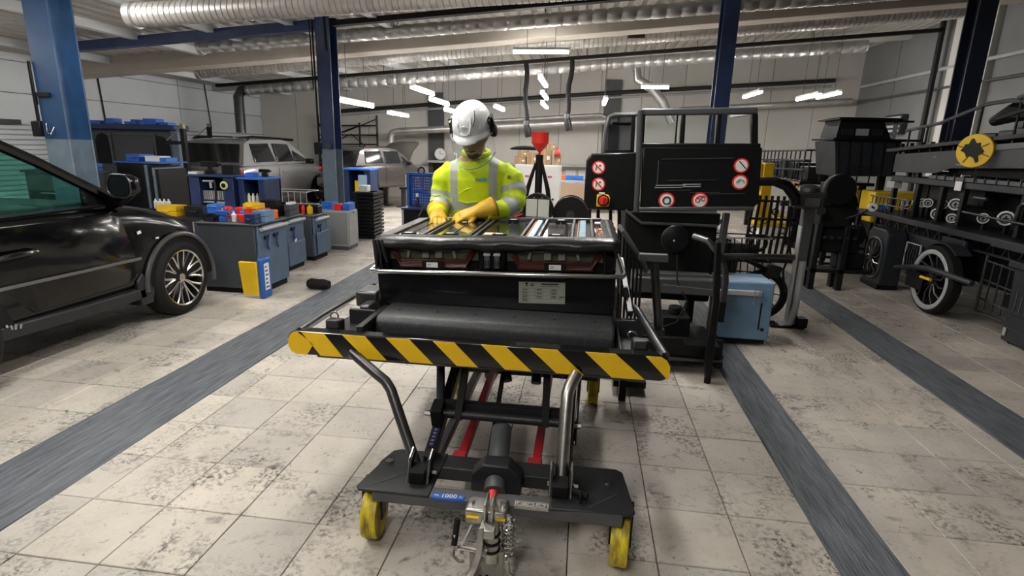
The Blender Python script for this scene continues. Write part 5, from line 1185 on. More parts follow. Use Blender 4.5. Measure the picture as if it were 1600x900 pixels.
part('white_sheet', MB().bx(-.8, -.2, .02, .05, .7, 1.6), M_plast, sf)
part('white_sheet', MB().bx(.1, .8, .02, .05, .75, 1.2), M_plast, sf)
mc = thing('wire_cage', 'low wire cage cart beside the silver car', 'cart', (-4.55, 8.4, 0))
for z_ in (.12, .5, .72): part('wire', MB().tube([(-.3, -.2, z_), (.3, -.2, z_), (.3, .2, z_), (-.3, .2, z_)], .01, 6, closed=True), M_lgrey, mc)
for q in range(7): part('wire', MB().cyl((-.3+q*.1, -.2, .1), (-.3+q*.1, -.2, .72), .006, n=5), M_lgrey, mc)
part('base', MB().bx(-.3, .3, -.2, .2, .08, .12), M_dgrey, mc)
part('box', MB().bx(-.2, .2, -.1, .1, .12, .45), M_mgrey, mc)
for sx in (-1, 1):
    for sy in (-1, 1): part('castor', MB().cyl((sx*.25-.015, sy*.15, .04), (sx*.25+.015, sy*.15, .04), .04, n=12), M_rubber, mc)
n3 = navycab('navy cabinet with yellow and blue packs right of the navy column', -4.32, -3.80, 9.9, 1.0, 1)
part('pack', MB().bx(-.02, .12, -.23, -.2, .62, .82), M_yelp, n3); part('pack', MB().bx(.05, .2, -.24, -.2, .72, .92), mat('pale_blue', (.35, .5, .7), .5), n3)
# rubber block dropped on the aisle strip
solo('rubber_block', MB().tube([(-.12, 0, .06), (-.09, 0, .062), (-.02, .01, .058), (.05, .0, .062), (.11, 0, .06)], [.04, .057, .054, .056, .042], 14), M_rubber, 'small black rubber roll lying on the floor beside the grey strip', 'roll', (-2.66, 5.28, 0))
# ================================================================== middle: pegboard cart, funnel stand, white cabinets
pg = thing('pegboard_cart', 'blue pegboard tool cart with a row of spanners, left of the worker', 'cart', (-2.34, 8.3, 0))
part('cabinet', MB().bx(-.33, .36, -.2, .25, .04, .53), M_black, pg, bevel=.008)
part('side_panel', MB().bx(-.36, -.33, -.21, .25, .03, .55), M_lgrey, pg)
part('worktop', MB().bx(-.36, .37, -.23, .26, .53, .56), M_navy, pg, bevel=.004)
pb = part('pegboard', MB().bx(-.36, .37, .16, .18, .56, 1.05), M_bluep, pg)
part('frame', MB().bx(-.37, .38, .12, .19, 1.02, 1.06).bx(-.37, -.33, .10, .19, .56, 1.06).bx(.34, .38, .10, .19, .56, 1.06), M_bluep, pg, bevel=.004)
hol = MB()
for i in range(17):
    for j in range(10): hol.bx(-.29+i*.036, -.279+i*.036, .157, .1605, .60+j*.042, .611+j*.042)
o = part('peg_holes', hol, M_plast, pb); o['kind'] = 'stuff'
for q in range(12):
    x_ = -.28+q*.048; l_ = .12+.012*q if q < 8 else .2-.01*(q-8)
    sp_ = part('spanner', MB().bx(x_-.006, x_+.006, .140, .148, .98-l_, .98).cyl((x_, .138, .98), (x_, .15, .98), .014, n=10).cyl((x_, .138, .98-l_), (x_, .15, .98-l_), .013, n=8), M_chrome, pg)
part('holder_bar', MB().bar((-.3, .14, .80), (.05, .14, .74), .04, .03), M_bluep, pg)
part('bottle', MB().lathe([(.03, 0), (.03, .08), (.014, .12), (.014, .15), (.02, .15), (.02, .18)], (-.16, -.05, .56), 'z', 12), M_dgrey, pg)
part('bottle_cap', MB().lathe([(.022, 0), (.022, .05), (.001, .055)], (-.16, -.05, .71), 'z', 12), M_plast, pg)
part('ratchet', MB().bar((-.09, -.235, .44), (.0, -.235, .60), .012, .012).cyl((.0, -.25, .605), (.0, -.22, .605), .022, n=12), M_chrome, pg)
part('red_mark', MB().prism([(.0, .33), (.02, .30), (.012, .26), (.0, .245), (-.012, .26), (-.02, .30)], -.203, -.199, 'y'), M_redb, pg)
part('paper', MB().bx(-.385, -.372, .08, .18, .86, 1.02), M_plast, pg)
part('coil', MB().torus((-.15, .14, 1.09), .05, .014, 'y', 20, 8), M_black, pg)
for sx in (-1, 1): part('castor', MB().cyl((sx*.3-.02, -.1, .04), (sx*.3+.02, -.1, .04), .04, n=14), M_rubber, pg)
# oil drain with red funnel, lamp box in its ring, drum
fs = thing('oil_drain_stand', 'black oil drain stand carrying a red funnel, right of the worker', 'stand', (-.57, 7.0, 0))
part('funnel', MB().lathe([(.012, 1.37), (.016, 1.43), (.035, 1.45), (.105, 1.535), (.108, 1.65), (.114, 1.665), (.106, 1.665), (.1, 1.54), (.03, 1.46), (.01, 1.43)], n=28), M_redb, fs)
part('pole', MB().cyl((0, 0, .5), (0, 0, 1.40), .045, n=14), M_blackm, fs)
for x_ in (-.13, .12): part('hose', MB().tube([(x_*.3, -.02, 1.3), (x_*.7, -.05, 1.12), (x_, -.04, .98), (x_*1.3, 0, .75)], [.016, .024, .028, .024], 8), M_blackm, fs)
part('drum', MB().lathe([(.001, .06), (.22, .06), (.24, .10), (.24, .52), (.22, .56), (.001, .56)], n=30), M_black, fs)
for k in range(3): part('castor', MB().cyl((.2*math.cos(k*2.1)-.02, .2*math.sin(k*2.1), .035), (.2*math.cos(k*2.1)+.02, .2*math.sin(k*2.1), .035), .035, n=12), M_rubber, fs)
wl2 = thing('work_lamp', 'square twin-panel work lamp in a black hoop before the oil drain', 'lamp', (-.52, 6.4, 0))
part('hoop', MB().torus((0, 0, .80), .165, .022, 'y', 36, 10), M_black, wl2)
part('housing', MB().bx(-.15, .15, -.02, .03, .70, .93), M_black, wl2, bevel=.01)
for sx in (-1, 1): part('panel', MB().bx(sx*.068-.064, sx*.068+.064, -.03, -.02, .715, .915), mat('lamp_panel_off', (.42, .43, .39), .35), wl2, bevel=.008)
part('stem', MB().cyl((0, 0, .04), (0, 0, .68), .03, n=12).cyl((0, 0, .60), (0, 0, .66), .05, n=14), M_chrome, wl2)
part('base', MB().bx(-.3, .3, -.03, .03, 0, .04).bx(-.03, .03, -.3, .3, 0, .04), M_black, wl2, bevel=.006)
part('cable', MB().tube([(-.15, 0, .75), (-.26, .05, .7), (-.3, .05, .5), (-.28, .05, .05)], .012, 6), M_redb, wl2)
def reel(label, x, y, z, r, dz=.12):
    t = thing('hose_drum', label, 'drum', (x, y, 0))
    part('drum', MB().lathe([(.001, -dz), (r, -dz), (r*1.02, -dz+.02), (r*.8, -dz+.03), (r*.8, dz-.03), (r*1.02, dz-.02), (r, dz), (.001, dz)], (0, 0, z), 'y', 32), M_black, t)
    part('hub', MB().cyl((0, -dz-.02, z), (0, -dz, z), r*.25, n=16), M_dgrey, t)
    part('stand', MB().bx(-.04, .04, -.04, .04, 0, z-r*.5).bx(-r, r, -.15, .15, 0, .03), M_black, t)
    return t
reel('black hose drum right of the work lamp', -.15, 6.8, .72, .21)
rl2 = reel('small black hose drum left of the work lamp with a blue badge', -.82, 6.6, .74, .135)
part('badge', MB().box((-.01, -.145, .77), (.05, .004, .02), (0, .3, 0)), M_steelb, rl2)
# white cabinets with cartons
for q, (x0_, x1_) in enumerate(((-1.36, -.93), (-.925, -.48))):
    t = thing('white_cabinet', ['white steel cabinet behind the worker, left of the pair', 'white steel cabinet behind the red funnel, right of the pair'][q], 'cabinet', ((x0_+x1_)/2, 11.2, 0))
    w = x1_-x0_
    part('body', MB().bx(-w/2, w/2, -.2, .3, .04, 1.15), M_white, t, bevel=.006)
    part('plinth', MB().bx(-w/2+.02, w/2-.02, -.18, .28, 0, .04), M_mgrey, t)
    d_ = part('door', MB().bx(-w/2+.012, w/2-.012, -.215, -.2, .07, 1.13), M_white, t, bevel=.003)
    lg_ = part('red_logo', MB().lathe([(.001, -.003), (.045, -.003), (.045, .003), (.001, .003)], (.02, -.217, .93), 'y', 20), M_red, d_); lg_.scale = (1, 1, 1)
    for v_ in lg_.data.vertices: v_.co.z = .93+(v_.co.z-.93)*.45
    text('lettering', 'KIA', .03, M_plast, lg_, (.02, -.2205, .93), (PI/2, 0, 0))
    part('lock', MB().cyl((w*.22, -.225, .50), (w*.22, -.215, .50), .022, n=10), M_dgrey, d_)
bxs = [(-1.28, 1.1515, .22, .14, 'carton lowest on the left of the white cabinets'), (-1.04, 1.1515, .20, .22, 'carton with a yellow spot on the white cabinets'), (-1.24, 1.295, .20, .12, 'carton stacked left on the white cabinets'),
       (-.80, 1.1515, .26, .28, 'large square carton behind the red funnel'), (-.56, 1.1515, .14, .20, 'narrow carton at the right of the funnel pole'), (-.86, 1.435, .15, .12, 'small carton on top of the large square carton'), (-.67, 1.435, .14, .13, 'carton beside the small top carton')]
for x_, z_, w_, h_, lab in bxs:
    o = solo('carton', MB().bx(-w_/2, w_/2, -.12, .12, 0, h_), M_card, lab, 'carton', (x_, 11.2, z_), group='cartons on the white cabinets', bevel=.003)
    part('tape', MB().bx(-.012, .012, -.1215, -.12, 0, h_).bx(-.012, .012, -.1215, .1215, h_, h_+.001), mat('carton_tape', (.5, .36, .2), .4), o)
    part('label', MB().bx(w_*.15, w_*.38, -.1225, -.12, h_*.35, h_*.6), M_plast, o)
solo('black_bag', MB().loft([[(-.32, -.1, .0), (-.32, .1, .0), (-.32, .06, .04), (-.32, -.06, .04)], [(-.2, -.13, 0), (-.2, .13, 0), (-.2, .1, .08), (-.2, -.1, .08)], [(0, -.13, 0), (0, .13, 0), (0, .1, .10), (0, -.1, .10)], [(.18, -.12, 0), (.18, .12, 0), (.18, .08, .09), (.18, -.08, .09)], [(.24, -.08, 0), (.24, .08, 0), (.24, .05, .04), (.24, -.05, .04)]]), M_blackm, 'limp black bag lying on the cartons behind the worker', 'bag', (-1.19, 11.2, 1.4165), sub=1)
solo('red_funnel', MB().lathe([(.06, 0), (.065, .02), (.05, .06), (.015, .09), (.012, .14), (.001, .14)], n=18), M_redb, 'small red funnel upturned on the right white cabinet', 'funnel', (-.56, 11.05, 1.152+.2))
# far bench under the posters
fb = thing('far_bench', 'workbench below the posters at the peach wall', 'bench', (.05, 13.6, 0))
part('top', MB().bx(-.75, .75, -.3, .3, .70, .74), M_lgrey, fb, bevel=.004)
for sx in (-1, 1):
    for sy in (-1, 1): part('leg', MB().bx(sx*.7-.02, sx*.7+.02, sy*.26-.02, sy*.26+.02, 0, .70), M_lgrey, fb)
part('lower_shelf', MB().bx(-.72, .72, -.26, .26, .25, .28), M_lgrey, fb)
for kd, lab, m_, x_, sz in (('case', 'bright blue case on the far bench', M_blueb, -.30, (.42, .2, .10)), ('box', 'orange lump of cloth on the far bench', M_orange, -.62, (.18, .14, .10)), ('box', 'white box on the far bench', M_plast, .08, (.22, .16, .07)), ('can', 'white bottle on the far bench', M_plast, .30, (.07, .07, .2)), ('can', 'grey bottle on the far bench', M_lgrey, .40, (.07, .07, .18)), ('box', 'dark grey machine on the far bench', M_dgrey, .58, (.2, .2, .28))):
    item(kd, lab, m_, (.05+x_, 13.6+(.12 if 'orange' in lab else 0), .7415 + (.1015 if 'zz' in lab else 0)), sz, group='things on the far bench')
for q, (x_, w_) in enumerate(((-.40, .30), (-.05, .28), (.36, .24), (.64, .22))):
    o = solo('poster', MB().bx(-w_/2, w_/2, -.008, 0, -.19, .19), mat('poster_frame', (.62, .55, .48), .5), ['leftmost notice on the peach wall', 'second notice from the left on the peach wall', 'third notice from the left on the peach wall', 'rightmost notice on the peach wall'][q], 'notice', (x_, YB-.001, .72))
    part('sheet', MB().bx(-w_/2+.02, w_/2-.02, -.010, -.008, -.17, .17), M_plast, o)
    for r_ in range(5): part('print_line', MB().bx(-w_/2+.04, w_/2-.05-.02*(r_ % 2), -.0108, -.010, .10-r_*.05, .11-r_*.05), M_lgrey, o)
sh = solo('wall_shelf', MB().bx(-4.2, 1.6, -.35, 0, -.03, .03), M_lgrey, 'long pale shelf along the back wall', 'shelf', (-.2, YB, 1.02))
ck = thing('wall_clock', 'round white wall clock on the grey pillar', 'clock', (-4.0, 15.44, 1.22))
part('case', MB().lathe([(.001, 0), (.16, 0), (.165, -.04), (.15, -.045), (.001, -.045)], axis='y', n=28), M_lgrey, ck)
part('dial', MB().lathe([(.001, -.046), (.145, -.046), (.145, -.05), (.001, -.05)], axis='y', n=28), M_plast, ck)
part('hand', MB().bx(-.006, .006, -.053, -.051, 0, .09).bx(.0, .11, -.053, -.051, -.005, .005), M_black, ck)
solo('loudspeaker', MB().bx(-.17, .17, -.2, 0, -.16, .16).cyl((0, -.205, 0), (0, -.2, 0), .11, n=20), M_black, 'black loudspeaker below the clock', 'speaker', (-4.0, 15.53, .82), bevel=.01)
# hanging exhaust hoses
for x0_, x1_, z0_, lab in ((-1.33, -1.29, 1.97, 'black hanging hose with a nozzle, left of the pair'), (-.40, -.45, 2.12, 'black hanging hose with a nozzle, right of the pair')):
    t = thing('hanging_hose', lab, 'hose', (x0_, 12.1, 0))
    zt_ = zr(x0_)-.235
    pts = [((x1_-x0_)*f_+.02*math.sin(f_*9), 0, zt_+(z0_-zt_)*f_) for f_ in (0, .15, .3, .45, .6, .75, .9, 1)]
    part('hose', MB().tube(pts, .05, 10), M_blackm, t)
    part('collar', MB().cyl((x1_-x0_, 0, z0_+.04), (x1_-x0_+.005, 0, z0_-.05), .062, n=12), M_dsteel, t)
    part('nozzle', MB().tube([(x1_-x0_, 0, z0_-.02), (x1_-x0_+.03, 0, z0_-.14), (x1_-x0_+.06, 0, z0_-.29)], [.055, .075, .07], 12), M_black, t)

# ================================================================== black cab machine
CL = (.7, 4.5, 0)
def km(): return MB(xf=Matrix.Translation((-CL[0], -CL[1], 0)))
M_pan = mat('cab_panel_black', (.006, .0065, .007), .3, coat=.1, spec=.35)
M_edge = mat('cab_edge_grey', (.060, .062, .066), .3)
kc = thing('cab_machine', 'black machine with a windowed cab and prohibition signs, right of the battery', 'machine', CL)
rp2 = part('front_panel', km().prism([(.435, 1.055), (1.27, 1.095), (1.30, 1.13), (1.275, 1.535), (.415, 1.52)], 4.40, 4.46, 'y'), M_pan, kc, bevel=.012)
part('lower_edge', km().bar((.42, 4.40, 1.05), (1.27, 4.40, 1.09), .03, .03), M_edge, kc, bevel=.008)
part('corner_post', km().tube([(.405, 4.40, 1.03), (.395, 4.40, 1.4), (.375, 4.40, 1.775)], .022, 10), M_edge, kc)
part('window_frame', km().bar((.38, 4.43, 1.765), (1.21, 4.43, 1.79), .06, .05), M_edge, kc, bevel=.012)
part('window_frame', km().bar((.40, 4.43, 1.525), (1.26, 4.43, 1.545), .06, .035), M_pan, kc, bevel=.008)
for (xa, xb) in ((.405, .40), (.70, .69), (.955, .945), (1.22, 1.19)):
    part('window_post', km().bar((xa, 4.43, 1.53), (xb, 4.43, 1.77), .05 if xa > 1 else .035, .05), M_pan, kc, bevel=.008)
part('window_post', km().bar((.655, 4.44, 1.53), (.65, 4.44, 1.76), .012, .03), M_pan, kc)
for xa, xb in ((.43, .65), (.715, .93), (.97, 1.18)): part('window_pane', km().bx(xa, xb, 4.438, 4.442, 1.54, 1.755), G_clear, kc)
part('side_panel', km().prism([(4.46, 1.12), (5.2, 1.12), (5.2, 1.5), (4.46, 1.5)], 1.22, 1.27, 'x'), M_pan, kc)
part('roof_edge', km().bar((1.19, 4.45, 1.785), (1.21, 5.1, 1.80), .05, .04), M_edge, kc)
lp = part('side_panel', km().prism([(.03, 1.02), (.40, 1.02), (.40, 1.475), (.035, 1.455), (.0, 1.40), (.0, 1.08)], 4.52, 4.60, 'y'), M_pan, kc, bevel=.012)
part('side_frame', km().tube([(.135, 4.60, 1.46), (.14, 4.60, 1.66), (.16, 4.60, 1.735), (.20, 4.60, 1.752), (.40, 4.60, 1.76)], .018, 8), M_edge, kc)
part('side_frame', km().bar((.355, 4.60, 1.46), (.345, 4.60, 1.75), .03, .03), M_pan, kc)
part('side_pane', km().bx(.16, .34, 4.60, 4.604, 1.47, 1.74), glass('smoke_glass', (.45, .47, .5), .02), kc)
part('side_frame', km().bar((.15, 4.6, 1.475), (.36, 4.6, 1.48), .03, .02), M_pan, kc)
part('visor_lamp', km().bx(.19, .33, 4.62, 4.68, 1.675, 1.70), M_black, kc, bevel=.006)
# trim lines on the front panel
for x_, z_, w_, h_ in ((.645, 1.235, .22, .006), (.63, 1.218, .20, .006), (.80, 1.250, .13, .006), (.80, 1.233, .13, .006), (.82, 1.43, .52, .004), (.80, 1.275, .36, .003), (.90, 1.19, .22, .003), (1.06, 1.185, .26, .003), (.70, 1.20, .2, .003)):
    part('trim_line', km().bar((x_-w_/2, 4.398, z_), (x_+w_/2, 4.398, z_+w_*.045), .006, h_), M_lgrey if h_ > .005 else M_mgrey, rp2)
part('trim_line', km().bar((.545, 4.398, 1.235), (.54, 4.398, 1.42), .006, .003), M_mgrey, rp2)
def sign(parent, x, y, z, r, kind):
    s_ = part('prohibition_sign', km().lathe([(.001, -.006), (r, -.006), (r, 0), (.001, 0)], (x, y, z), 'y', 28), M_redb, parent)
    part('sign_face', km().lathe([(.001, -.009), (r*.80, -.009), (r*.80, -.005), (.001, -.005)], (x, y, z), 'y', 28), M_plast, s_)
    yy_ = y-.0105
    if kind in (0, 1):
        part('figure', km().box((x-r*.35, yy_, z-r*.05), (r*.14, .002, r*.8), (0, .1, 0)).box((x-r*.2, yy_, z+r*.2), (r*.4, .002, r*.1)).cyl((x+r*.2, yy_-.001, z+r*.3), (x+r*.2, yy_+.001, z+r*.3), r*.14, n=10), M_dgrey, s_)
        part('slash', km().box((x, yy_-.001, z), (r*1.7, .003, r*.2), (0, PI/4, 0)), M_redb, s_)
    elif kind == 2:
        part('slash', km().box((x+r*.12, yy_-.001, z+r*.1), (r*1.4, .003, r*.13), (0, PI/4, 0)), M_black, s_)
    elif kind == 3:
        part('figure', km().tube([(x-r*.5, yy_, z-r*.1), (x-r*.1, yy_, z+r*.35), (x+r*.4, yy_, z+r*.2), (x+r*.5, yy_, z-r*.1)], r*.05, 6), M_dgrey, s_)
    elif kind == 4:
        part('figure', km().torus((x, yy_, z), r*.45, r*.09, 'y', 24, 6), M_dgrey, s_); part('figure', km().box((x+r*.35, yy_, z-r*.4), (r*.35, .003, r*.2), (0, .6, 0)), M_steelb, s_)
    else:
        part('figure', km().torus((x-r*.3, yy_, z), r*.26, r*.05, 'y', 18, 6), M_red, s_); part('figure', km().torus((x+r*.33, yy_, z+r*.2), r*.24, r*.05, 'y', 18, 6), M_red, s_); part('figure', km().tube([(x-r*.5, yy_, z+r*.3), (x, yy_, z+r*.6), (x+r*.5, yy_, z+r*.55)], r*.08, 6), M_redb, s_)
sign(lp, .10, 4.52, 1.35, .052, 0); sign(lp, .108, 4.52, 1.222, .052, 1)
sign(rp2, 1.14, 4.40, 1.40, .054, 2); sign(rp2, 1.145, 4.40, 1.28, .056, 3); sign(rp2, .625, 4.40, 1.125, .060, 4); sign(rp2, .87, 4.40, 1.135, .060, 5)
sw = part('main_switch', km().prism([(.10, 1.045), (.20, 1.05), (.205, 1.12), (.19, 1.145), (.10, 1.145)], 4.49, 4.52, 'y'), M_yelp, lp, bevel=.008)
part('switch_ring', km().lathe([(.001, 0), (.046, 0), (.046, -.012), (.001, -.012)], (.153, 4.49, 1.098), 'y', 22), M_black, sw)
part('switch_knob', km().lathe([(.001, -.012), (.036, -.012), (.03, -.035), (.001, -.035)], (.153, 4.49, 1.098), 'y', 20), M_redb, sw)
part('switch_grip', km().bx(.147, .159, 4.435, 4.456, 1.07, 1.128), M_red, sw, bevel=.003)
part('switch_tag', km().bx(.115, .16, 4.488, 4.492, 1.150, 1.162), M_plast, sw)
# body below the cab
part('body', km().bx(.34, 1.06, 4.55, 5.3, .30, 1.03), M_blackm, kc, bevel=.02)
part('body_hood', km().prism([(.32, 1.02), (.46, .93), (1.05, .93), (1.06, .97), (1.06, 1.03)], 4.50, 5.2, 'y'), M_black, kc, bevel=.01)
part('body_rim', km().tube([(.33, 4.5, 1.03), (.46, 4.48, .935), (1.04, 4.48, .935)], .012, 8), M_edge, kc)
part('side_post', km().bar((1.07, 4.5, .06), (1.10, 4.5, 1.04), .05, .05), M_edge, kc, bevel=.008)
for xx in (.05, .12, .22, .29): part('cable_drop', km().tube([(xx, 4.62, 1.02), (xx+.012, 4.6, .8), (xx-.01, 4.6, .45)], .014, 6), M_blackm, kc)
hr = part('hose_reel', km().lathe([(.001, -.05), (.09, -.05), (.105, -.04), (.09, -.03), (.09, .05), (.001, .05)], (.72, 4.45, .83), 'y', 28), M_black, kc)
part('reel_arch', km().torus((.72, 4.42, .83), .098, .008, 'y', 28, 6), M_edge, hr)
part('reel_bolt', km().cyl((.71, 4.385, .82), (.71, 4.40, .82), .008, n=6), M_lgrey, hr)
part('cross_shelf', km().bx(.40, 1.02, 4.2, 4.5, .44, .56), M_mgrey, kc, bevel=.01)
part('cross_bar', km().bar((.42, 4.18, .585), (1.05, 4.18, .60), .025, .02), M_edge, kc)
part('lower_tray', km().bx(.45, 1.02, 3.78, 4.45, .10, .13), M_dgrey, kc, bevel=.005)
part('lower_front', km().bx(.45, 1.0, 3.74, 3.78, .08, .25), M_black, kc, bevel=.005)
part('lower_bar', km().bar((.46, 3.72, .10), (1.0, 3.72, .11), .02, .016), M_edge, kc)
part('step', km().bx(.72, .95, 3.62, 3.74, .22, .245), M_black, kc)
part('pump', km().bx(.62, .82, 4.0, 4.2, .13, .32).cyl((.72, 4.1, .32), (.72, 4.1, .38), .05, n=14), M_blackm, kc, bevel=.01)
part('front_post', km().loft([[(.865, 3.57, .04), (.90, 3.57, .04), (.90, 3.61, .04), (.865, 3.61, .04)], [(.85, 3.57, .18), (.905, 3.57, .18), (.905, 3.61, .18), (.85, 3.61, .18)], [(.86, 3.57, .55), (.90, 3.57, .55), (.90, 3.61, .55), (.86, 3.61, .55)], [(.83, 3.57, .95), (.865, 3.57, .95), (.865, 3.61, .95), (.83, 3.61, .95)]]), M_black, kc, bevel=.006)
part('post_pad', km().cyl((.885, 3.59, 0), (.885, 3.59, .045), .022, n=12), M_blackm, kc)
part('grip_tube', km().tube([(.73, 3.75, .955), (.80, 3.66, .945), (.87, 3.62, .87), (.915, 3.62, .79), (.93, 3.62, .70), (.93, 3.62, .50)], .020, 10), M_dsteel, kc)
part('grip_end', km().bx(.91, .95, 3.60, 3.64, .42, .56), M_black, kc, bevel=.008)
part('brace_bar', km().bar((.55, 3.68, .62), (.88, 3.60, .62), .02, .03), M_edge, kc)
part('cable', km().tube([(.66, 3.9, .80), (.67, 3.85, .62), (.74, 3.8, .5), (.68, 3.75, .36), (.55, 3.75, .30)], .006, 6), M_black, kc)
gr2 = part('guard_rail', km().tube([(.215, 3.30, 1.06), (.235, 3.22, 1.04), (.36, 3.16, .87), (.375, 3.16, .84), (.365, 3.16, .82)], .014, 8), M_edge, kc)
for q in range(7): part('baluster', km().cyl((.225+q*.02, 3.3-.02*q, 1.05-q*.026), (.24+q*.02, 3.32-.02*q, .45), .007, n=6), M_black, gr2)
part('guard_foot', km().bx(.2, .42, 3.12, 3.36, .43, .46).bx(.28, .32, 3.2, 3.28, 0, .43), M_black, gr2)
part('deck_frame', km().bx(.25, .45, 3.3, 4.5, .05, .09).bx(.95, 1.0, 3.7, 4.5, .06, .1), M_black, kc)
for x_, y_ in ((.35, 3.5), (.35, 4.9), (1.0, 5.0)): part('machine_foot', km().cyl((x_, y_, 0), (x_, y_, .30 if y_ > 4.5 else .06), .04, n=12), M_black, kc)
# blue wheeled box and what is around it
bb = thing('blue_box', 'steel blue wheeled box with a slot, beside the black machine', 'box', (1.315, 4.55, 0))
part('body', MB().bx(-.19, .19, -.15, .2, .055, .52), M_steelb, bb, bevel=.012)
part('plinth', MB().bx(-.18, .17, -.13, .18, .02, .06), M_blackm, bb)
part('slot', MB().bx(.10, .112, -.153, -.149, .14, .36), M_black, bb)
part('slot_knob', MB().cyl((.135, -.158, .145), (.135, -.15, .145), .014, n=10), M_black, bb)
part('rivet', MB().cyl((.14, -.154, .47), (.14, -.15, .47), .006, n=8), M_lgrey, bb)
part('shelf_bar', MB().bx(-.26, .09, -.19, -.15, .42, .46), M_lgrey, bb, bevel=.006)
part('wire_clip', MB().tube([(.03, -.19, .49), (.03, -.2, .36), (.06, -.2, .36), (.07, -.19, .48)], .004, 5), M_chrome, bb)
for sx in (-1, 1): part('castor', MB().cyl((sx*.14-.015, .05, .035), (sx*.14+.015, .05, .035), .035, n=12), M_rubber, bb)
hs2 = thing('hose_stand', 'grey leaning post with a hose arch and head box, right of the blue box', 'stand', (1.9, 5.05, 0))
part('post', MB().loft([[(-.04, -.05, .02), (.03, -.05, .02), (.03, .03, .02), (-.04, .03, .02)], [(-.05, -.05, 1.10), (.045, -.05, 1.10), (.045, .03, 1.10), (-.05, .03, 1.10)]]), M_mgrey, hs2, bevel=.008)
part('post_face', MB().bx(-.055, -.042, -.055, .02, .05, .9), M_lgrey, hs2, bevel=.004)
part('head_box', MB().bx(-.14, .09, -.09, .08, 1.05, 1.19), M_dsteel, hs2, bevel=.015)
part('head_grille', MB().bx(-.07, .05, -.10, -.09, 1.07, 1.14), M_mgrey, hs2, bevel=.004)
part('head_dome', MB().lathe([(.09, 0), (.085, .03), (.05, .055), (.001, .06)], (-.02, 0, 1.19), 'z', 16), M_dsteel, hs2)
part('hose_arch', MB().tube([(-.62, -.05, 1.20), (-.55, -.05, 1.235), (-.44, -.05, 1.26), (-.32, -.05, 1.265), (-.22, -.05, 1.235), (-.14, -.05, 1.15), (-.12, -.05, 1.08)], [.03, .035, .036, .038, .045, .05, .045], 12), M_black, hs2)
part('foot', MB().tube([(-.12, -.06, .02), (-.03, -.06, .04), (0, -.06, .2), (.0, -.06, .6)], .03, 8), M_lgrey, hs2)
part('floor_pad', MB().bx(-.2, .09, -.1, .06, 0, .02).bx(.02, .10, -.12, -.02, .02, .10), M_black, hs2, bevel=.006)
part('side_strut', MB().tube([(-.08, 0, .60), (-.12, 0, .8), (-.14, 0, 1.06)], .008, 6), M_black, hs2)
part('side_strut', MB().tube([(-.09, 0, .30), (-.13, 0, .5), (-.10, 0, .62)], .010, 6), M_black, hs2)
part('cross_tube', MB().cyl((-.80, -.02, .60), (-.06, -.02, .625), .026, n=12), M_dsteel, hs2)
part('cross_tube', MB().cyl((-.95, .02, .76), (-.25, .02, .77), .008, n=8), M_lgrey, hs2)
cw = thing('bicycle_wheel', 'black spoked wheel leaning behind the blue box', 'wheel', (1.66, 5.2, 0))
part('tyre', MB().torus((0, 0, .235), .20, .035, 'y', 40, 10), M_rubber, cw)
for q in range(9):
    a = 2*PI*q/9; part('spoke', MB().tube([(0, 0, .235), (.1*math.cos(a+.15), 0, .235+.1*math.sin(a+.15)), (.185*math.cos(a), 0, .235+.185*math.sin(a))], .006, 5), M_dsteel, cw)
part('hub', MB().cyl((0, -.04, .235), (0, .04, .235), .03, n=12), M_dsteel, cw)
part('mud_guard', MB().tube([(-.22+.03, -.0, .56), (-.05, 0, .50), (.10, 0, .43), (.17, 0, .35)], [.03, .035, .04, .03], 8, sq=(1.6, .6)), M_blackm, cw)
part('bag', MB().box((.06, -.06, .47), (.12, .06, .11), (0, .2, 0)), M_dgrey, cw, bevel=.01)
wk = thing('wire_basket', 'tangled black wire basket behind the hose stand post', 'basket', (1.5, 5.5, 0))
for z_ in (.1, .35, .5, .72): part('wire', MB().tube([(-.22, -.1, z_), (.28, -.1, z_), (.28, .15, z_), (-.22, .15, z_)], .007, 5, closed=True), M_black, wk)
for q in range(8): part('wire', MB().tube([(-.2+q*.065, -.1, .0), (-.19+q*.066, -.11, .35), (-.21+q*.066, -.1, .72)], .006, 5), M_black, wk)
part('motor', MB().cyl((-.1, .02, .56), (.15, .02, .56), .09, n=16).bx(-.2, -.08, -.06, .1, .50, .66), M_blackm, wk, bevel=.01)
part('coil', MB().torus((.17, 0, .66), .07, .018, 'y', 18, 6), M_black, wk)
# floor machine far between cab and stand
fm = thing('floor_jack', 'long low black jack behind the blue box', 'jack', (1.75, 7.2, 0))
part('frame', MB().loft([[(-.35, -.4, .05), (.1, -.4, .05), (.1, -.4, .28), (-.35, -.4, .35)], [(.2, 1.0, .05), (.5, 1.0, .05), (.5, 1.0, .12), (.2, 1.0, .12)]]), M_blackm, fm, bevel=.01)
part('motor_block', MB().bx(-.4, .0, -.45, -.1, .05, .5), M_black, fm, bevel=.02)
part('handle', MB().tube([(-.3, -.3, .3), (-.3, -.6, .6), (-.2, -.7, .75)], .02, 8), M_dsteel, fm)
for q in range(4): part('roller', MB().cyl((-.35+.2*q, -.2+.35*q, .05), (-.25+.2*q, -.2+.35*q, .05), .05, n=12), M_rubber, fm)
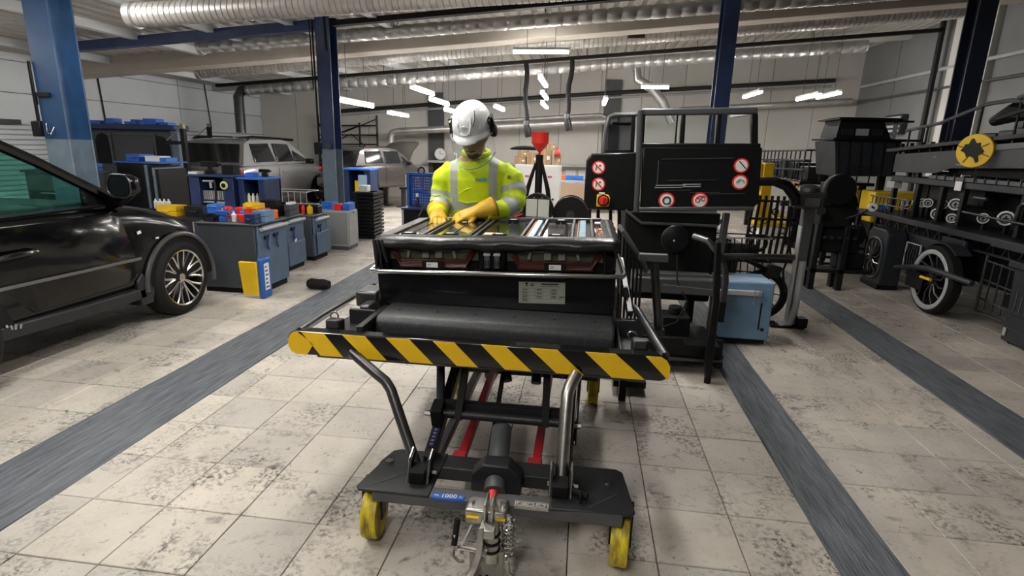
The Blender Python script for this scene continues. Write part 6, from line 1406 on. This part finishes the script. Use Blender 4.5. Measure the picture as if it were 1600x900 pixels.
# ================================================================== right: long wheeled deck machine
M_rd = mat('machine_dark', (.008, .009, .0105), .5, spec=.3, var=.3, scale=6)
M_rg = mat('machine_slate', (.030, .034, .042), .45, spec=.35, var=.3, scale=5)
DL = (4.1, 6.4, 0)
def dm(): return MB(xf=Matrix.Translation((-DL[0], -DL[1], 0)))
dk_ = thing('deck_machine', 'long dark wheeled machine with a deck of round dials on the right', 'machine', DL)
part('deck', dm().bx(3.56, 4.5, 4.85, 7.75, .79, .83), M_rd, dk_, bevel=.006)
part('deck_lip', dm().bx(3.53, 3.57, 4.85, 7.75, .775, .835), M_rg, dk_, bevel=.006)
part('deck_end', dm().bx(3.50, 3.58, 4.75, 5.25, .765, .84), M_rg, dk_, bevel=.01)
part('under_truss', dm().bx(3.70, 3.74, 4.9, 7.6, .64, .66).bx(3.70, 3.74, 4.9, 7.6, .74, .76), M_rg, dk_)
for q in range(26): part('truss_web', dm().bar((3.72, 5.0+q*.1, .655), (3.72, 5.05+q*.1 if q % 2 else 4.95+q*.1, .75), .014, .014), M_dsteel, dk_)
part('under_body', dm().bx(3.80, 4.5, 5.0, 7.7, .34, .76), M_blackm, dk_, bevel=.01)
part('back_panel', dm().bx(4.15, 4.2, 4.85, 7.75, .83, 1.24), M_blackm, dk_)
part('top_beam', dm().bx(3.72, 4.4, 4.8, 7.5, 1.20, 1.27), M_rg, dk_, bevel=.01)
part('top_gutter', dm().bx(3.70, 3.74, 4.8, 6.7, 1.27, 1.31), M_mgrey, dk_, bevel=.004)
for q in range(12): part('gutter_rib', dm().bx(3.69, 3.75, 4.9+q*.15, 4.91+q*.15, 1.27, 1.325), M_dsteel, dk_)
for y_ in (7.45, 6.95, 6.5, 6.15, 5.35, 4.95): part('deck_post', dm().bx(3.74, 3.79, y_-.025, y_+.025, .83, 1.20), M_rd, dk_, bevel=.005)
part('corner_cap', dm().bx(3.71, 3.80, 7.38, 7.55, 1.12, 1.20), M_lgrey, dk_, bevel=.004)
part('tag', dm().bx(3.695, 3.702, 6.12, 6.22, 1.18, 1.27), M_plast, dk_)
for q in range(4): part('drawer_face', dm().bx(3.98, 4.0, 6.2+q*.32, 6.48+q*.32, 1.02, 1.19), M_rd, dk_, bevel=.006)
for z_ in (.93, 1.02): part('low_rail', dm().cyl((3.60, 6.75, z_), (3.60, 7.65, z_-.01), .009, n=6), M_dsteel, dk_)
for q in range(10): part('baluster', dm().cyl((3.60, 6.78+q*.09, .83), (3.60, 6.78+q*.09, 1.02), .007, n=6), M_dsteel, dk_)
part('arm_tube', dm().tube([(3.7, 5.0, 1.12), (3.72, 5.3, 1.13), (3.72, 5.34, 1.1), (3.72, 5.36, .95)], .016, 8), M_dsteel, dk_)
part('arm_tube', dm().tube([(3.72, 5.75, 1.13), (3.73, 5.95, 1.13)], .016, 8), M_dsteel, dk_)
part('mid_rail', dm().cyl((3.66, 5.1, .97), (3.66, 5.95, .99), .012, n=8), M_dsteel, dk_)
GA = [(8.0, .87, .042), (7.28, .96, .038), (7.05, .98, .045), (6.94, .99, .045), (6.83, 1.0, .045), (6.56, 1.01, .045), (6.36, 1.03, .055), (6.63, .90, .055), (6.37, .885, .045), (5.91, .94, .045), (5.62, .975, .060)]
for q, (y_, z_, r_) in enumerate(GA):
    if q == 0: y_ = 7.62; z_ = .90
    r_ *= 1.15
    d_ = dm()
    X_ = Matrix.Translation((3.83-DL[0], y_-DL[1], z_)) @ Matrix.Rotation(.85, 4, 'Z')
    g_ = part('dial', MB(xf=X_).lathe([(.001, .06), (r_*.95, .06), (r_, .02), (r_*1.02, -.02), (r_*.9, -.025), (.001, -.018)], axis='x', n=24), M_dgrey, dk_)
    part('dial_ring', MB(xf=X_).torus((-.026, 0, 0), r_*.85, r_*.13, 'x', 24, 8), M_plast, g_)
    part('dial_face', MB(xf=X_).lathe([(.001, -.027), (r_*.5, -.027), (r_*.5, -.022), (.001, -.022)], axis='x', n=20), M_lgrey, g_)
    part('dial_mark', MB(xf=X_).bx(-.030, -.027, -r_*.12, r_*.12, -r_*.4, r_*.3).bx(-.030, -.027, -r_*.35, r_*.3, -r_*.1, r_*.06), M_black, g_)
    part('dial_foot', dm().bx(3.83, 3.86, y_-.012, y_+.012, .83, z_), M_black, g_)
# running gear
wc = (3.47, 5.80, .335)
wb_ = part('wheel', dm().lathe([(.26, -.07), (.31, -.075), (.332, -.05), (.335, -.02), (.332, .03), (.26, .05)], wc, 'x', 44, caps=False), M_rubber, dk_)
part('rim', dm().torus((wc[0]-.065, wc[1], wc[2]), .275, .026, 'x', 44, 8, .7), M_lgrey, wb_)
for q in range(12):
    a = 2*PI*q/12+.1
    part('spoke', dm().tube([(wc[0]-.04, wc[1]+.03*math.cos(a), wc[2]+.03*math.sin(a)), (wc[0]-.05, wc[1]+.15*math.cos(a+.25), wc[2]+.15*math.sin(a+.25)), (wc[0]-.06, wc[1]+.265*math.cos(a), wc[2]+.265*math.sin(a))], .010, 6), M_dsteel, wb_)
part('hub', dm().cyl((wc[0]-.06, wc[1], wc[2]), (wc[0]+.3, wc[1], wc[2]), .045, n=16), M_dsteel, wb_)
part('wheel_back', dm().cyl((wc[0]+.03, wc[1], wc[2]), (wc[0]+.05, wc[1], wc[2]), .25, n=28), M_blackm, wb_)
part('mudguard', dm().loft([[(xx, wc[1]+.36*math.cos(a), wc[2]+.01+.36*math.sin(a)) for xx in (wc[0]-.02, wc[0]+.12)]+[(xx, wc[1]+.345*math.cos(a), wc[2]+.01+.345*math.sin(a)) for xx in (wc[0]+.12, wc[0]-.02)] for a in [math.radians(-10+140*k/14) for k in range(15)]]), M_rg, dk_, sharp=50)
part('tow_bar', dm().tube([(3.40, 6.42, .33), (3.36, 6.1, .40), (3.36, 5.75, .45), (3.40, 5.2, .44)], [.018, .026, .030, .026], 8), M_rg, dk_)
part('chain_plate', dm().bx(3.37, 3.39, 5.86, 6.14, .20, .37), M_rd, dk_, bevel=.01)
part('pedal', dm().cyl((3.33, 5.82, .355), (3.33, 5.66, .36), .014, n=10), M_yellow, dk_)
part('axle_beam', dm().bx(3.52, 4.4, 6.3, 6.45, .25, .36), M_rd, dk_, bevel=.01)
part('axle_beam', dm().bx(3.68, 4.4, 5.1, 5.2, .25, .36), M_rd, dk_, bevel=.01)
part('side_plate', dm().bx(3.65, 3.69, 6.0, 6.9, .36, .66), M_rg, dk_, bevel=.01)
part('side_plate', dm().bx(3.58, 3.62, 5.7, 6.05, .62, .74), M_rg, dk_, bevel=.01)
gw = part('grille_window', dm().bx(3.585, 3.60, 6.35, 6.62, .30, .58), M_black, dk_)
for q in range(6): part('grille_bar', dm().tube([(3.58, 6.37+q*.045, .31), (3.575, 6.36+q*.05, .45), (3.58, 6.37+q*.04, .57)], .007, 5), M_dsteel, gw)
part('grille_frame', dm().tube([(3.58, 6.35, .30), (3.58, 6.62, .30), (3.58, 6.62, .58), (3.58, 6.35, .58)], .010, 6, closed=True), M_lgrey, gw)
lad = part('ladder_frame', dm().tube([(3.62, 5.42, .66), (3.62, 5.42, .15), (3.62, 5.0, .15), (3.62, 5.0, .66)], .014, 8), M_dsteel, dk_)
for q in range(3): part('rung', dm().cyl((3.62, 5.0, .25+q*.17), (3.62, 5.42, .27+q*.17), .008, n=6), M_dsteel, lad)
for q in range(3): part('rung', dm().cyl((3.62, 5.12+q*.1, .18), (3.62, 5.12+q*.1, .62), .008, n=6), M_dsteel, lad)
for x_, y_ in ((4.3, 7.4), (4.3, 5.2), (3.7, 7.45)): part('support_leg', dm().bx(x_-.04, x_+.04, y_-.04, y_+.04, 0, .40), M_rd, dk_, bevel=.006)
# wheel in a boxed housing
bw = thing('wheel_housing', 'slate boxed wheel housing standing at the far end of the deck machine', 'housing', (3.46, 6.92, 0))
part('box', MB().prism([(-.22, .05), (.20, .03), (.22, .62), (.16, .69), (-.16, .69), (-.22, .64)], -.05, .16, 'x'), M_rg, bw, bevel=.02, seg=3)
part('foot', MB().bx(-.06, .16, -.2, .2, 0, .06), M_black, bw, bevel=.005)
part('well', MB().prism([(a, .345+b) for a, b in rrect(.32, .44, .12, 5)], -.056, -.05, 'x'), M_black, bw)
part('well_rim', MB().tube([(-.06, a, .345+b) for a, b in rrect(.34, .46, .13, 5)], .012, 6, closed=True), M_mgrey, bw)
for q in range(11):
    a = 2*PI*q/11
    part('spoke', MB().tube([(-.07, .02*math.cos(a), .345+.02*math.sin(a)), (-.075, .09*math.cos(a+.2), .345+.11*math.sin(a+.2)), (-.06, .15*math.cos(a), .345+.19*math.sin(a))], .009, 6), M_steel if q % 3 == 0 else M_dsteel, bw)
part('hub', MB().cyl((-.09, 0, .345), (-.05, 0, .345), .035, n=14), M_dgrey, bw)
# bin at the right edge
rb_ = thing('grey_bin', 'dark slate plastic bin with a lid rim at the right edge', 'bin', (3.82, 4.86, 0))
part('body', MB().loft([[(-.24, -.25, .06), (.3, -.25, .06), (.3, .12, .06), (-.24, .12, .06)], [(-.26, -.28, .64), (.3, -.28, .64), (.3, .15, .64), (-.26, .15, .64)]]), M_rg, rb_, bevel=.02)
part('rim', MB().bx(-.29, .32, -.31, .18, .63, .69), M_rg, rb_, bevel=.012)
part('panel', MB().bx(-.262, -.248, -.20, .08, .25, .55), M_dgrey, rb_, bevel=.006)
for q in range(4): part('panel_rib', MB().bx(-.268, -.258, -.15+q*.06, -.142+q*.06, .28, .36+.03*q), M_mgrey, rb_)
part('handle', MB().torus((-.05, -.05, .69), .06, .008, 'x', 18, 6), M_dsteel, rb_)
part('plinth', MB().bx(-.25, .28, -.24, .12, .02, .14), M_rg, rb_, bevel=.008)
for y_ in (-.2, .06): part('castor', MB().cyl((-.22, y_, .03), (-.18, y_, .03), .03, n=12), M_rubber, rb_)
part('foot_clip', MB().bx(-.262, -.25, .07, .10, .06, .13), M_lgrey, rb_, bevel=.004)
# upper boom with the yellow emblem and railing
UL = (4.2, 6.6, 1.25)
def um(): return MB(xf=Matrix.Translation((-UL[0], -UL[1], -UL[2])))
ub = thing('gantry_boom', 'dark grey gantry boom with railing and a yellow round emblem above the deck machine', 'gantry', UL)
part('boom_side', um().loft([[(3.70, 4.6, 1.45), (3.74, 4.6, 1.45), (3.74, 4.6, 1.63), (3.70, 4.6, 1.63)], [(3.70, 6.35, 1.39), (3.74, 6.35, 1.39), (3.74, 6.35, 1.57), (3.70, 6.35, 1.57)], [(3.70, 6.6, 1.33), (3.74, 6.6, 1.33), (3.74, 6.6, 1.56), (3.70, 6.6, 1.56)], [(3.70, 7.45, 1.31), (3.74, 7.45, 1.31), (3.74, 7.45, 1.52), (3.70, 7.45, 1.52)]]), M_rg, ub, bevel=.004)
part('boom_top', um().loft([[(3.66, y_, z_), (4.7, y_, z_), (4.7, y_, z_+.035), (3.66, y_, z_+.035)] for y_, z_ in ((4.6, 1.73), (6.0, 1.645), (7.6, 1.545))]), M_rd, ub)
part('boom_under', um().bx(3.8, 4.7, 4.7, 7.4, 1.33, 1.40), M_blackm, ub)
for q in range(14): part('boom_stiffener', um().bx(3.715, 3.755, 4.8+q*.2, 4.815+q*.2, 1.55, 1.71-.005*q), M_rd, ub)
part('boom_back', um().bx(3.80, 3.84, 4.6, 7.5, 1.42, 1.62), M_blackm, ub)
part('boom_strip', um().bar((3.69, 4.6, 1.655), (3.69, 5.75, 1.60), .012, .05), M_mgrey, ub)
for y_ in (7.2, 7.0): part('prop', um().bx(3.74, 3.78, y_-.025, y_+.025, 1.25, 1.35), M_rd, ub)
for y_ in (5.4, 6.3): part('prop', um().bx(3.9, 4.3, y_-.05, y_+.05, 1.25, 1.36), M_rd, ub)
for y_, z_, w_ in ((6.2, 1.43, .14), (6.65, 1.50, .02), (6.42, 1.36, .1)): part('mark', um().bx(3.694, 3.70, y_-w_/2, y_+w_/2, z_-.004, z_+.004), M_lgrey, ub)
EX = Matrix.Translation((3.60-UL[0], 5.88-UL[1], 1.565-UL[2])) @ Matrix.Rotation(.55, 4, 'Z')
em = part('emblem', MB(xf=EX).lathe([(.001, -.014), (.150, -.014), (.155, -.006), (.155, .012), (.001, .012)], axis='x', n=36), M_yelp, ub)
blob = [(r_*math.cos(math.radians(d_)), r_*math.sin(math.radians(d_))) for d_, r_ in ((0, .11), (18, .095), (35, .10), (50, .08), (70, .11), (80, .115), (95, .07), (120, .085), (140, .06), (165, .07), (185, .085), (205, .07), (225, .06), (240, .11), (252, .115), (262, .065), (290, .055), (315, .08), (330, .07), (348, .08))]
part('emblem_figure', MB(xf=EX).prism(blob, -.022, -.012, 'x'), M_black, em)
for a, l_ in ((.3, .145), (2.6, .13), (3.5, .14), (5.3, .13)): part('emblem_ray', MB(xf=EX).bar((-.016, .04*math.cos(a), .04*math.sin(a)), (-.016, l_*math.cos(a), l_*math.sin(a)), .006, .007), M_black, em)
part('emblem_stay', um().bar((3.63, 5.88, 1.45), (3.66, 5.86, 1.28), .012, .012).bx(3.60, 3.71, 5.87, 5.89, 1.55, 1.58), M_rd, ub)
part('hand_rail', um().tube([(3.82, 7.55, 1.80), (3.82, 6.9, 1.86), (3.82, 6.35, 1.98), (3.82, 6.2, 2.01), (3.82, 5.9, 2.02), (3.82, 5.7, 2.0)], .02, 8), M_mgrey, ub)
part('hand_rail', um().tube([(3.80, 6.0, 1.86), (3.80, 5.4, 1.97), (3.80, 4.6, 2.08)], .018, 8), M_rg, ub)
part('hand_rail', um().tube([(3.78, 5.75, 2.03), (3.78, 5.3, 2.13), (3.78, 4.6, 2.24)], .018, 8), M_mgrey, ub)
for y_, z1_ in ((7.45, 1.81), (7.1, 1.84), (6.72, 1.89), (6.25, 2.0), (5.75, 2.02), (5.2, 2.0), (4.8, 2.05)): part('rail_post', um().cyl((3.81, y_, 1.56), (3.81, y_, z1_), .012, n=6), M_rd, ub)
for q in range(7):
    y_ = 4.75+q*.23
    part('cabin_box', um().bx(3.9, 4.2, y_, y_+.20, 1.70-.012*q, 1.86-.02*q), M_rg if q % 2 else M_dgrey, ub, bevel=.012)
part('roof_unit', um().tube([(4.0, 6.35, 1.86), (4.0, 6.1, 1.93), (4.0, 5.8, 1.90)], [.05, .09, .05], 10), M_rd, ub)
part('front_grid', um().bx(3.72, 3.75, 7.30, 7.34, 1.33, 1.56).bx(3.72, 3.75, 7.42, 7.46, 1.33, 1.56), M_rd, ub)
# control cab and catwalk behind
cc = thing('control_cab', 'dark glazed control cab with a flat roof at the far end of the gantry', 'cab', (3.85, 8.7, 0))
part('lower_body', MB().loft([[(-.36, -.2, 1.20), (.42, -.2, 1.22), (.42, .5, 1.22), (-.36, .5, 1.20)], [(-.45, -.2, 1.68), (.42, -.2, 1.70), (.42, .5, 1.70), (-.45, .5, 1.68)]]), M_rg, cc, bevel=.01)
for q in range(6): part('panel_rib', MB().bar((-.34+q*.14, -.215, 1.22), (-.40+q*.15, -.215, 1.68), .012, .012), M_rd, cc)
part('mesh_grille', MB().bx(-.25, .15, -.215, -.20, 1.23, 1.36), M_dgrey, cc)
part('middle_roof', MB().bx(-.5, .62, -.28, .5, 1.69, 1.72), M_black, cc, bevel=.005)
part('cabin', MB().loft([[(-.42, -.15, 1.72), (.30, -.15, 1.72), (.30, .4, 1.72), (-.42, .4, 1.72)], [(-.38, -.12, 1.96), (.18, -.12, 1.96), (.18, .4, 1.96), (-.38, .4, 1.96)]]), M_rd, cc)
for q in range(3): part('cabin_window', MB().bx(-.36+q*.19, -.20+q*.19, -.165, -.14, 1.76, 1.85), M_lgrey if q == 1 else M_dgrey, cc)
part('roof', MB().bx(-.45, .36, -.25, .5, 1.96, 1.995), M_black, cc, bevel=.008)
part('roof', MB().bx(.2, .5, -.25, .3, 1.94, 1.965), M_black, cc)
part('white_post', MB().bx(.31, .35, -.16, -.12, 1.72, 1.96), M_lgrey, cc)
for x_ in (-.3, .36): part('support', MB().bx(x_-.04, x_+.04, 0, .08, 0, 1.22), M_rd, cc)
cwk = thing('catwalk', 'dark railed catwalk running from the control cab towards the yellow machine', 'catwalk', (3.9, 11.0, 0))
part('deck', MB().bx(-.55, .55, -1.6, 1.6, 1.03, 1.08), M_rd, cwk, bevel=.005)
for z_ in (1.25, 1.40, 1.55): part('rail', MB().tube([(-.52, -1.6, z_), (-.52, 1.6, z_-.05)], .016, 6), M_rg, cwk)
for q in range(16): part('baluster', MB().cyl((-.52, -1.55+q*.205, 1.08), (-.52, -1.55+q*.205, 1.55), .012, n=6), M_rd, cwk)
part('rail', MB().tube([(-.52, -1.6, 1.55), (.5, -1.6, 1.58)], .016, 6), M_rg, cwk)
for q in range(6): part('baluster', MB().cyl((-.45+q*.18, -1.6, 1.08), (-.45+q*.18, -1.6, 1.56), .012, n=6), M_rd, cwk)
for q in range(5): part('equipment_box', MB().bx(-.4+.03*q, .1, -1.4+q*.6, -1.05+q*.6, 1.08, 1.30+.05*(q % 3)), M_rd if q % 2 else M_rg, cwk, bevel=.02)
for q in range(4): part('leg', MB().bx(-.5+.9*(q % 2), -.42+.9*(q % 2), -1.5+2.8*(q//2), -1.42+2.8*(q//2), 0, 1.03), M_rd, cwk)
part('orange_edge', MB().bx(-.56, -.55, -1.6, 1.2, 1.035, 1.06), mat('edge_orange', (.35, .14, .02), .5), cwk)
# yellow machines
ym = thing('yellow_lift', 'yellow lift column machine behind the hose stand', 'machine', (3.0, 10.0, 0))
part('mast', MB().bx(-.06, .10, -.08, .08, .25, 1.33), M_yelp, ym, bevel=.01)
part('mast', MB().bx(-.16, -.08, -.05, .08, .9, 1.32), M_yelp, ym, bevel=.008)
part('foot_plate', MB().bx(-.12, .38, -.25, .2, .30, .36), M_yelp, ym, bevel=.01)
part('gusset', MB().prism([(-.1, .36), (.2, .36), (.12, .55), (-.05, .62)], -.12, -.08, 'y'), M_yelp, ym)
part('base', MB().bx(.0, .36, -.2, .2, 0, .30), M_plast, ym, bevel=.01)
part('arm', MB().bar((.1, 0, .55), (.42, -.1, .42), .05, .06), M_yelp, ym)
ye = thing('yellow_engine', 'yellow engine block with tubes under the catwalk', 'engine', (3.72, 9.5, 0))
part('block', MB().bx(-.22, .55, -.1, .5, .62, .98), M_yelp, ye, bevel=.02)
for q in range(5): part('manifold', MB().tube([(-.15+q*.14, -.12, .95), (-.12+q*.14, -.2, .88), (-.16+q*.14, -.16, .72)], .035, 8), M_yelp, ye)
part('black_unit', MB().bx(-.25, .5, -.22, .3, .10, .62), M_blackm, ye, bevel=.02)
part('step', MB().bx(-.05, .15, -.3, -.2, .40, .43), M_yelp, ye)
part('skid', MB().bx(-.3, .6, -.2, .5, 0, .10), M_rd, ye)
yk_ = thing('yellow_crate', 'yellow crate with a blue sticker right of the big black disc', 'crate', (4.35, 8.45, 0))
part('body', MB().bx(-.42, .3, -.2, .2, .6, 1.02), M_yelp, yk_, bevel=.02)
part('stand', MB().bx(-.4, .28, -.18, .18, 0, .6), M_blackm, yk_, bevel=.01)
part('blue_sticker', MB().bx(-.34, -.2, -.206, -.2, .78, .86), M_blueb, yk_)
bt = thing('yellow_bench', 'small yellow trestle behind the black cab machine', 'trestle', (1.9, 9.4, 0))
part('top', MB().bx(-.2, .22, -.1, .1, .42, .48), M_yelp, bt, bevel=.005)
for sx in (-1, 1): part('leg', MB().bar((sx*.16, -.08, .42), (sx*.19, -.12, 0), .03, .03), M_yelp, bt); part('leg', MB().bar((sx*.16, .08, .42), (sx*.19, .12, 0), .03, .03), M_yelp, bt)
# big black disc machine and frame
bd = thing('disc_machine', 'black machine with a large round disc between the hose stand and deck machine', 'machine', (2.78, 6.6, 0))
part('disc', MB().lathe([(.001, -.05), (.15, -.05), (.165, -.03), (.165, .04), (.001, .05)], (-.05, -.1, 1.13), 'y', 36), M_black, bd)
part('body', MB().prism([(-.18, .72), (.16, .72), (.20, .98), (.10, 1.22), (-.14, 1.2)], -.05, .2, 'y'), M_blackm, bd, bevel=.02)
part('arm', MB().tube([(-.62, -.06, .96), (-.3, -.06, .97), (-.1, -.05, .98)], [.03, .035, .04], 10), M_rd, bd)
part('head', MB().lathe([(.001, -.05), (.05, -.05), (.055, 0), (.03, .05), (.001, .05)], (-.22, -.1, .90), 'y', 16), M_dsteel, bd)
part('lever', MB().tube([(.08, -.08, .82), (.2, -.12, .88), (.28, -.14, .95)], .012, 6), M_black, bd)
dg_ = part('dial', MB().lathe([(.001, 0), (.045, 0), (.045, .02), (.001, .02)], (.29, -.16, .96), 'y', 18), M_plast, bd); part('dial_mark', MB().box((.29, -.165, .96), (.035, .004, .02), (0, .5, 0)), M_dgrey, dg_)
for x_ in (-.16, .14):
    part('leg', MB().bx(x_-.03, x_+.03, -.05, .03, 0, .74), M_rd, bd, bevel=.005); part('leg', MB().bx(x_-.03, x_+.03, .12, .2, 0, .74), M_rd, bd)
part('lower_shelf', MB().bx(-.2, .45, -.05, .2, .20, .24), M_rd, bd)
part('gearbox', MB().bx(-.12, .3, .0, .2, .42, .70).bx(.1, .4, .02, .18, .24, .42), M_blackm, bd, bevel=.02)
for q in range(5): part('valve', MB().cyl((-.1+q*.08, -.06, .60), (-.1+q*.08, 0, .60), .018, n=8), M_dsteel, bd)
fr_ = thing('pipe_rack', 'black floor rack full of pipes left of the boxed wheel housing', 'rack', (3.45, 8.0, 0))
for x_ in (-.25, .35):
    for y_ in (-.2, .3): part('post', MB().bx(x_-.025, x_+.025, y_-.025, y_+.025, 0, .78), M_rd, fr_)
for z_ in (.08, .30, .75): part('rail', MB().tube([(-.25, -.2, z_), (.35, -.2, z_), (.35, .3, z_), (-.25, .3, z_)], .02, 6, closed=True), M_rd, fr_)
for q in range(6): part('pipe', MB().tube([(-.2+q*.1, -.15, .10), (-.18+q*.1, -.1, .4), (-.2+q*.1, .1, .6)], .02, 6), M_blackm if q % 2 else M_dsteel, fr_)
part('tank', MB().cyl((-.2, .05, .45), (.3, .05, .45), .13, n=18), M_blackm, fr_)
# service block behind the hose stand
sb_ = thing('valve_block', 'cluster of black valves and pipes behind the hose stand', 'valves', (2.65, 8.2, 0))
for q in range(8): part('pipe', MB().tube([(-.32+q*.08, 0, .05), (-.33+q*.085, -.03, .5), (-.30+q*.08, 0, .92)], .022, 6), M_blackm, sb_)
for z_ in (.35, .6, .85): part('cross_pipe', MB().cyl((-.36, -.04, z_), (.32, -.04, z_), .018, n=6), M_rd, sb_)
for q in range(5): part('valve_wheel', MB().torus((-.28+q*.13, -.08, .45+.13*(q % 3)), .04, .010, 'y', 14, 5), M_dsteel if q % 2 else M_black, sb_)
part('base', MB().bx(-.38, .36, -.1, .12, 0, .05), M_rd, sb_)
# pipes and window strip on the right wall
solo('wall_rail', MB().tube([(XR-.08, 4.0, 3.1), (XR-.08, YB-.3, 3.1)], .035, 8), M_lgrey, 'pale pipe running along the right wall near the roof', 'pipe')
solo('wall_rail', MB().tube([(XR-.1, 4.0, 2.75), (XR-.1, YB-.3, 2.75)], .025, 8), M_mgrey, 'thinner grey pipe below the pale pipe on the right wall', 'pipe')
wv = thing('wall_louvre', 'small louvred vent box on the right wall', 'vent', (XR-.02, 13.4, 2.15))
part('box', MB().bx(-.12, .0, -.35, .35, -.2, .2), M_dgrey, wv, bevel=.01)
for q in range(4): part('louvre', MB().bx(-.135, -.12, -.32, .32, -.16+q*.09, -.11+q*.09), M_lgrey, wv)
for q, y_ in enumerate((12.2, 9.6, 7.4)): solo('wall_post', MB().bx(-.06, 0, -.05, .05, 0, zr(XR)-.05), M_dgrey, ['dark post on the right wall nearest the back corner', 'dark post in the middle of the right wall', 'dark post on the right wall nearest the camera'][q], 'post', (XR-.12, y_, 0))
